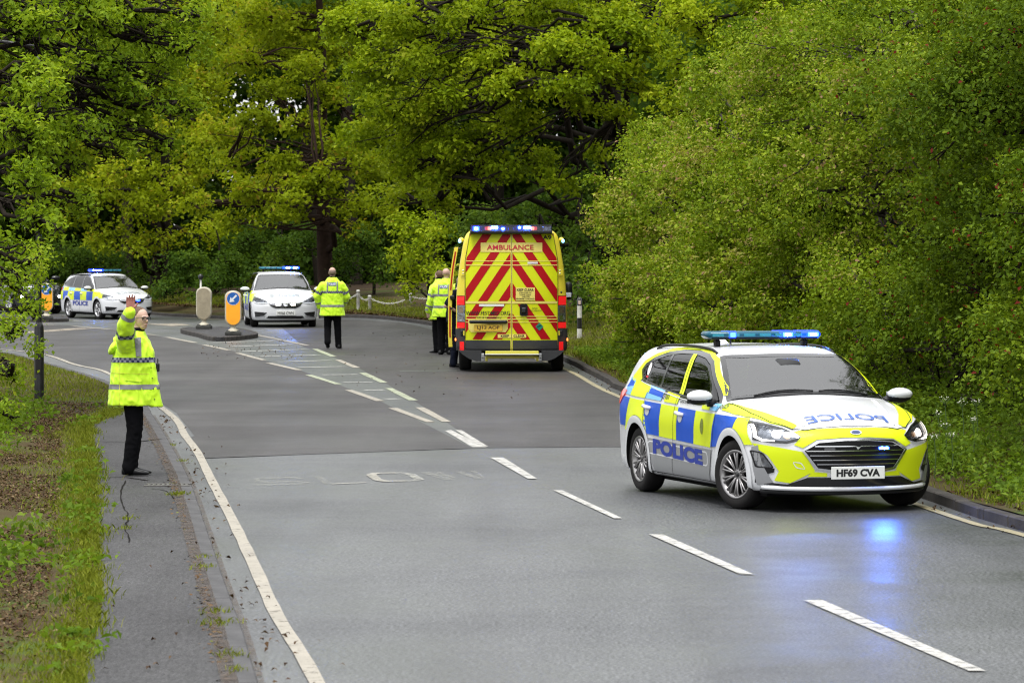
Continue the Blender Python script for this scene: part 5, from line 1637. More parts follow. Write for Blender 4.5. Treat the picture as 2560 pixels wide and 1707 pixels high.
    flat_text('plate_lettering', 'LJ13 AOF', Mr @ Matrix.Translation((-.205, -.040, 0)), .080, mat('plate_brown', (.12, .05, .01), .5), pb, .41, .02)
    rear('door_handle', rounded([(842, 858), (910, 858), (912, 955), (900, 963), (850, 963), (840, 950)], 15), P_BLACK, root, .03)
    dh = root.children[-1]
    rbox('handle_grip', 876, 915, .10, .10, .04, P_GLOSSB, -3.02, .02).parent = dh
    rear('door_seam', [(762, 236), (774, 236), (774, 1272), (762, 1272)], YP, root, .012)
    rear('door_seam', [(766.5, 236), (769.5, 236), (769.5, 1272), (766.5, 1272)], P_GAP, root, .015)
    for q in ([(398, 232), (1138, 232), (1138, 237), (398, 237)], [(396, 236), (400, 236), (360, 480), (355, 480)], [(355, 480), (360, 480), (360, 1180), (355, 1180)], [(1136, 236), (1140, 236), (1181, 480), (1176, 480)], [(1176, 480), (1181, 480), (1181, 1180), (1176, 1180)]):
        rear('door_seam', q, P_GAP, root, .016)
    rbox('step', 772, 1293, .985, .070, .16, mat('step_yellow', (.72, .66, .08), .5), -3.06)
    st = root.children[-1]
    rbox('step_edge', 772, 1303, .99, .018, .168, P_PLATE, -3.06, .003).parent = st
    fy = mat('step_frame', (.42, .38, .04), .6)
    for zx, zy, w, h in ((772, 1330, .97, .045), (546, 1345, .045, .09), (998, 1345, .045, .09)):
        rbox('step_frame', zx, zy, w, h, .05, fy, -3.09).parent = st
    # rear light bar
    y0, z0 = Z(764, 195)
    hb = MB().box((-2.93, y0, z0 - .055), (.22, 1.51, .045), None, .008).box((-2.93, y0, z0 + .078), (.24, 1.51, .012), None, .003)
    for sd in (-1, 1): hb.box((-2.93, y0 + sd * .752, z0), (.23, .012, .165), None, .003)
    base = hb.build('light_bar', P_BLACK, root)
    MB().box((-2.90, y0, z0 + .012), (.10, 1.48, .12), None, .004).build('bar_back', mat('bar_backing', (.05, .06, .10), .25, .4), base)
    soft = mat('ambulance_led_core', (.6, .8, 1.), .3, emit=(.10, .26, 1.), estr=60.)
    def lamp(x0, x1, y0_, y1_, m, name='blue_lamp', r=None):
        if m is P_LEDB:
            lamp_(x0, x1, y0_, y1_, m, name, r)
            q = .24
            lamp_(x0 + (x1 - x0) * q, x1 - (x1 - x0) * q, y0_ + (y1_ - y0_) * q, y1_ - (y1_ - y0_) * q, soft, 'lamp_core', r, .02)
        else:
            lamp_(x0, x1, y0_, y1_, m, name, r)
    def lamp_(x0, x1, y0_, y1_, m, name, r, dx=0.):
        y, z = Z((x0 + x1) / 2, (y0_ + y1_) / 2)
        w, h = (x1 - x0) / 482., (y1_ - y0_) / 482.
        if r: MB().sphere((-2.985 - dx, y, z), (.03, w / 2, h / 2), 16, 10).build(name, m, base, True)
        else: MB().box((-2.97 - dx, y, z), (.05, w, h), None, .008).build(name, m, base)
    lamp(425, 482, 168, 210, P_LEDB)
    lamp(530, 556, 172, 202, mat('red_module', (.5, .05, .06), .3, coat=.4, emit=(1., .1, .12), estr=.5), 'red_lamp')
    lamp(556, 584, 172, 202, mat('red_lit', (1., .2, .15), .3, emit=(1., .16, .10), estr=3.), 'red_lamp')
    lamp(588, 646, 168, 192, soft)
    lamp(672, 712, 172, 208, P_LEDB, r=1)
    lamp(820, 858, 162, 196, P_LEDB, r=1)
    lamp(876, 936, 168, 192, soft)
    lamp(942, 970, 172, 202, MATS['red_lit'], 'red_lamp')
    lamp(970, 996, 172, 202, MATS['red_module'], 'red_lamp')
    lamp(1046, 1122, 165, 212, P_LAMP, 'clear_lamp')
    lamp(740, 786, 176, 206, P_GLOSSB, 'camera_housing')
    cv = MB().box((-3.0, y0, z0 + .012), (.008, 1.48, .12))
    cv.build('bar_lens', glass_mat('bar_clear', (.9, .92, 1.), .9), base)
    # side repeaters, mirrors, open side door, wheels
    for sd in (-1, 1):
        y = sd * .93
        MB().sphere((-2.5, y, 2.44), (.09, .05, .05), 12, 8).build('scene_light', Y, root, True)
        MB().sphere((-2.56, y + sd * .03, 2.42), (.045, .03, .035), 12, 8).build('blue_lamp', mat('small_blue', (.2, .5, .9), .2, emit=(.2, .5, 1.), estr=2.), root, True)
        MB().box((-2.88, sd * 1.035, .60), (.03, .025, .05), None, .006).build('side_marker', mat('marker_lit', (.9, .2, .05), .3, emit=(1., .2, .04), estr=2.), root)
        my = 1.15 if sd == -1 else 1.0
        m = MB().tube([(1.65, sd * .95, 1.35), (1.62, sd * (my - .06), 1.38)], .03, 8)
        m.box((1.60, sd * my, 1.44), (.10, .15, .34), None, .05)
        mo = m.build('door_mirror', P_BLACK, root, True)
        MB().box((1.548, sd * my, 1.36), (.004, .10, .09)).build('mirror_glass', P_CHROME, mo)
        C.patch('cab_window', [(1.75, 1.35), (.85, 1.30), (.85, 1.95), (1.30, 1.98)], 'side', G_SIDE, root, .006, sd, .1)
        for i in range(9):
            C.patch('livery_panel', [(-2.6 + i * .5, 1.0), (-2.1 + i * .5, 1.0), (-2.1 + i * .5, 1.35), (-2.6 + i * .5, 1.35)], 'side', P_YEL if i % 2 else mat('livery_green', (.0, .25, .08), .35), root, .004, sd, .12) if not (sd == 1 and -1.1 < -2.6 + i * .5 < .6) else None
    y, z = Z(1211, 755)
    MB().sphere((-3.0, y, z), (.02, .022, .022), 10, 6).build('washer_jet', P_GLOSSB, root, True)
    C.patch('windscreen', [(1.62, -.70), (2.12, -.80), (2.20, 0), (2.12, .80), (1.62, .70), (1.68, 0)], 'top', G_SCREEN, root, .006, step=.15)
    # sliding door, run back along the left side
    V, Fq = [], []
    zs = np.linspace(.44, 2.30, 16)
    for zz in zs:
        yb = float(pl(np.array([zz]), C.prof)[0])
        for x, dy in ((-2.05, .085), (-.75, .085), (-.75, .155), (-2.05, .155)):
            V.append((x, yb + dy, zz))
    for i in range(len(zs) - 1):
        for k in range(4):
            Fq.append((4 * i + k, 4 * i + (k + 1) % 4, 4 * i + 4 + (k + 1) % 4, 4 * i + 4 + k))
    Fq += [(0, 3, 2, 1), tuple(4 * (len(zs) - 1) + k for k in range(4))]
    sdoor = mesh_obj('sliding_door', V, Fq, Y, root)
    sdoor['label'] = 'open side loading door slid back'
    for z0_, z1_ in ((.62, 1.20), (1.50, 2.22)):
        V, Fq = [], []
        for i, zz in enumerate(np.linspace(z0_, z1_, 8)):
            yb = float(pl(np.array([zz]), C.prof)[0])
            V += [(-2.056, yb + .105, zz), (-2.056, yb + .132, zz)]
            if i: Fq.append((2 * i - 2, 2 * i - 1, 2 * i + 1, 2 * i))
        mesh_obj('red_tape', V, Fq, RD, sdoor)
    MB().box((-2.06, 1.10, 1.36), (.05, .09, .09), None, .02).build('door_latch', P_BLACK, sdoor)
    MB().box((-2.06, 1.12, 1.16), (.03, .05, .04), None, .01).build('door_latch', P_BLACK, sdoor)
    for zz in (.62, 2.27):
        MB().box((-.95, 1.02, zz), (.3, .14, .04), None, .01).build('door_runner', P_GLOSSB, sdoor)
    put_wheels(root, 2.0, -2.03, .86, r=.345, w=.23, spokes=6, rim_r=.21, double=False, alloy=P_ALLOYS)
    for a in C.ax:
        for sd in (-1, 1):
            arch_trim(C, root, a, sd, P_BLACK, .43)
    return root
ambulance()
# ------------------------------------------------------------------ the two white police estates further off, and the dark car behind
ASTRA = Car(
    top=[(-2.7, 1.15), (-2.4, 1.30), (-2.15, 1.41), (-1.7, 1.475), (-1.0, 1.505), (-.4, 1.51), (.0, 1.495), (.22, 1.46), (.45, 1.37), (.75, 1.22), (1.02, 1.075), (1.12, 1.035), (1.4, .985), (1.75, .90), (2.0, .82), (2.15, .73), (2.25, .65), (2.5, .45)],
    front=[(.15, 2.08), (.22, 2.16), (.30, 2.19), (.42, 2.20), (.55, 2.20), (.68, 2.18), (.78, 2.13), (.88, 2.03), (1.0, 1.95), (1.6, 1.9)],
    rear=[(.15, -2.30), (.3, -2.40), (.5, -2.46), (.65, -2.46), (.8, -2.43), (.95, -2.40), (1.05, -2.35), (1.2, -2.25), (1.35, -2.14), (1.5, -2.0)],
    prof=[(.1, .84), (.2, .87), (.30, .89), (.45, .90), (.62, .905), (.72, .905), (.80, .90), (.90, .885), (.98, .86), (1.05, .825), (1.2, .76), (1.35, .685), (1.45, .62), (1.6, .5)],
    plan=[(-2.5, .82), (-2.2, .90), (-1.8, .965), (-1.3, 1.0), (.6, 1.0), (1.2, .995), (1.6, .975), (1.9, .935), (2.3, .82)], axles=(1.33, -1.33))
ASTRA.surface(nt=120, nx=90, nc=32)
def white_estate(loc, yaw, label, plate, steer, bar_lit, grille_lit):
    C = ASTRA
    root = empty('police_car', loc, yaw, label, 'police car', 'police cars')
    dlo = [(.86, .965), (.67, 1.085), (.24, 1.325), (.02, 1.385), (-.32, 1.42), (-.75, 1.42), (-1.2, 1.385), (-1.65, 1.29), (-1.98, 1.16), (-1.97, 1.10), (-1.45, 1.06), (-.87, 1.02), (-.24, .99), (.4, .975)]
    scr = [(.90, -.765), (.985, -.55), (1.03, -.25), (1.04, 0), (1.03, .25), (.985, .55), (.90, .765), (.27, .60), (.325, .42), (.35, .2), (.355, 0), (.35, -.2), (.325, -.42), (.27, -.60)]
    rsc = [(-.60, 1.02), (.60, 1.02), (.55, 1.38), (-.55, 1.38)]
    car_body(C, root, P_WHITE, dlo, scr, rsc, None)
    cabin(C, root)
    put_wheels(root, 1.33, -1.33, .79, steer=steer, r=.325, spokes=5, alloy=P_ALLOYS, double=True)
    C.patch('windscreen', scr, 'top', G_SCREEN, root, .003, step=.12)
    C.patch('screen_border', offset_poly(scr, .03), 'top', P_GLOSSB, root, .005, step=.12, holes=[offset_poly(scr, -.035)])
    C.patch('rear_screen', rsc, 'rear', G_SIDE, root, .003, step=.15)
    C.patch('cowl_panel', [(.93, -.74), (1.04, -.5), (1.085, -.25), (1.095, 0), (1.085, .25), (1.04, .5), (.93, .74), (.91, .765), (1.0, .54), (1.04, .25), (1.05, 0), (1.04, -.25), (1.0, -.54), (.91, -.765)], 'top', P_BLACK, root, .008, step=.08)
    gr = [(-.48, .68), (-.25, .665), (.25, .665), (.48, .68), (.40, .58), (.28, .525), (-.28, .525), (-.40, .58)]
    C.patch('grille', gr, 'front', P_GLOSSB, root, .004, step=.08)
    g = root.children[-1]
    for sd in (-1, 1):
        mp = (lambda p: p) if sd == -1 else mirror_poly
        C.patch('grille_wing', mp([(-.50, .690), (-.25, .672), (-.09, .650), (-.09, .632), (-.27, .650), (-.46, .662)]), 'front', P_CHROME, g, .012, step=.08)
        C.patch('grille_bar', mp([(-.44, .645), (-.10, .612), (-.10, .598), (-.42, .628)]), 'front', P_CHROME, g, .012, step=.08)
        hl = [(-.83, .85), (-.70, .80), (-.55, .735), (-.47, .70), (-.48, .655), (-.62, .64), (-.78, .66), (-.86, .72)]
        C.patch('headlight', mp(hl), 'front', mat('lamp_housing', (.10, .105, .11), .2, .3, coat=.4), root, .004, step=.07)
        h = root.children[-1]
        C.patch('reflector', mp([(-.78, .79), (-.66, .76), (-.56, .715), (-.58, .68), (-.70, .68), (-.80, .71)]), 'front', P_LAMP, h, .007, step=.07)
        C.patch('running_light', mp([(-.84, .70), (-.78, .665), (-.62, .648), (-.48, .662), (-.48, .676), (-.62, .664), (-.77, .682), (-.83, .715)]), 'front', mat('running_white', (.9, .92, .95), .3, emit=(1, 1, 1), estr=.35), h, .009, step=.06)
        C.patch('headlight_lens', mp(hl), 'front', P_LENS, h, .016, step=.08)
        C.patch('bumper_pocket', mp([(-.82, .43), (-.50, .405), (-.58, .32), (-.80, .285)]), 'front', P_GLOSSB, root, .005, step=.07)
        C.patch('pocket_trim', mp([(-.83, .285), (-.58, .305), (-.50, .33), (-.56, .285), (-.80, .262)]), 'front', P_CHROME, root, .008, step=.07)
        if grille_lit == 'white' or sd == 1:
            C.patch('grille_light', mp([(-.265, .640), (-.14, .640), (-.14, .600), (-.265, .600)]), 'front', P_LEDWW if grille_lit == 'white' else P_LEDB, g, .022, step=.07)
    C.patch('badge', [(.062 * math.cos(t), .635 + .062 * math.sin(t)) for t in np.linspace(0, 2 * math.pi, 18)[:-1]], 'front', P_CHROME, g, .016, step=.05)
    C.patch('lower_intake', [(-.46, .318), (.46, .318), (.52, .262), (.40, .245), (-.40, .245), (-.52, .262)], 'front', P_GLOSSB, root, .004, step=.07)
    pb = MB().box((2.215, 0, .395), (.02, .525, .115), None, .003).build('number_plate', P_PLATE, root)
    Mp = Matrix.Translation((2.2265, 0, .395)) @ Matrix(((0, 0, 1, 0), (1, 0, 0, 0), (0, 1, 0, 0), (0, 0, 0, 1)))
    flat_text('plate_lettering', plate, Mp @ Matrix.Translation((-.215, -.038, 0)), .076, P_PRINT, pb, .43, .022)
    lettering(C, 'bonnet_lettering', 'POLICE', 'top', (1.93, .40), (0, -1), (-1, 0), .20, mat('bonnet_print', (.30, .34, .36), .3, coat=.3), root, .006, 1, .80, .02)
    for sd in (-1, 1):
        C.patch('window_frame', offset_poly(dlo, .028), 'side', P_GLOSSB, root, .004, sd, .08, holes=[offset_poly(dlo, -.012)])
        for nm, wp in zip(('front_window', 'rear_window', 'quarter_window'), ([(.80, .985), (.66, 1.075), (.24, 1.305), (.02, 1.365), (-.25, 1.395), (-.13, 1.005), (.4, .99)],
                          [(-.33, 1.402), (-.75, 1.402), (-1.05, 1.385), (-.98, 1.04), (-.87, 1.03), (-.22, 1.01)], [(-1.12, 1.378), (-1.65, 1.275), (-1.94, 1.15), (-1.93, 1.11), (-1.45, 1.072), (-1.05, 1.045)])):
            C.patch(nm, wp, 'side', G_SIDE, root, .0015, sd, .1)
        C.patch('door_pillar', [(-.25, 1.40), (-.335, 1.405), (-.22, 1.0), (-.13, .995)], 'side', P_GLOSSB, root, .005, sd, .08)
        C.patch('rear_pillar', [(-1.04, 1.39), (-1.13, 1.38), (-1.06, 1.03), (-.97, 1.03)], 'side', P_GLOSSB, root, .005, sd, .08)
        circ = [arc(a, .325, .43, 0, 359, 40) for a in C.ax]
        xs = [-2.2, -1.86, -1.30, -.74, -.18, .38, .94, 1.42]
        for i in range(7):
            m = P_BLUE if i % 2 else P_YEL
            C.patch('livery_panel', [(xs[i], .905), (xs[i + 1] - .004, .90), (xs[i + 1] - .004, .62), (xs[i], .62)], 'side', m, root, .005, sd, .1, holes=circ)
            if i < 6:
                C.patch('livery_panel', [(xs[i], .985 + .012 * (5 - i)), (xs[i + 1] - .004, .975 + .012 * (5 - i)), (xs[i + 1] - .004, .915), (xs[i], .92)], 'side', P_YEL if i % 2 else P_LBLUE, root, .005, sd, .1)
        C.patch('livery_panel', [(1.425, .86), (1.60, .84), (1.72, .70), (1.45, .70)], 'side', P_YEL, root, .005, sd, .08)
        ux = 1 if sd == -1 else -1
        lettering(C, 'side_lettering', 'POLICE', 'side', (-.80 * ux - .05, .44), (ux, 0), (0, 1), .15, P_PRINTB, root, .006, sd, 1.38, .035)
        panel_lines(C, root, [[(-.20, .985), (-.22, .60), (-.28, .24)], [(.88, .93), (.90, .75), (.80, .50), (.76, .24)], [(-1.10, 1.03), (-1.16, .85), (-.98, .50), (-.92, .24)]], sd)
        for hx in (-1.02, -.08):
            p, n = C.hit('side', hx, .84, sd)
            MB().tube([p + Vector((-.10, sd * .008, .01)), p + Vector((-.05, sd * .035, .006)), p + Vector((.05, sd * .035, 0)), p + Vector((.10, sd * .01, -.006))], [.012, .018, .018, .014], 8).build('door_handle', P_WHITE, root, True)
        for a in C.ax: arch_trim(C, root, a, sd, P_WHITE, .425)
        C.patch('tail_light', [(-1.95, 1.02), (-2.25, 1.0), (-2.3, .90), (-2.1, .90)], 'side', P_REDL, root, .01, sd, .06)
        C.patch('sill_trim', [(-.95, .235), (.98, .225), (.98, .17), (-.95, .18)], 'side', P_BLACK, root, .004, sd, .12)
        pts = [C.hit('top', x, sd * .62)[0] + Vector((0, 0, .03)) for x in np.linspace(.05, -1.75, 10)]
        MB().tube(pts, .016, 6).build('roof_rail', P_BLACK, root, True)
    mirror_pair(C, root, .76, 1.01, .84, P_WHITE)
    light_bar(root, -.25, 1.595, 1.12, bar_lit, h=.066)
    return root
MIDX, MIDY = -6.43, 113.3
white_estate((MIDX, MIDY, gz(MIDX, MIDY)), R(-82.6), 'middle white police estate with HX66 CWN plate driving head on towards the camera', 'HX66 CWN', R(-6), [(.24, .17, P_LEDB), (.44, .18, P_LEDB)], 'white')
LX, LY = -13.5, 136.6
white_estate((LX, LY, gz(LX, LY)), R(-62.7), 'far left white police estate turned to show its checked side behind the raised hand', 'HX66 CXF', R(4), [(-.40, .24, P_LEDB), (-.22, .12, P_LEDB)], 'blue')
SUV = Car(
    top=[(-2.6, 1.2), (-2.3, 1.62), (-2.0, 1.72), (-1.0, 1.77), (-.2, 1.76), (.2, 1.70), (.5, 1.56), (.85, 1.30), (1.0, 1.20), (1.4, 1.16), (1.9, 1.10), (2.15, 1.0), (2.25, .85), (2.5, .5)],
    front=[(.2, 2.1), (.35, 2.2), (.6, 2.24), (.9, 2.2), (1.05, 2.12), (1.2, 2.0), (1.8, 1.9)], rear=[(.2, -2.2), (.5, -2.35), (.9, -2.36), (1.2, -2.28), (1.6, -2.1), (1.8, -2.0)],
    prof=[(.1, .88), (.3, .93), (.6, .955), (.9, .95), (1.05, .92), (1.2, .86), (1.45, .77), (1.65, .69), (1.8, .6)], plan=[(-2.5, .86), (-2.1, .95), (-1.5, 1.0), (1.2, 1.0), (1.8, .97), (2.3, .87)],
    zb=.26, axles=(1.36, -1.36), rarch=.42, crown=.05)
def dark_suv():
    C = SUV
    C.surface(zc=.75, nt=90, nx=70, nc=26)
    x, y = -17.5, 145.6
    root = empty('parked_car', (x, y, gz(x, y)), R(-63), 'dark grey off-road car half hidden by twigs behind the far left police estate', 'car')
    BK = mat('paint_charcoal', (.020, .021, .024), .2, coat=.8)
    dlo = [(.85, 1.16), (.5, 1.42), (.2, 1.58), (-.2, 1.64), (-1.0, 1.65), (-1.7, 1.60), (-1.95, 1.40), (-1.9, 1.20), (-.5, 1.16)]
    scr = [(.88, -.72), (.95, -.3), (.96, 0), (.95, .3), (.88, .72), (.36, .62), (.40, .3), (.41, 0), (.40, -.3), (.36, -.62)]
    car_body(C, root, BK, dlo, scr, [(-.6, 1.2), (.6, 1.2), (.55, 1.6), (-.55, 1.6)], None)
    cabin(C, root, zs=.62, hz=1.5)
    put_wheels(root, 1.36, -1.36, .82, steer=R(3), r=.37, w=.24, rim_r=.26, spokes=7, double=True, alloy=P_ALLOYS)
    C.patch('windscreen', scr, 'top', G_SCREEN, root, .003, step=.15)
    C.patch('grille', [(-.5, .98), (.5, .98), (.45, .80), (-.45, .80)], 'front', P_GLOSSB, root, .004, step=.1)
    g = root.children[-1]
    for z in (.84, .90, .95): C.patch('grille_bar', [(-.47, z - .01), (.47, z - .01), (.47, z + .01), (-.47, z + .01)], 'front', P_CHROME, g, .01, step=.15)
    MB().box((2.26, 0, .58), (.02, .525, .115)).build('number_plate', P_PLATE, root)
    C.patch('lower_intake', [(-.6, .50), (.6, .50), (.55, .36), (-.55, .36)], 'front', P_BLACK, root, .004, step=.1)
    for sd in (-1, 1):
        mp = (lambda p: p) if sd == -1 else mirror_poly
        C.patch('headlight', mp([(-.84, 1.0), (-.53, .97), (-.53, .84), (-.84, .85)]), 'front', P_LAMP, root, .006, step=.08)
        C.patch('fog_light', mp([(-.70 + .05 * math.cos(t), .62 + .05 * math.sin(t)) for t in np.linspace(0, 6.28, 14)[:-1]]), 'front', P_LEDWW, root, .012, step=.06)
        C.patch('window_frame', offset_poly(dlo, .03), 'side', P_GLOSSB, root, .004, sd, .12, holes=[offset_poly(dlo, -.012)])
        C.patch('side_window', dlo, 'side', G_SIDE, root, .002, sd, .14)
        for a in C.ax: arch_trim(C, root, a, sd, P_BLACK, .47)
        panel_lines(C, root, [[(-.2, 1.15), (-.25, .5)], [(.9, 1.1), (.85, .5)]], sd)
    mirror_pair(C, root, .78, 1.24, .88, BK, 1.2)
dark_suv()
# ================================================================== PEOPLE
from mathutils import noise as mnoise
HV = mat('hi_vis_yellow', (.56, .88, .012), .55, sheen=.2)
HVL = mat('hi_vis_lining', (.60, .62, .06), .6)
NAVY = mat('navy_cloth', (.008, .010, .020), .9, spec=.08)
BLACKC = mat('black_cloth', (.005, .005, .006), .95, spec=.05)
SKIN = mat('skin', (.50, .32, .25), .6, vary=.12, vscale=14.)
SKINR = mat('skin_reddened', (.42, .17, .13), .5, vary=.15, vscale=14.)
HAIRB = mat('hair_brown', (.10, .055, .03), .7, vary=.4, vscale=60.)
HAIRG = mat('hair_cropped_grey', (.20, .14, .11), .75, vary=.3, vscale=60.)
LEATH = mat('boot_leather', (.008, .008, .009), .4, spec=.3)
SILV = mat('reflective_tape', (.20, .205, .21), .5, spec=.3)
def checker_mat():
    m = bpy.data.materials.new('checkered_tape')
    m.use_nodes = True
    nt = m.node_tree
    at = nt.nodes.new('ShaderNodeAttribute')
    at.attribute_name = 'check'
    nt.links.new(ramp_node(nt, at.outputs['Fac'], [(.45, (.006, .010, .06)), (.55, (.20, .21, .24))]), nt.nodes['Principled BSDF'].inputs['Base Color'])
    nt.nodes['Principled BSDF'].inputs['Roughness'].default_value = .45
    return m
CHECK = checker_mat()
def fuse(name, mb, voxel, m, parent=None, smooth=6, wrinkle=0., wfreq=(9., 9., 5.), seed=0.):
    """Overlapping closed shapes grown together into one continuous skin."""
    me = bpy.data.meshes.new('tmp')
    me.from_pydata(mb.v, [], mb.f)
    o = bpy.data.objects.new('tmp', me)
    ws = workshop()
    ws.collection.objects.link(o)
    r = o.modifiers.new('r', 'REMESH')
    r.mode = 'VOXEL'
    r.voxel_size = voxel
    s = o.modifiers.new('s', 'SMOOTH')
    s.factor = .5
    s.iterations = smooth
    with bpy.context.temp_override(scene=ws, view_layer=ws.view_layers[0]):
        dg = bpy.context.evaluated_depsgraph_get()
        out = bpy.data.meshes.new_from_object(o.evaluated_get(dg))
    bpy.data.objects.remove(o)
    bpy.data.meshes.remove(me)
    bpy.data.scenes.remove(ws)
    out.name = name
    if wrinkle:
        n = len(out.vertices)
        co, no = np.zeros(n * 3, np.float32), np.zeros(n * 3, np.float32)
        out.vertices.foreach_get('co', co)
        out.vertices.foreach_get('normal', no)
        co, no = co.reshape(-1, 3), no.reshape(-1, 3)
        w = np.zeros(n, np.float32)
        for k in range(n):
            x, y, z = co[k]
            p = Vector((x * wfreq[0] + seed, y * wfreq[1], z * wfreq[2] + x * 3))
            w[k] = mnoise.noise(p) * .65 + mnoise.noise(p * 2.3) * .35
        co = co + no * (-np.abs(w) * 1.6 + .35)[:, None] * wrinkle
        out.vertices.foreach_set('co', co.reshape(-1))
        out.update()
    out.materials.clear()
    return link_mesh(name, out, m, parent, True)
def loft(mb, rings, n=20):
    """rings: (centre, rx, ry, [axis]) stacked ellipses, capped."""
    P, f = [], []
    for c, rx, ry in rings:
        for k in range(n):
            t = 2 * math.pi * k / n
            P.append((c[0] + rx * math.cos(t), c[1] + ry * math.sin(t), c[2]))
    for i in range(len(rings) - 1):
        for k in range(n):
            k2 = (k + 1) % n
            f.append((i * n + k, i * n + k2, (i + 1) * n + k2, (i + 1) * n + k))
    f.append(tuple(range(n - 1, -1, -1)))
    f.append(tuple((len(rings) - 1) * n + k for k in range(n)))
    return mb.add(P, f)
def limb_shape(mb, pts, rad, n=12):
    mb.tube(pts, rad, n)
    for p, r in zip(pts, rad):
        mb.sphere(p, r * .99, 12, 8)
def add_hand(mb, wrist, d, palm_n, side, L=.175, curl=.25):
    """Palm and five fingers: d towards the fingertips, palm_n out of the palm, side = +1 when the thumb lies along palm_n x d."""
    d, pn = Vector(d).normalized(), Vector(palm_n)
    pn = (pn - d * pn.dot(d)).normalized()
    t = pn.cross(d).normalized() * side
    w = Vector(wrist)
    k = w + d * L * .52
    for a in (-.030, -.010, .010, .030):
        mb.tube([w + t * a * .7, w + d * L * .25 + t * a, k + t * a * 1.08], [.016, .0155, .0125], 8)
    for i, (a, ln) in enumerate(((.033, .40), (.011, .46), (-.011, .43), (-.033, .33))):
        b0 = k + t * a * 1.08
        f1 = (d + t * a * 3.2 + pn * curl * .5).normalized()
        f2 = (d + t * a * 2.0 + pn * curl * 1.7).normalized()
        p1 = b0 + f1 * L * ln * .52
        p2 = p1 + f2 * L * ln * .48
        mb.tube([b0 - d * .01, p1, p2], [.0105, .0095, .0075], 8)
        mb.sphere(p2, .0075, 8, 6)
    b0 = w + d * L * .14 + t * .026
    p1 = b0 + (d * .55 + t * .8 + pn * .25).normalized() * L * .24
    p2 = p1 + (d * .9 + t * .35 + pn * .2).normalized() * L * .19
    mb.tube([b0, p1, p2], [.016, .0125, .009], 8)
    mb.sphere(p2, .009, 8, 6)
def add_head(mb, c, face, up=(0, 0, 1), s=1.0):
    """Head centred at c looking along face."""
    f = Vector(face).normalized()
    u = Vector(up)
    r = f.cross(u).normalized()
    u = r.cross(f).normalized()
    c = Vector(c)
    def ell(off, rad, nu=18, nv=12):
        a = MB().sphere((0, 0, 0), rad, nu, nv)
        mb.add([c + (f * (p[0] + off[0]) + r * (p[1] + off[1]) + u * (p[2] + off[2])) * s for p in a.v], a.f)
    ell((-.012, 0, .030), (.098, .078, .088))
    ell((.020, 0, -.010), (.072, .066, .098))
    ell((.042, 0, -.070), (.042, .046, .042))
    ell((.098, 0, -.018), (.020, .013, .020), 10, 8)
    ell((.088, 0, .005), (.012, .010, .030), 10, 8)
    ell((.080, 0, .026), (.018, .050, .011), 12, 8)
    ell((.084, 0, -.056), (.012, .024, .010), 10, 8)
    for sd in (-1, 1):
        ell((-.006, sd * .077, -.005), (.020, .010, .032), 10, 8)
    return f, r, u
BVHS = {}
def bvh_of(o):
    if o.name not in BVHS:
        BVHS[o.name] = _bvh(o)
    return BVHS[o.name]
def _bvh(o):
    me = o.data
    return BVHTree.FromPolygons([v.co[:] for v in me.vertices], [p.vertices[:] for p in me.polygons])
def band(name, o, axis, t0, t1, m, parent, a0=0., a1=360., n=72, rmax=.6, off=.005, check=0, skip=None, rows=6):
    """Tape wound round a garment: axis = (point, point); rays run in from all sides."""
    b = bvh_of(o)
    A, B = Vector(axis[0]), Vector(axis[1])
    d = (B - A).normalized()
    x = d.cross(Vector((0, 1, 0)) if abs(d.y) < .9 else Vector((1, 0, 0))).normalized()
    y = d.cross(x)
    V, Fq, K = [], [], []
    nr = (2 * check if check else rows)
    for j in range(nr + 1):
        c = A.lerp(B, t0 + (t1 - t0) * j / nr)
        for k in range(n + 1):
            a = R(a0 + (a1 - a0) * k / n)
            q = x * math.cos(a) + y * math.sin(a)
            h, nn, i, dist = b.ray_cast(c + q * rmax, -q)
            V.append(h + q * off if h is not None else None)
    last = None
    idx, W = {}, []
    for i, v in enumerate(V):
        if v is not None:
            idx[i] = len(W); W.append(v)
    for j in range(nr):
        for k in range(n):
            q = [j * (n + 1) + k, j * (n + 1) + k + 1, (j + 1) * (n + 1) + k + 1, (j + 1) * (n + 1) + k]
            if all(i in idx for i in q):
                vs = [W[idx[i]] for i in q]
                if max((vs[a] - vs[a - 1]).length for a in range(4)) < .07:
                    Fq.append([idx[i] for i in q])
                    K.append(((k // 2) + j // 2) % 2 if check else 0)
    if not Fq: return None
    ob = mesh_obj(name, W, Fq, m, parent, not check)
    if check:
        at = ob.data.attributes.new('check', 'FLOAT', 'FACE')
        at.data.foreach_set('value', np.array(K, np.float32))
    return ob
def stick(name, o, poly, org, ux, uy, d, m, parent, off=.006, step=.02, fill=None):
    """Flat shape laid on a garment along direction d."""
    b = bvh_of(o)
    V, T = fill if fill else cdt_fill(densify(poly, step), step)
    org, ux, uy, d = Vector(org), Vector(ux), Vector(uy), Vector(d)
    P = []
    for x, y in V:
        q = org + ux * x + uy * y
        h, n, i, t = b.ray_cast(q, d)
        P.append((h if h is not None else q + d * .2) - d * off)
    T = [t for t in T if max((P[t[0]] - P[t[1]]).length, (P[t[1]] - P[t[2]]).length, (P[t[2]] - P[t[0]]).length) < .25]
    return mesh_obj(name, P, T, m, parent)
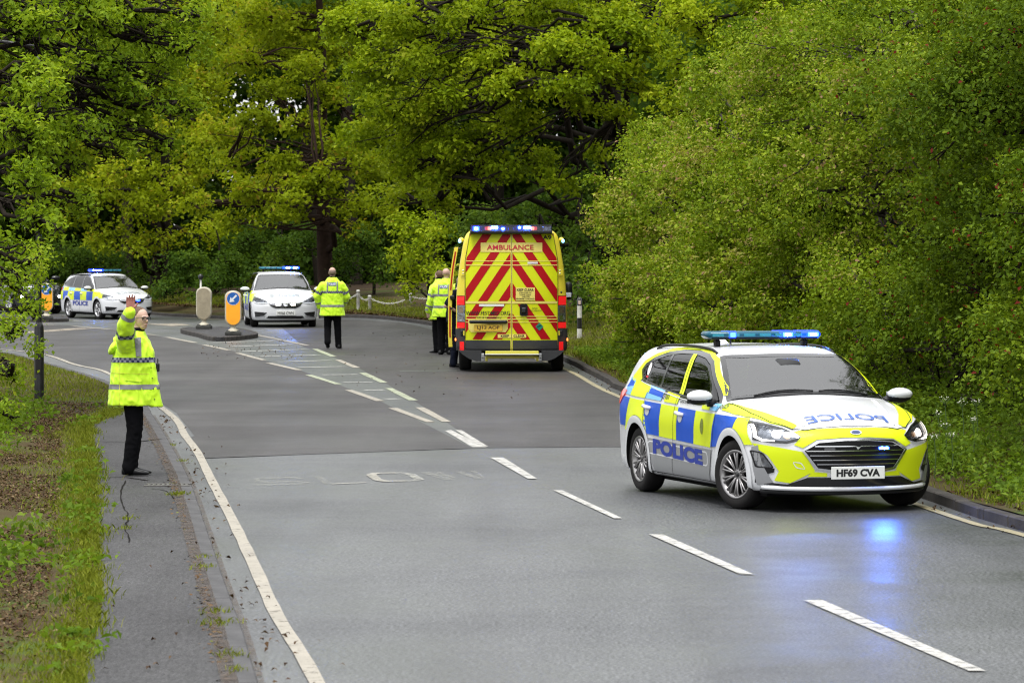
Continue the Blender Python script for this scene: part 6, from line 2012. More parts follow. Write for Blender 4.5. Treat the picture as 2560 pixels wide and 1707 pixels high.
def shoe(parent, heel, toe, m=LEATH, h=.10, lift=None):
    a, b = Vector(heel), Vector(toe)
    d = (b - a)
    L = d.length
    d.normalize()
    up = Vector((0, 0, 1)) - d * d.z
    up.normalize()
    s = d.cross(up).normalized()
    def ring(t, w, z0, z1, n=14):
        c = a + d * L * t + up * (z0 + z1) / 2
        return [c + s * w * math.cos(2 * math.pi * k / n) + up * (z1 - z0) / 2 * max(-.92, math.sin(2 * math.pi * k / n)) for k in range(n)]
    rs = [ring(0, .024, .012, .075), ring(.06, .034, .004, .105), ring(.25, .037, .004, .115), ring(.42, .038, .004, .088), ring(.62, .046, .004, .068), ring(.82, .044, .006, .054), ring(.95, .030, .010, .042), ring(1., .012, .014, .030)]
    n = 14
    mb = MB()
    f = []
    for i in range(len(rs) - 1):
        for k in range(n):
            f.append((i * n + k, i * n + (k + 1) % n, (i + 1) * n + (k + 1) % n, (i + 1) * n + k))
    f += [tuple(range(n))[::-1], tuple((len(rs) - 1) * n + k for k in range(n))]
    mb.add([p for r in rs for p in r], f)
    return mb.build('shoe', m, parent, True)
def legs(root, hips, knees, ankles, m, wr, voxel=.013, loose=1.0, hem=None):
    mb = MB()
    for hp, kn, an in zip(hips, knees, ankles):
        hp, kn, an = Vector(hp), Vector(kn), Vector(an)
        pts = [hp + Vector((0, 0, .06)), hp.lerp(kn, .35), kn, kn.lerp(an, .4), kn.lerp(an, .8), an]
        limb_shape(mb, pts, [r * loose for r in (.105, .098, .082, .078, .072, .076)], 14)
    hc = (Vector(hips[0]) + Vector(hips[1])) / 2
    loft(mb, [((hc.x, hc.y, hc.z - .04), .14, .14), ((hc.x, hc.y, hc.z + .06), .165, .15), ((hc.x, hc.y, hc.z + .16), .155, .14)])
    return fuse('trousers', mb, voxel, m, root, 5, wr, (12, 12, 14), 3.)

def signalling_officer():
    x0, y0 = G(334, 1195)
    root_mb = MB()
    z0 = .034
    # body, one skin: head, neck, trunk, arms, hands and legs
    hc = (.075, -.005, 1.635)
    face = (math.cos(R(-42)), math.sin(R(-42)), -.03)
    add_head(root_mb, hc, face)
    limb_shape(root_mb, [(.015, 0, 1.40), (.045, 0, 1.50), (.062, 0, 1.57)], [.062, .054, .052])
    loft(root_mb, [((0, 0, .86), .12, .15), ((0, 0, 1.0), .11, .145), ((0, 0, 1.2), .115, .16), ((0, 0, 1.36), .11, .18), ((.01, 0, 1.43), .07, .12)])
    sh, el, wr = (-.06, -.16, 1.39), (-.045, -.33, 1.575), (.012, -.44, 1.735)
    limb_shape(root_mb, [sh, el, wr], [.055, .043, .028])
    add_hand(root_mb, wr, (.02, -.05, 1.), (.25, -1, .05), -1, .170, .30)
    shl, ell_, wrl = (.02, .18, 1.38), (-.02, .27, 1.12), (.14, .22, .93)
    limb_shape(root_mb, [shl, ell_, wrl], [.055, .043, .028])
    add_hand(root_mb, wrl, (.3, 0, -1.), (.1, -1, 0), 1, .17, .6)
    for sd in (-1, 1):
        limb_shape(root_mb, [(0, sd * .09, .90), (.012, sd * .095, .48), (-.03, sd * .095, .09)], [.085, .058, .042])
    p = fuse('person', root_mb, .0056, SKIN, None, 2)
    p.location = (x0, y0, z0)
    p.data.materials.append(SKINR)
    for q in p.data.polygons:
        if q.center.z > 1.70 and q.center.y < -.36: q.material_index = 1
    tag(p, 'officer in glasses on the footway raising one hand in a long yellow coat', 'person')
    # redder, darker skin tone on the raised hand only
    head_o = Vector(hc)
    f = Vector(face).normalized(); r = f.cross(Vector((0, 0, 1))).normalized(); u = r.cross(f)
    at = lambda a, b, c: head_o + f * a + r * b + u * c
    hb = MB()
    loftv = []
    cap = MB().sphere((0, 0, 0), (.098, .083, .091), 28, 20)
    hb.add([at(q[0] - .031, q[1], q[2] + .040) for q in cap.v], cap.f)
    bun = MB().sphere((0, 0, 0), (.05, .045, .045), 14, 10)
    hb.add([at(q[0] - .125, q[1], q[2] + .02) for q in bun.v], bun.f)
    fuse('hair', hb, .008, HAIRB, p, 2, .004, (40, 40, 40), 5.)
    gl = MB()
    for sd in (-1, 1):
        c = at(.101, sd * .033, .008)
        ring = []
        for k in range(17):
            t = 2 * math.pi * k / 16
            ring.append(c + r * .027 * math.copysign(abs(math.cos(t)) ** .7, math.cos(t)) + u * .019 * math.copysign(abs(math.sin(t)) ** .7, math.sin(t)) - f * .010 * abs(math.cos(t)) * (1 if math.cos(t) * sd > 0 else 0))
        gl.tube(ring, .0035, 6, False)
        gl.tube([at(.092, sd * .060, .014), at(.02, sd * .080, .012), at(-.02, sd * .082, 0)], .0028, 6)
    gl.tube([at(.104, -.008, .012), at(.106, 0, .014), at(.104, .008, .012)], .003, 6)
    gl.build('glasses', P_GLOSSB, p, True)
    for sd in (-1, 1): MB().sphere(at(.080, sd * .031, .008), (.010, .012, .007), 10, 6).build('eye', mat('eye_dark', (.03, .02, .015), .25), p, True)
    MB().sphere(at(.094, 0, -.057), (.008, .022, .0055), 12, 6).build('lips', mat('lips', (.36, .12, .10), .45), p, True)
    # trousers and shoes
    legs(p, [(-.01, -.085, .90), (-.01, .085, .90)], [(.02, -.09, .48), (.01, .09, .48)], [(-.04, -.09, .075), (-.035, .09, .075)], BLACKC, .010)
    shoe(p, (-.115, -.09, 0), (.175, -.105, 0)); shoe(p, (-.11, .09, 0), (.18, .10, 0))
    # coat
    cb = MB()
    loft(cb, [((.0, .0, .735), .272, .235), ((.0, 0, .80), .264, .232), ((-.005, 0, .95), .242, .220), ((-.005, 0, 1.08), .232, .21), ((.0, 0, 1.22), .218, .205), ((.005, 0, 1.32), .195, .20), ((.01, 0, 1.41), .160, .180), ((.02, 0, 1.46), .115, .13), ((.035, 0, 1.505), .088, .085)], 28)
    limb_shape(cb, [(-.04, -.12, 1.35), (-.055, -.22, 1.45), el, Vector(el).lerp(Vector(wr), .5), Vector(el).lerp(Vector(wr), .86)], [.112, .106, .090, .072, .062], 16)
    limb_shape(cb, [(.0, .14, 1.36), ell_, Vector(ell_).lerp(Vector(wrl), .9)], [.10, .082, .066], 14)
    # open front flap and hood
    loft(cb, [((.25, -.10, .72), .07, .05), ((.235, -.10, .95), .045, .05), ((.215, -.09, 1.12), .035, .05), ((.19, -.08, 1.28), .045, .05), ((.14, -.07, 1.38), .04, .04)], 10)
    hd = MB().sphere((0, 0, 0), (.085, .11, .036), 16, 10)
    Mh = Matrix.Translation((-.205, -.02, 1.335)) @ Matrix.Rotation(R(-58), 4, 'Y')
    cb.add([Mh @ Vector(q) for q in hd.v], hd.f)
    cb.tube([(-.19, -.03, 1.39), (-.10, -.03, 1.43), (0, -.02, 1.45)], [.05, .07, .07], 12)
    coat = fuse('coat', cb, .0105, HV, p, 3, .022, (11, 11, 5.5), 1.)
    ax = ((.0, 0, .73), (.0, 0, 1.5))
    band('checkered_band', coat, ax, (1.185 - .73) / .77, (1.235 - .73) / .77, CHECK, coat, n=96, check=2, off=.006, rmax=.33)
    band('reflective_band', coat, ax, (.905 - .73) / .77, (.955 - .73) / .77, SILV, coat, off=.005, rmax=.40)
    band('reflective_band', coat, (el, wr), .50, .72, SILV, coat, rmax=.13, off=.004)
    band('checkered_band', coat, ((-.04, -.12, 1.35), el), .62, .78, CHECK, coat, n=40, check=2, rmax=.16, off=.005)
    stick('reflective_brace', coat, [(-.028, 0), (.028, 0), (.020, .20), (-.036, .20)], (.075, -.6, 1.245), (1, 0, 0), (0, 0, 1), (0, 1, 0), SILV, coat, .011)
    stick('pocket_flap', coat, [(-.02, 0), (.16, -.02), (.165, .03), (.04, .055), (-.02, .05)], (-.05, -.6, 1.0), (1, 0, 0), (0, 0, 1), (0, 1, 0), HV, coat, .010)
    stick('coat_seam', coat, [(0, .0), (.005, 0), (.005, .5), (0, .5)], (-.13, -.6, .74), (1, 0, 0), (0, 0, 1), (0, 1, 0), HVL, coat, .006)
    stick('coat_seam', coat, [(0, 0), (.4, -.012), (.4, -.007), (0, .005)], (-.22, -.6, 1.075), (1, 0, 0), (0, 0, 1), (0, 1, 0), HVL, coat, .006)
    for k in range(5):
        MB().sphere((.235 - k * .012, -.155, .80 + k * .11), .007, 8, 6).build('coat_stud', P_GLOSSB, coat)
    col = MB()
    loft(col, [((.035, 0, 1.44), .085, .085), ((.05, 0, 1.50), .070, .070), ((.058, 0, 1.545), .064, .064)], 18)
    col.build('collar', BLACKC, p, True)
    rd = MB().box((.262, -.06, 1.13), (.035, .05, .09), None, .008).tube([(.262, -.06, 1.17), (.262, -.06, 1.22)], .006, 6)
    rd.build('radio', P_BLACK, p)
    return p
def hi_vis_person(loc, rz, label, skin, hair, arms, head, legs_, hem=.74, hair_kind='crop', cl=1.0, back='POLICE', hood=False, lean=0., silver=True):
    """Officer built facing +Y (away from the camera before rz turns them)."""
    mb = MB()
    hc, face = head
    add_head(mb, hc, face)
    limb_shape(mb, [(0, 0, 1.44), (hc[0] * .6, hc[1] * .6, 1.54), (hc[0], hc[1] - .01, hc[2] - .07)], [.066, .058, .056])
    loft(mb, [((0, 0, .88), .16, .12), ((0, 0, 1.05), .15, .115), ((0, 0, 1.25), .17, .12), ((0, 0, 1.42), .19, .115), ((0, 0, 1.49), .13, .08)])
    for (s_, e_, w_, hd_, pn_, sd_) in arms:
        limb_shape(mb, [s_, e_, w_], [.056, .044, .030])
        add_hand(mb, w_, hd_, pn_, sd_, .175, .5)
    for hp, kn, an in zip(*legs_[:3]):
        limb_shape(mb, [hp, kn, an], [.085, .058, .042])
    p = fuse('person', mb, .012, skin, None, 3)
    p.location, p.rotation_euler = loc, (0, 0, rz)
    tag(p, label, 'person')
    c = Vector(hc); f = Vector(face).normalized()
    if hair_kind != 'bald':
        hb = MB()
        if hair_kind == 'crop':
            cap = MB().sphere((0, -.021, .016), (.0815, .0965, .080), 26, 18)
        else:
            cap = MB().sphere((0, -.030, .036), (.086, .099, .092), 26, 18)
        hb.add([c + Vector(q) for q in cap.v], cap.f)
        hb.build('hair', hair, p, True)
    legs(p, *legs_[:3], BLACKC, .010, .014)
    for hl, to in legs_[3]:
        shoe(p, hl, to)
    cb = MB()
    w = cl
    loft(cb, [((0, 0, hem), .285 * w, .20), ((0, 0, hem + .1), .275 * w, .20), ((0, 0, 1.02), .250 * w, .185), ((0, 0, 1.2), .245 * w, .18), ((0, -.005, 1.36), .245 * w, .165), ((0, -.01, 1.46), .205 * w, .14), ((0, -.01, 1.53), .13, .105), ((hc[0] * .6, 0, 1.585), .095, .085)], 28)
    for (s_, e_, w_, *_r) in arms:
        s_, e_, w_ = Vector(s_), Vector(e_), Vector(w_)
        limb_shape(cb, [s_ * .97, s_.lerp(e_, .5), e_, e_.lerp(w_, .5), e_.lerp(w_, .95)], [.105, .098, .088, .078, .066], 14)
    coat = fuse('coat', cb, .013, HV, p, 3, .020, (10, 10, 6), 7.)
    ax = ((0, 0, .7), (0, 0, 1.6))
    T = lambda z: (z - .7) / .9
    if silver:
        band('reflective_band', coat, ax, T(1.235), T(1.285), CHECK, coat, n=96, check=2, rmax=.33)
    else:
        band('reflective_band', coat, ax, T(1.235), T(1.285), SILV, coat, rmax=.33)
    band('reflective_band', coat, ax, T(hem + .19), T(hem + .24), SILV, coat, rmax=.45)
    for (s_, e_, w_, *_r) in arms:
        band('sleeve_band', coat, (s_, e_), .62, .78, CHECK if silver else SILV, coat, n=36, check=2 if silver else 0, rmax=.14)
        band('sleeve_band', coat, (e_, w_), .45, .62, SILV, coat, n=36, rmax=.12)
    for sx in (-.125, .095):
        stick('reflective_brace', coat, [(0, 0), (.032, 0), (.032, .20), (0, .20)], (sx, -.6, 1.29), (1, 0, 0), (0, 0, 1), (0, 1, 0), SILV, coat, .009)
    stick('name_panel', coat, [(0, 0), (.17, 0), (.17, .075), (0, .075)], (-.085, -.6, 1.40), (1, 0, 0), (0, 0, 1), (0, 1, 0), mat('panel_navy', (.02, .045, .22), .5), coat, .007)
    V, Tt, wd = text_mesh('POLICE', .042, .03)
    stick('name_lettering', coat, None, (-.072, -.6, 1.416), (.145 / wd, 0, 0), (0, 0, 1), (0, 1, 0), P_PLATE, coat, .010, fill=(V, Tt))
    loftc = MB()
    loft(loftc, [((hc[0] * .4, -.01, 1.52), .105, .10), ((hc[0] * .6, 0, 1.58), .088, .085), ((hc[0] * .7, 0, 1.615), .08, .08)], 18)
    loftc.build('collar', BLACKC if silver else HV, p, True)
    return p, coat
signalling_officer()
gx_, gy_ = G(831, 872)
hi_vis_person((gx_, gy_, gz(gx_, gy_)), R(2), 'officer in yellow POLICE jacket walking away beside the middle police car', SKIN, HAIRG,
    [((-.20, -.01, 1.44), (-.335, .03, 1.16), (-.285, .14, .93), (.05, .25, -1), (1, 0, 0), 1), ((.20, -.01, 1.44), (.315, .03, 1.16), (.24, .17, .98), (-.1, .3, -1), (-1, 0, 0), -1)],
    ((.0, .03, 1.685), (0, 1, -.15)),
    ([(-.09, 0, .90), (.09, 0, .90)], [(-.105, .05, .49), (.115, .03, .49)], [(-.105, -.12, .15), (.135, .02, .075)], [((-.105, -.18, .115), (-.10, .01, .0)), ((.135, -.06, 0), (.18, .215, 0))]))
# pair of officers beyond the open ambulance door
ax_, ay_ = G(1113, 887)
hi_vis_person((ax_, ay_, 0), R(-12), 'bald officer in yellow jacket standing with his back to us left of the ambulance', SKIN, HAIRG,
    [((-.20, -.01, 1.44), (-.27, .05, 1.17), (-.20, .22, 1.02), (.1, .5, -.8), (1, 0, 0), 1), ((.20, -.01, 1.44), (.27, .05, 1.17), (.22, .24, 1.05), (0, .6, -.8), (-1, 0, 0), -1)],
    ((.02, .03, 1.705), (.2, 1, -.1)),
    ([(-.09, 0, .92), (.09, 0, .92)], [(-.09, .03, .50), (.09, .03, .50)], [(-.09, 0, .075), (.09, 0, .075)], [((-.09, -.08, 0), (-.16, .17, 0)), ((.09, -.08, 0), (.13, .19, 0))]), hem=.80, hair_kind='bald', silver=False)
bx_, by_ = G(1099, 884)
hi_vis_person((bx_, by_ + .35, 0), R(48), 'brown haired officer half hidden behind the bald officer', SKIN, HAIRB,
    [((-.20, -.01, 1.42), (-.30, -.03, 1.15), (-.31, .05, .90), (.05, .1, -1), (1, 0, 0), 1), ((.20, -.01, 1.42), (.27, .05, 1.15), (.2, .24, 1.03), (0, .6, -.8), (-1, 0, 0), -1)],
    ((.0, .03, 1.645), (.1, 1, -.1)),
    ([(-.09, 0, .90), (.09, 0, .90)], [(-.09, .03, .49), (.09, .03, .49)], [(-.09, 0, .075), (.09, 0, .075)], [((-.09, -.08, 0), (-.12, .19, 0)), ((.09, -.08, 0), (.12, .19, 0))]), hem=.72, hair_kind='full')
def medic():
    x, y = -1.10, 78.35
    mb = MB()
    hc = (.16, 0, 1.62)
    add_head(mb, hc, (1, .1, -.3))
    limb_shape(mb, [(.04, 0, 1.42), (.09, 0, 1.51), (.13, 0, 1.57)], [.062, .056, .054])
    loft(mb, [((-.02, 0, .90), .12, .15), ((-.02, 0, 1.05), .11, .14), ((.0, 0, 1.25), .12, .165), ((.02, 0, 1.40), .11, .18), ((.04, 0, 1.47), .07, .11)])
    aa = [((.02, -.19, 1.41), (-.16, -.24, 1.18), (.07, -.20, 1.06), (1, .1, -.2), (0, 0, -1), 1), ((.04, .19, 1.41), (.10, .25, 1.15), (.30, .2, 1.05), (1, 0, 0), (0, 0, -1), -1)]
    for s_, e_, w_, d_, pn, sd in aa:
        limb_shape(mb, [s_, e_, w_], [.058, .046, .031])
        add_hand(mb, w_, d_, pn, sd, .175, .4)
    for sd in (-1, 1):
        limb_shape(mb, [(0, sd * .09, .90), (.015, sd * .09, .48), (-.01, sd * .09, .09)], [.085, .058, .042])
    p = fuse('person', mb, .012, SKIN, None, 3)
    p.location = (x, y, 0)
    tag(p, 'medic in navy short sleeves leaning in behind the open ambulance side door', 'person')
    legs(p, [(-.01, -.09, .92), (-.01, .09, .92)], [(.02, -.09, .5), (.02, .09, .5)], [(-.02, -.09, .075), (-.02, .09, .075)], NAVY, .010, .014)
    for sd in (-1, 1): shoe(p, (-.10, sd * .09, 0), (.18, sd * .11, 0))
    sb = MB()
    loft(sb, [((-.02, 0, .86), .145, .18), ((-.02, 0, 1.05), .14, .175), ((.0, 0, 1.25), .145, .19), ((.02, 0, 1.40), .13, .19), ((.04, 0, 1.48), .08, .10)], 22)
    for s_, e_, *_ in aa:
        limb_shape(sb, [s_, Vector(s_).lerp(Vector(e_), .8)], [.085, .075], 12)
    fuse('shirt', sb, .013, NAVY, p, 4, .008, (9, 9, 6), 2.)
    MB().sphere((hc[0] - .030, 0, hc[2] + .030), (.098, .083, .090), 24, 16).build('hair', HAIRG, p, True)
    return p
medic()
# ================================================================== STREET FURNITURE
M_BOLL = mat('bollard_shell_cream', (.48, .44, .34), .5, vary=.22, vscale=5., bump=.15, bscale=30.)
M_BOLLB = mat('bollard_back_beige', (.34, .29, .20), .55, vary=.22, vscale=4.)
M_ORANGE = mat('bollard_amber_face', (.84, .33, .012), .45, vary=.10, vscale=4., emit=(1., .42, .02), estr=.12)
M_SIGNB = mat('sign_blue', (.012, .11, .42), .4)
M_SIGNW = mat('sign_white', (.75, .77, .80), .4)
M_BASE = mat('bollard_base_dark', (.035, .036, .032), .7, vary=.5, vscale=6.)
M_BLKP = mat('black_paint', (.010, .0095, .010), .35, coat=.25, vary=.3, vscale=3.)
M_POSTW = mat('post_white_worn', (.55, .54, .49), .6, vary=.3, vscale=9., bump=.3, bscale=40.)
def capsule_outline(w, h, r_top, r_bot, n=14):
    P = []
    for k in range(n + 1):
        a = math.pi * k / n
        P.append((w / 2 * math.cos(a), h - r_top + r_top * math.sin(a)))
    for k in range(n + 1):
        a = math.pi * k / n
        P.append((-w / 2 * math.cos(a), r_bot - r_bot * math.sin(a)))
    return P
def traffic_bollard(loc, rz, label, ground=.10, arrow_front=True):
    root = empty('traffic_bollard', loc, rz, label, 'bollard', 'keep left bollards')
    MB().box((0, 0, .045), (.40, .26, .09), None, .015).box((0, 0, .10), (.34, .20, .03), None, .01).build('base', M_BASE, root)
    MB().lathe([(.13, .10), (.12, .13), (.07, .165), (.055, .20), (.075, .235), (.10, .25)], 20).build('stem', M_BOLL, root, True)
    # moulded shell, a little barrel-shaped in section
    w, h, z0 = .40, .86, .22
    out = capsule_outline(w, h, .15, .19)
    ns = 8
    V, Fq = [], []
    n = len(out)
    cx, cz = 0, h / 2
    for j in range(ns + 1):
        t = -1 + 2 * j / ns
        k = .86 + .14 * math.sqrt(max(0, 1 - (abs(t)) ** 4))
        for x, z in out:
            V.append((cx + (x - cx) * k, t * .065, z0 + cz + (z - cz) * k))
    for j in range(ns):
        for i in range(n):
            Fq.append((j * n + i, j * n + (i + 1) % n, (j + 1) * n + (i + 1) % n, (j + 1) * n + i))
    Fq += [tuple(range(n))[::-1], tuple(ns * n + i for i in range(n))]
    mesh_obj('shell', V, Fq, M_BOLL, root, True)
    def face(y, sgn, m1, name):
        ins = [(x * .84, h / 2 + (z - h / 2) * .92) for x, z in out]
        o = mesh_obj(name, [(x, y * sgn, z0 + z) for x, z in ins], [tuple(range(len(ins)))], m1, root)
        return o
    f = face(.068, -1, M_ORANGE, 'amber_face')
    face(.068, 1, M_BOLLB, 'plain_back')
    cz = z0 + h - .195
    mesh_obj('sign_disc', [(.158 * math.cos(t), -.072, cz + .158 * math.sin(t)) for t in np.linspace(0, 2 * math.pi, 33)[:-1]], [tuple(range(32))], M_SIGNB, root)
    sd = root.children[-1]
    ring = [(r * math.cos(t), -.073, cz + r * math.sin(t)) for t in np.linspace(0, 2 * math.pi, 33)[:-1] for r in (.150, .158)]
    mesh_obj('sign_rim', ring, [(2 * i, 2 * i + 1, (2 * i + 3) % 64, (2 * i + 2) % 64) for i in range(32)], M_SIGNW, sd)
    c, s_ = math.cos(R(225)), math.sin(R(225))
    arrow = [(-.115, -.022), (.02, -.022), (.02, -.075), (.125, 0), (.02, .075), (.02, .022), (-.115, .022)]
    mesh_obj('arrow', [(x * c - y * s_, -.0745, cz + x * s_ + y * c) for x, y in arrow], [(0, 1, 5, 6), (2, 3, 4), (1, 2, 4, 5)][:2] + [(1, 5, 4, 2)][:0], M_SIGNW, sd)
    return root
def island(name, pts, label, h=.10):
    P = [tuple(p) for p in catmull(pts, 5, closed=True)]
    V, T = cdt_fill(P, .6)
    Vt, Ft = [], list(T)
    for x, y in V: Vt.append((x, y, gz(x, y) + h))
    b = len(Vt)
    n = len(P)
    for x, y in P: Vt.append((x, y, gz(x, y) + h))
    for x, y in P: Vt.append((x, y, gz(x, y) - .03))
    a = sum(P[i][0] * P[(i + 1) % n][1] - P[(i + 1) % n][0] * P[i][1] for i in range(n))
    for i in range(n):
        q = (b + i, b + n + i, b + n + (i + 1) % n, b + (i + 1) % n)
        Ft.append(q if a > 0 else q[::-1])
    o = mesh_obj(name, Vt, Ft, M_PATH, None)
    tag(o, kind='structure')
    # kerb edging stones round it
    L = densify(P, .9)
    for i in range(len(L)):
        p, q = np.array(L[i]), np.array(L[(i + 1) % len(L)])
        d = q - p
        ln = np.linalg.norm(d)
        if ln < .2: continue
        c = (p + q) / 2
        k = MB().box((0, 0, 0), (ln - .012, .12, .13), None, .012).build('kerb_stone', M_KERBD, o)
        k.location = (c[0], c[1], gz(*c) + h - .058)
        k.rotation_euler = (0, 0, math.atan2(d[1], d[0]))
    return o
z4 = lambda x, y: (440 + x * .19558, 620 + y * .19558)
island('traffic_island', S([z4(90, 1088), z4(300, 1140), z4(500, 1192), z4(800, 1178), z4(1020, 1142), z4(860, 1088), z4(640, 1062), z4(350, 1055), z4(170, 1062)]), '')
z3 = lambda x, y: (60 + x * .17007, 620 + y * .17007)
island('traffic_island', S([z3(-300, 1060), z3(150, 1080), z3(600, 1075), z3(560, 1040), z3(200, 1020), z3(-250, 1030)]), '')
def on_island(u, v):
    x, y = G(u, v, .10)
    return (x, y, gz(x, y) + .10)
traffic_bollard(on_island(583, 838), R(4), 'keep left bollard with amber face nearest the camera on the traffic island')
traffic_bollard(on_island(510, 822), R(176), 'beige back of the bollard at the rear of the traffic island')
traffic_bollard(on_island(116, 797), R(10), 'amber keep left bollard behind the black lamp column at the left edge')
# lamp column
x, y = D(90, 925)
lc = empty('street_lamp', (x, y, .03), 0, 'black lamp column rising out of the hawthorn on the left verge', 'lamp post')
MB().lathe([(.074, -.1), (.074, 1.08), (.070, 1.10), (.072, 1.12), (.055, 1.17), (.046, 1.19)], 24).build('base_compartment', M_BLKP, lc, True)
MB().lathe([(.043, 1.18), (.040, 3.5), (.036, 5.2), (0, 5.2)], 18).build('column', M_BLKP, lc, True)
MB().tube([(0, 0, 5.1), (-.05, 0, 5.35), (-.75, -.1, 5.45)], [.035, .03, .028], 10).build('bracket_arm', M_BLKP, lc, True)
MB().box((-1.0, -.12, 5.45), (.5, .2, .1), None, .03).build('lantern', M_BLKP, lc)
MB().box((0, -.073, .62), (.085, .006, .42), None, .003).build('access_door', M_BLKP, lc)
# marker post on the right verge
x, y = D(1331, 797)
mp = empty('marker_post', (x, y, .12), 0, 'black and white marker post on the verge right of the ambulance', 'bollard')
s_ = y / 10231. * 2560 / 2352
H_ = [0, 3 * s_, 30 * s_, 55 * s_, 83 * s_, 98 * s_ + .02]
r0 = .055
for i, (a, b) in enumerate(((-.1, H_[1]), (H_[1], H_[2]), (H_[2], H_[3]), (H_[3], H_[4]))):
    MB().lathe([(r0, a), (r0, b)], 20).build('black_stripe' if i % 2 == 0 else 'white_stripe', M_BLKP if i % 2 == 0 else M_POSTW, mp, True)
MB().lathe([(r0 + .002, H_[4]), (r0 + .002, H_[5] - .02), (.045, H_[5]), (.02, H_[5] + .02), (0, H_[5] + .022)], 20).build('cap', M_BLKP, mp, True)
MB().box((0, -r0 - .004, H_[4] + .07), (.052, .006, .085), None, .002).build('reflector', mat('reflector_pale', (.62, .48, .42), .3), mp)
# white posts and chain on the far verge
posts = []
for i, (u, v, h, lab) in enumerate(((895.6, 768, .54, 'tallest white chain post'), (924, 767, .36, 'short white chain post second from the left'), (1026.8, 771, .48, 'white chain post nearest the ambulance'), (793.5, 780, .26, 'low white post behind the walking officer'))):
    Y = 128.5 if i != 3 else 129
    x = (u - 1280) / FPX * Y
    z = CAMH - (v - 582.3) / FPX * Y
    o = empty('chain_post', (x, Y, z), 0, lab, 'post', 'white chain posts')
    MB().lathe([(.052, -.5), (.052, h - .05), (.058, h - .045), (.058, h - .02), (.04, h), (0, h + .005)], 16).build('post', M_POSTW, o, True)
    MB().lathe([(.066, h * .72), (.07, h * .74), (.066, h * .77)], 16).build('collar', M_POSTW, o, True)
    posts.append(Vector((x, Y, z + h * .78)))
def chain(a, b, sag, label):
    o = empty('chain', tuple(a), 0, label, 'chain', 'white chains between the posts')
    L = (b - a).length
    n = int(L / .075)
    base = None
    for i in range(n):
        t = (i + .5) / n
        p = (b - a) * t + Vector((0, 0, -4 * sag * t * (1 - t)))
        dz = ((b - a).z - 4 * sag * (1 - 2 * t)) / L
        if base is None:
            ring = [Vector((.05 * math.cos(k), .019 * math.sin(k), 0)) for k in np.linspace(0, 2 * math.pi, 9)]
            base = MB().tube(ring, .011, 5, False).build('link', M_POSTW, o)
            c = base
        else:
            c = base.copy(); COL.objects.link(c)
        c.location = p
        c.rotation_euler = (R(90) * (i % 2), -math.atan(dz), math.atan2(b.y - a.y, b.x - a.x))
chain(posts[0], posts[1], .12, 'short chain between the two left white posts')
chain(posts[1], posts[2], .20, 'long sagging white chain across the far verge')
chain(posts[2], posts[2] + Vector((1.05, .5, .05)), .10, 'chain running from the right post behind the officers')
chain(posts[3], posts[0], .10, 'chain dropping left towards the walking officer')
# little dark-topped post behind the island
x, y = (502 - 1280) / FPX * 133, 133
bp = empty('beacon_post', (x, y, -.1), 0, 'thin post with dark cap behind the beige bollard', 'post')
MB().lathe([(.03, 0), (.03, 1.15), (0, 1.15)], 10).build('post', M_POSTW, bp, True)
MB().sphere((0, 0, 1.24), (.085, .085, .10), 14, 10).build('cap', M_BLKP, bp, True)

# ================================================================== GRASS, WEEDS, LITTER
gr = np.random.default_rng(9)
def blades(name, P, hgt, wid, m, label, lean=.5, rng=gr, zf=None, tint=None, curl=.35):
    """Grass: one bent blade (two stacked quads as one 5-gon) per point."""
    n = len(P)
    a = rng.uniform(0, 2 * np.pi, n)
    dx, dy = np.cos(a), np.sin(a)
    h = hgt * rng.uniform(.5, 1.35, n)
    l = lean * h * rng.uniform(.2, 1.2, n)
    w = wid * rng.uniform(.6, 1.3, n)
    z = np.array([zf(x, y) for x, y in P]) if zf else np.zeros(n)
    b = rng.uniform(0, 2 * np.pi, n)
    ox, oy = np.cos(b) * w / 2, np.sin(b) * w / 2
    x, y = P[:, 0], P[:, 1]
    V = np.stack([np.stack([x - ox, y - oy, z], -1), np.stack([x + ox, y + oy, z], -1),
                  np.stack([x + ox * .7 + dx * l * curl, y + oy * .7 + dy * l * curl, z + h * .6], -1),
                  np.stack([x + dx * l, y + dy * l, z + h * .95], -1),
                  np.stack([x - ox * .7 + dx * l * curl, y - oy * .7 + dy * l * curl, z + h * .6], -1)], 1)
    o = quads_obj(name, V, m, None, np.clip((rng.normal(.45, .2, n) if tint is None else tint), 0, 1), nv=5)
    return tag(o, label, name.replace('_', ' '), kind='stuff')
def scatter(outline, n, rng, dens=None):
    a = np.array(outline)
    lo, hi = a.min(0), a.max(0)
    out = np.zeros((0, 2))
    while len(out) < n:
        P = lo + (hi - lo) * rng.random((n * 3, 2))
        P = P[inside(outline, P)]
        if dens is not None:
            P = P[rng.random(len(P)) < np.array([dens(x, y) for x, y in P])]
        out = np.concatenate([out, P])
    return out[:n]
fwx = lambda y: np.interp(y, [p[1] for p in FW_L[:6]], [p[0] for p in FW_L[:6]])
def patchy(x, y):
    return mnoise.noise(Vector((x * .9, y * .35, 3.1))) + .5 * mnoise.noise(Vector((x * 2.2, y * .9, 7.7)))
zl = lambda x, y: .034 + hv_left(x, y)
near_verge = [(fwx(y) + .03, y) for y in np.linspace(20, 61, 30)] + [(-9.5, 61), (-6.5, 20)]
def dens_edge(x, y):
    d = fwx(y) - x
    e = math.exp(-(d / (.30 + .22 * patchy(x * .5, y))) ** 2)
    return min(1, .05 + .95 * e + (.10 if patchy(x, y) > .25 else .0))
P = scatter(near_verge, 34000, gr, dens_edge)
blades('verge_grass', P, .040, .008, L_GRASS, 'short bright grass along the footway edge', .9, zf=zl)
tf = np.array([fwx(gr.uniform(22, 60)) for _ in range(1)])
ed = []
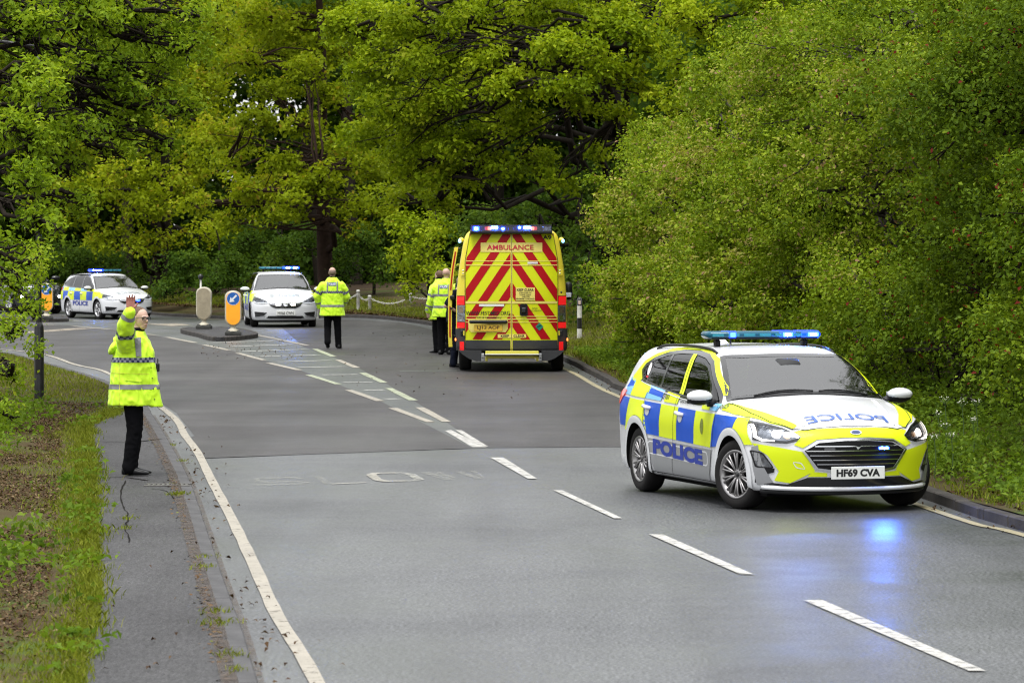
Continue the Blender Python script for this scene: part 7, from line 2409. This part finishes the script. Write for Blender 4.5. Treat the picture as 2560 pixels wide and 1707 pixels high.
for _ in range(230):
    y = gr.uniform(21, 60)
    cx = fwx(y) + gr.normal(-.04, .05)
    ed += [(cx + gr.normal(0, .06), y + gr.normal(0, .10)) for _k in range(26)]
blades('edge_tufts', np.array(ed), .065, .008, L_GRASS, 'longer grass tufts leaning over the footway', .9, zf=zl)
P = scatter(near_verge, 80000, gr, lambda x, y: .9 if patchy(x, y) < .30 and fwx(y) - x > .35 else .06)
C = np.stack([P[:, 0], P[:, 1], [zl(x, y) + .012 for x, y in P]], -1)
N = unit(np.stack([gr.normal(0, .45, len(P)), gr.normal(0, .45, len(P)), np.ones(len(P))], -1))
tag(quads_obj('leaf_litter', leaf_quads(C, N, .048, .35, rng=gr), L_LITTER, None, gr.random(len(P))), 'brown dead leaves and cuttings on the near left verge', 'leaf litter', kind='stuff')
far_l = [(fwx(60) - .3, 61.5)] + [tuple(np.array(p) + (-.2, 0)) for p in KL if 61 < p[1] < 92] + [(-18, 92), (-16, 75), (-11, 61.5)]
P = scatter(far_l, 40000, gr)
blades('mown_grass', P, .05, .012, L_GRASS, 'mown grass beyond the end of the footway', .8, zf=zl)
# right bank: rough grass, weeds and cow parsley between kerb and thicket
krx = lambda y: float(np.interp(y, [p[1] for p in KR if p[1] < 125], [p[0] for p in KR if p[1] < 125]))
zr = lambda x, y: .085 + hv_right(x, y)
bank = [(krx(y) + .15, y) for y in np.linspace(29, 112, 50)] + [(hedge_x(min(y, 96)) + 1.0, y) for y in np.linspace(112, 29, 50)]
P = scatter(bank, 46000, gr)
blades('bank_grass', P, .11, .010, L_GRASS, 'rough grass on the right bank behind the kerb', .8, zf=zr)
wp = scatter([(krx(y) + .35, y) for y in np.linspace(29, 84, 40)] + [(hedge_x(y) + 1.2, y) for y in np.linspace(84, 29, 40)], 2600, gr)
Cs, Ns, Ks = [], [], []
for x, y in wp:
    d = x - krx(y)
    hh = gr.uniform(.08, .22) + .32 * smooth01((d - .5) / 1.3) * gr.random() + (.25 * gr.random() if y < 50 else 0)
    n = int(gr.integers(16, 34))
    q = np.array((x, y, zr(x, y))) + np.stack([gr.normal(0, .09, n), gr.normal(0, .12, n), gr.uniform(.1, 1, n) * hh], -1)
    Cs.append(q); Ns.append(unit(gr.normal(size=(n, 3)) * .6 + (0, -.15, .8))); Ks.append(np.full(n, gr.normal(.45, .2)) + gr.normal(0, .12, n))
tag(quads_obj('bank_weeds', leaf_quads(np.concatenate(Cs), np.concatenate(Ns), .068, .5, rng=gr), L_WEED, None, np.clip(np.concatenate(Ks), 0, 1)), 'leafy weeds along the foot of the right hand thicket', 'weeds', kind='stuff')
P = scatter(bank, 9000, gr, lambda x, y: .9 if x - krx(y) < .9 else .1)
C = np.stack([P[:, 0], P[:, 1], [zr(x, y) + .02 for x, y in P]], -1)
N = unit(np.stack([gr.normal(0, .5, len(P)), gr.normal(0, .5, len(P)), np.ones(len(P))], -1))
tag(quads_obj('bank_litter', leaf_quads(C, N, .06, .4, rng=gr), L_LITTER, None, gr.random(len(P))), 'brown leaf litter behind the right kerb', 'leaf litter', kind='stuff')
# cow parsley heads near the right edge
PLACES = ('tallest white cow parsley head nearest the headlight of the near police car', 'white cow parsley head in the middle of the right bank', 'white cow parsley head furthest right under the thorn bush', 'white cow parsley just right of the near car mirror', 'white cow parsley low beside the near car bonnet', 'lowest white cow parsley beside the near car wing', 'white cow parsley below the furthest right head', 'small white cow parsley head low in the bank grass')
for k, (u, v, Y) in enumerate(((2362, 1000, 43), (2405, 1008, 42.5), (2440, 1006, 42), (2345, 1036, 43), (2362, 1064, 41), (2335, 1092, 40.5), (2432, 1052, 41.5), (2378, 1090, 40.5))):
    p = AT(u, v, Y)
    g0 = zr(p.x, p.y)
    o = empty('cow_parsley', (p.x, p.y, g0), 0, PLACES[k], 'plant', 'cow parsley on the right bank')
    t = p.z - g0
    st = MB().tube([(0, 0, -.05), (.02, 0, t * .6), (0, 0, t)], [.007, .006, .004], 5)
    for a in range(6):
        st.tube([(0, 0, t * .93), (.06 * math.cos(a), .06 * math.sin(a), t + .02)], .0025, 4, False)
    st.build('stem', mat('stem_green', (.06, .11, .02), .6), o)
    n = 20
    a = gr.integers(0, 6, n) * 1.047 + gr.normal(0, .25, n); r = .035 + .012 * gr.normal(size=n)
    C = np.stack([r * np.cos(a), r * np.sin(a), t + .02 + gr.normal(0, .016, n)], -1)
    quads_obj('flower_head', leaf_quads(C, unit(gr.normal(size=(n, 3)) * .5 + (0, -.3, 1)), .014, .9, rng=gr), L_BLOSSOM, o, gr.random(n))
# far verge grass under the chain posts and along the far kerb
KRf = [p for p in KR if p[1] > 112 and p[0] > -30]
fv = [tuple(np.array(p) + (.2, .25)) for p in KRf] + [(p[0] + 1.2, p[1] + 4.5) for p in KRf[::-1]]
P = scatter(fv, 20000, gr)
blades('far_verge_grass', P, .10, .02, L_GRASS, 'pale grass strip along the far kerb', .6, zf=zr)
# island moss, weeds in the kerb joint, bits in the gutter
kx = [(p[0], p[1]) for p in KL if 22 < p[1] < 58]
jt = []
for (u, v, n, s_) in ((447, 1244, 170, .07), (455, 1160, 30, .05), (520, 1402, 40, .06), (507, 1428, 60, .07), (540, 1540, 60, .08), (548, 1570, 90, .09), (575, 1650, 60, .07), (585, 1690, 40, .06), (432, 1120, 20, .05), (318, 1305, 50, .07), (316, 1330, 30, .06)):
    x, y = G(u, v)
    jt += [(x + gr.normal(0, s_ * .7), y + gr.normal(0, s_ * 1.6)) for _ in range(n)]
blades('pavement_weeds', np.array(jt), .032, .008, L_GRASS, 'small weeds growing in the footway joints', 1.1, zf=lambda x, y: .03)
P = []
for _ in range(900):
    i = gr.integers(0, len(kx) - 1)
    t = gr.random()
    if mnoise.noise(Vector((0, kx[i][1] * .55, 2.))) + .25 * gr.normal() < .0: continue
    x, y = (np.array(kx[i]) * (1 - t) + np.array(kx[i + 1]) * t)
    P.append((x - .15 - abs(gr.normal(0, .05)), y, .034))
C = np.array(P)
tag(quads_obj('kerb_moss', leaf_quads(C, unit(gr.normal(size=C.shape) * .2 + (0, 0, 1)), .032, .8, .05, rng=gr), leaf_mat('moss', [(0, (.10, .055, .025)), (.7, (.16, .085, .030)), (1, (.13, .15, .03))], transl=.0), None, gr.random(len(C))), 'rusty moss along the back of the left kerb', 'moss', kind='stuff')
P = []
for _ in range(150):
    i = gr.integers(0, len(kx) - 1)
    x, y = kx[i]
    P.append((x + abs(gr.normal(0, .16)), y + gr.uniform(-1, 1), .012))
for _ in range(140):
    x, y = G(gr.uniform(500, 760), gr.uniform(845, 900))
    P.append((x, y, .015))
for _ in range(120):
    y = gr.uniform(32, 80)
    P.append((krx(y) - abs(gr.normal(.12, .1)), y, .012))
for _ in range(25):
    x, y = G(gr.uniform(250, 560), gr.uniform(1030, 1700))
    P.append((x, y, .042 if x < np.interp(y, [p[1] for p in KL], [p[0] for p in KL]) else .012))
for _ in range(90):
    x, y = G(gr.uniform(850, 1300), gr.uniform(830, 1000))
    P.append((x, y, .014))
C = np.array(P)
tag(quads_obj('road_litter', leaf_quads(C, unit(gr.normal(size=C.shape) * .35 + (0, 0, 1)), .055, .45, .3, rng=gr), L_LITTER, None, gr.random(len(C)) * .8), 'scattered dead leaves and twigs on the road and gutter', 'leaf litter', kind='stuff')
# dead leaf mould strip at the far kerb
P = scatter([tuple(np.array(p) + (.1, .1)) for p in KRf] + [(p[0] + .4, p[1] + 1.1) for p in KRf[::-1]], 7000, gr)
C = np.stack([P[:, 0], P[:, 1], [zr(x, y) + .03 for x, y in P]], -1)
tag(quads_obj('far_litter', leaf_quads(C, unit(gr.normal(size=C.shape) * .4 + (0, 0, 1)), .12, .5, rng=gr), L_LITTER, None, gr.random(len(C))), 'rusty dead leaves along the far kerb', 'leaf litter', kind='stuff')

# docks and nettles at the left edge of the near verge
Cs, Ns, Ks = [], [], []
for _ in range(190):
    if gr.random() < .62:
        y = gr.uniform(44, 60); x = -6.7 + gr.normal(0, .35) + (52 - y) * .05
        hh = gr.uniform(.08, .26)
    elif gr.random() < .5:
        y = gr.uniform(29, 34); x = -3.95 + gr.normal(0, .16)
        hh = gr.uniform(.08, .28)
    else:
        y = gr.uniform(22, 58); x = fwx(y) - abs(gr.normal(.03, .14)); hh = gr.uniform(.03, .09)
    n = int(gr.integers(14, 30))
    q = np.array((x, y, zl(x, y))) + np.stack([gr.normal(0, .10, n), gr.normal(0, .14, n), gr.uniform(.1, 1, n) * hh], -1)
    Cs.append(q); Ns.append(unit(gr.normal(size=(n, 3)) * .6 + (0, -.15, .8))); Ks.append(np.full(n, gr.normal(.45, .2)) + gr.normal(0, .12, n))
tag(quads_obj('verge_weeds', leaf_quads(np.concatenate(Cs), np.concatenate(Ns), .075, .5, rng=gr), L_WEED, None, np.clip(np.concatenate(Ks), 0, 1)), 'low leafy weeds scattered over the near left verge', 'weeds', kind='stuff')
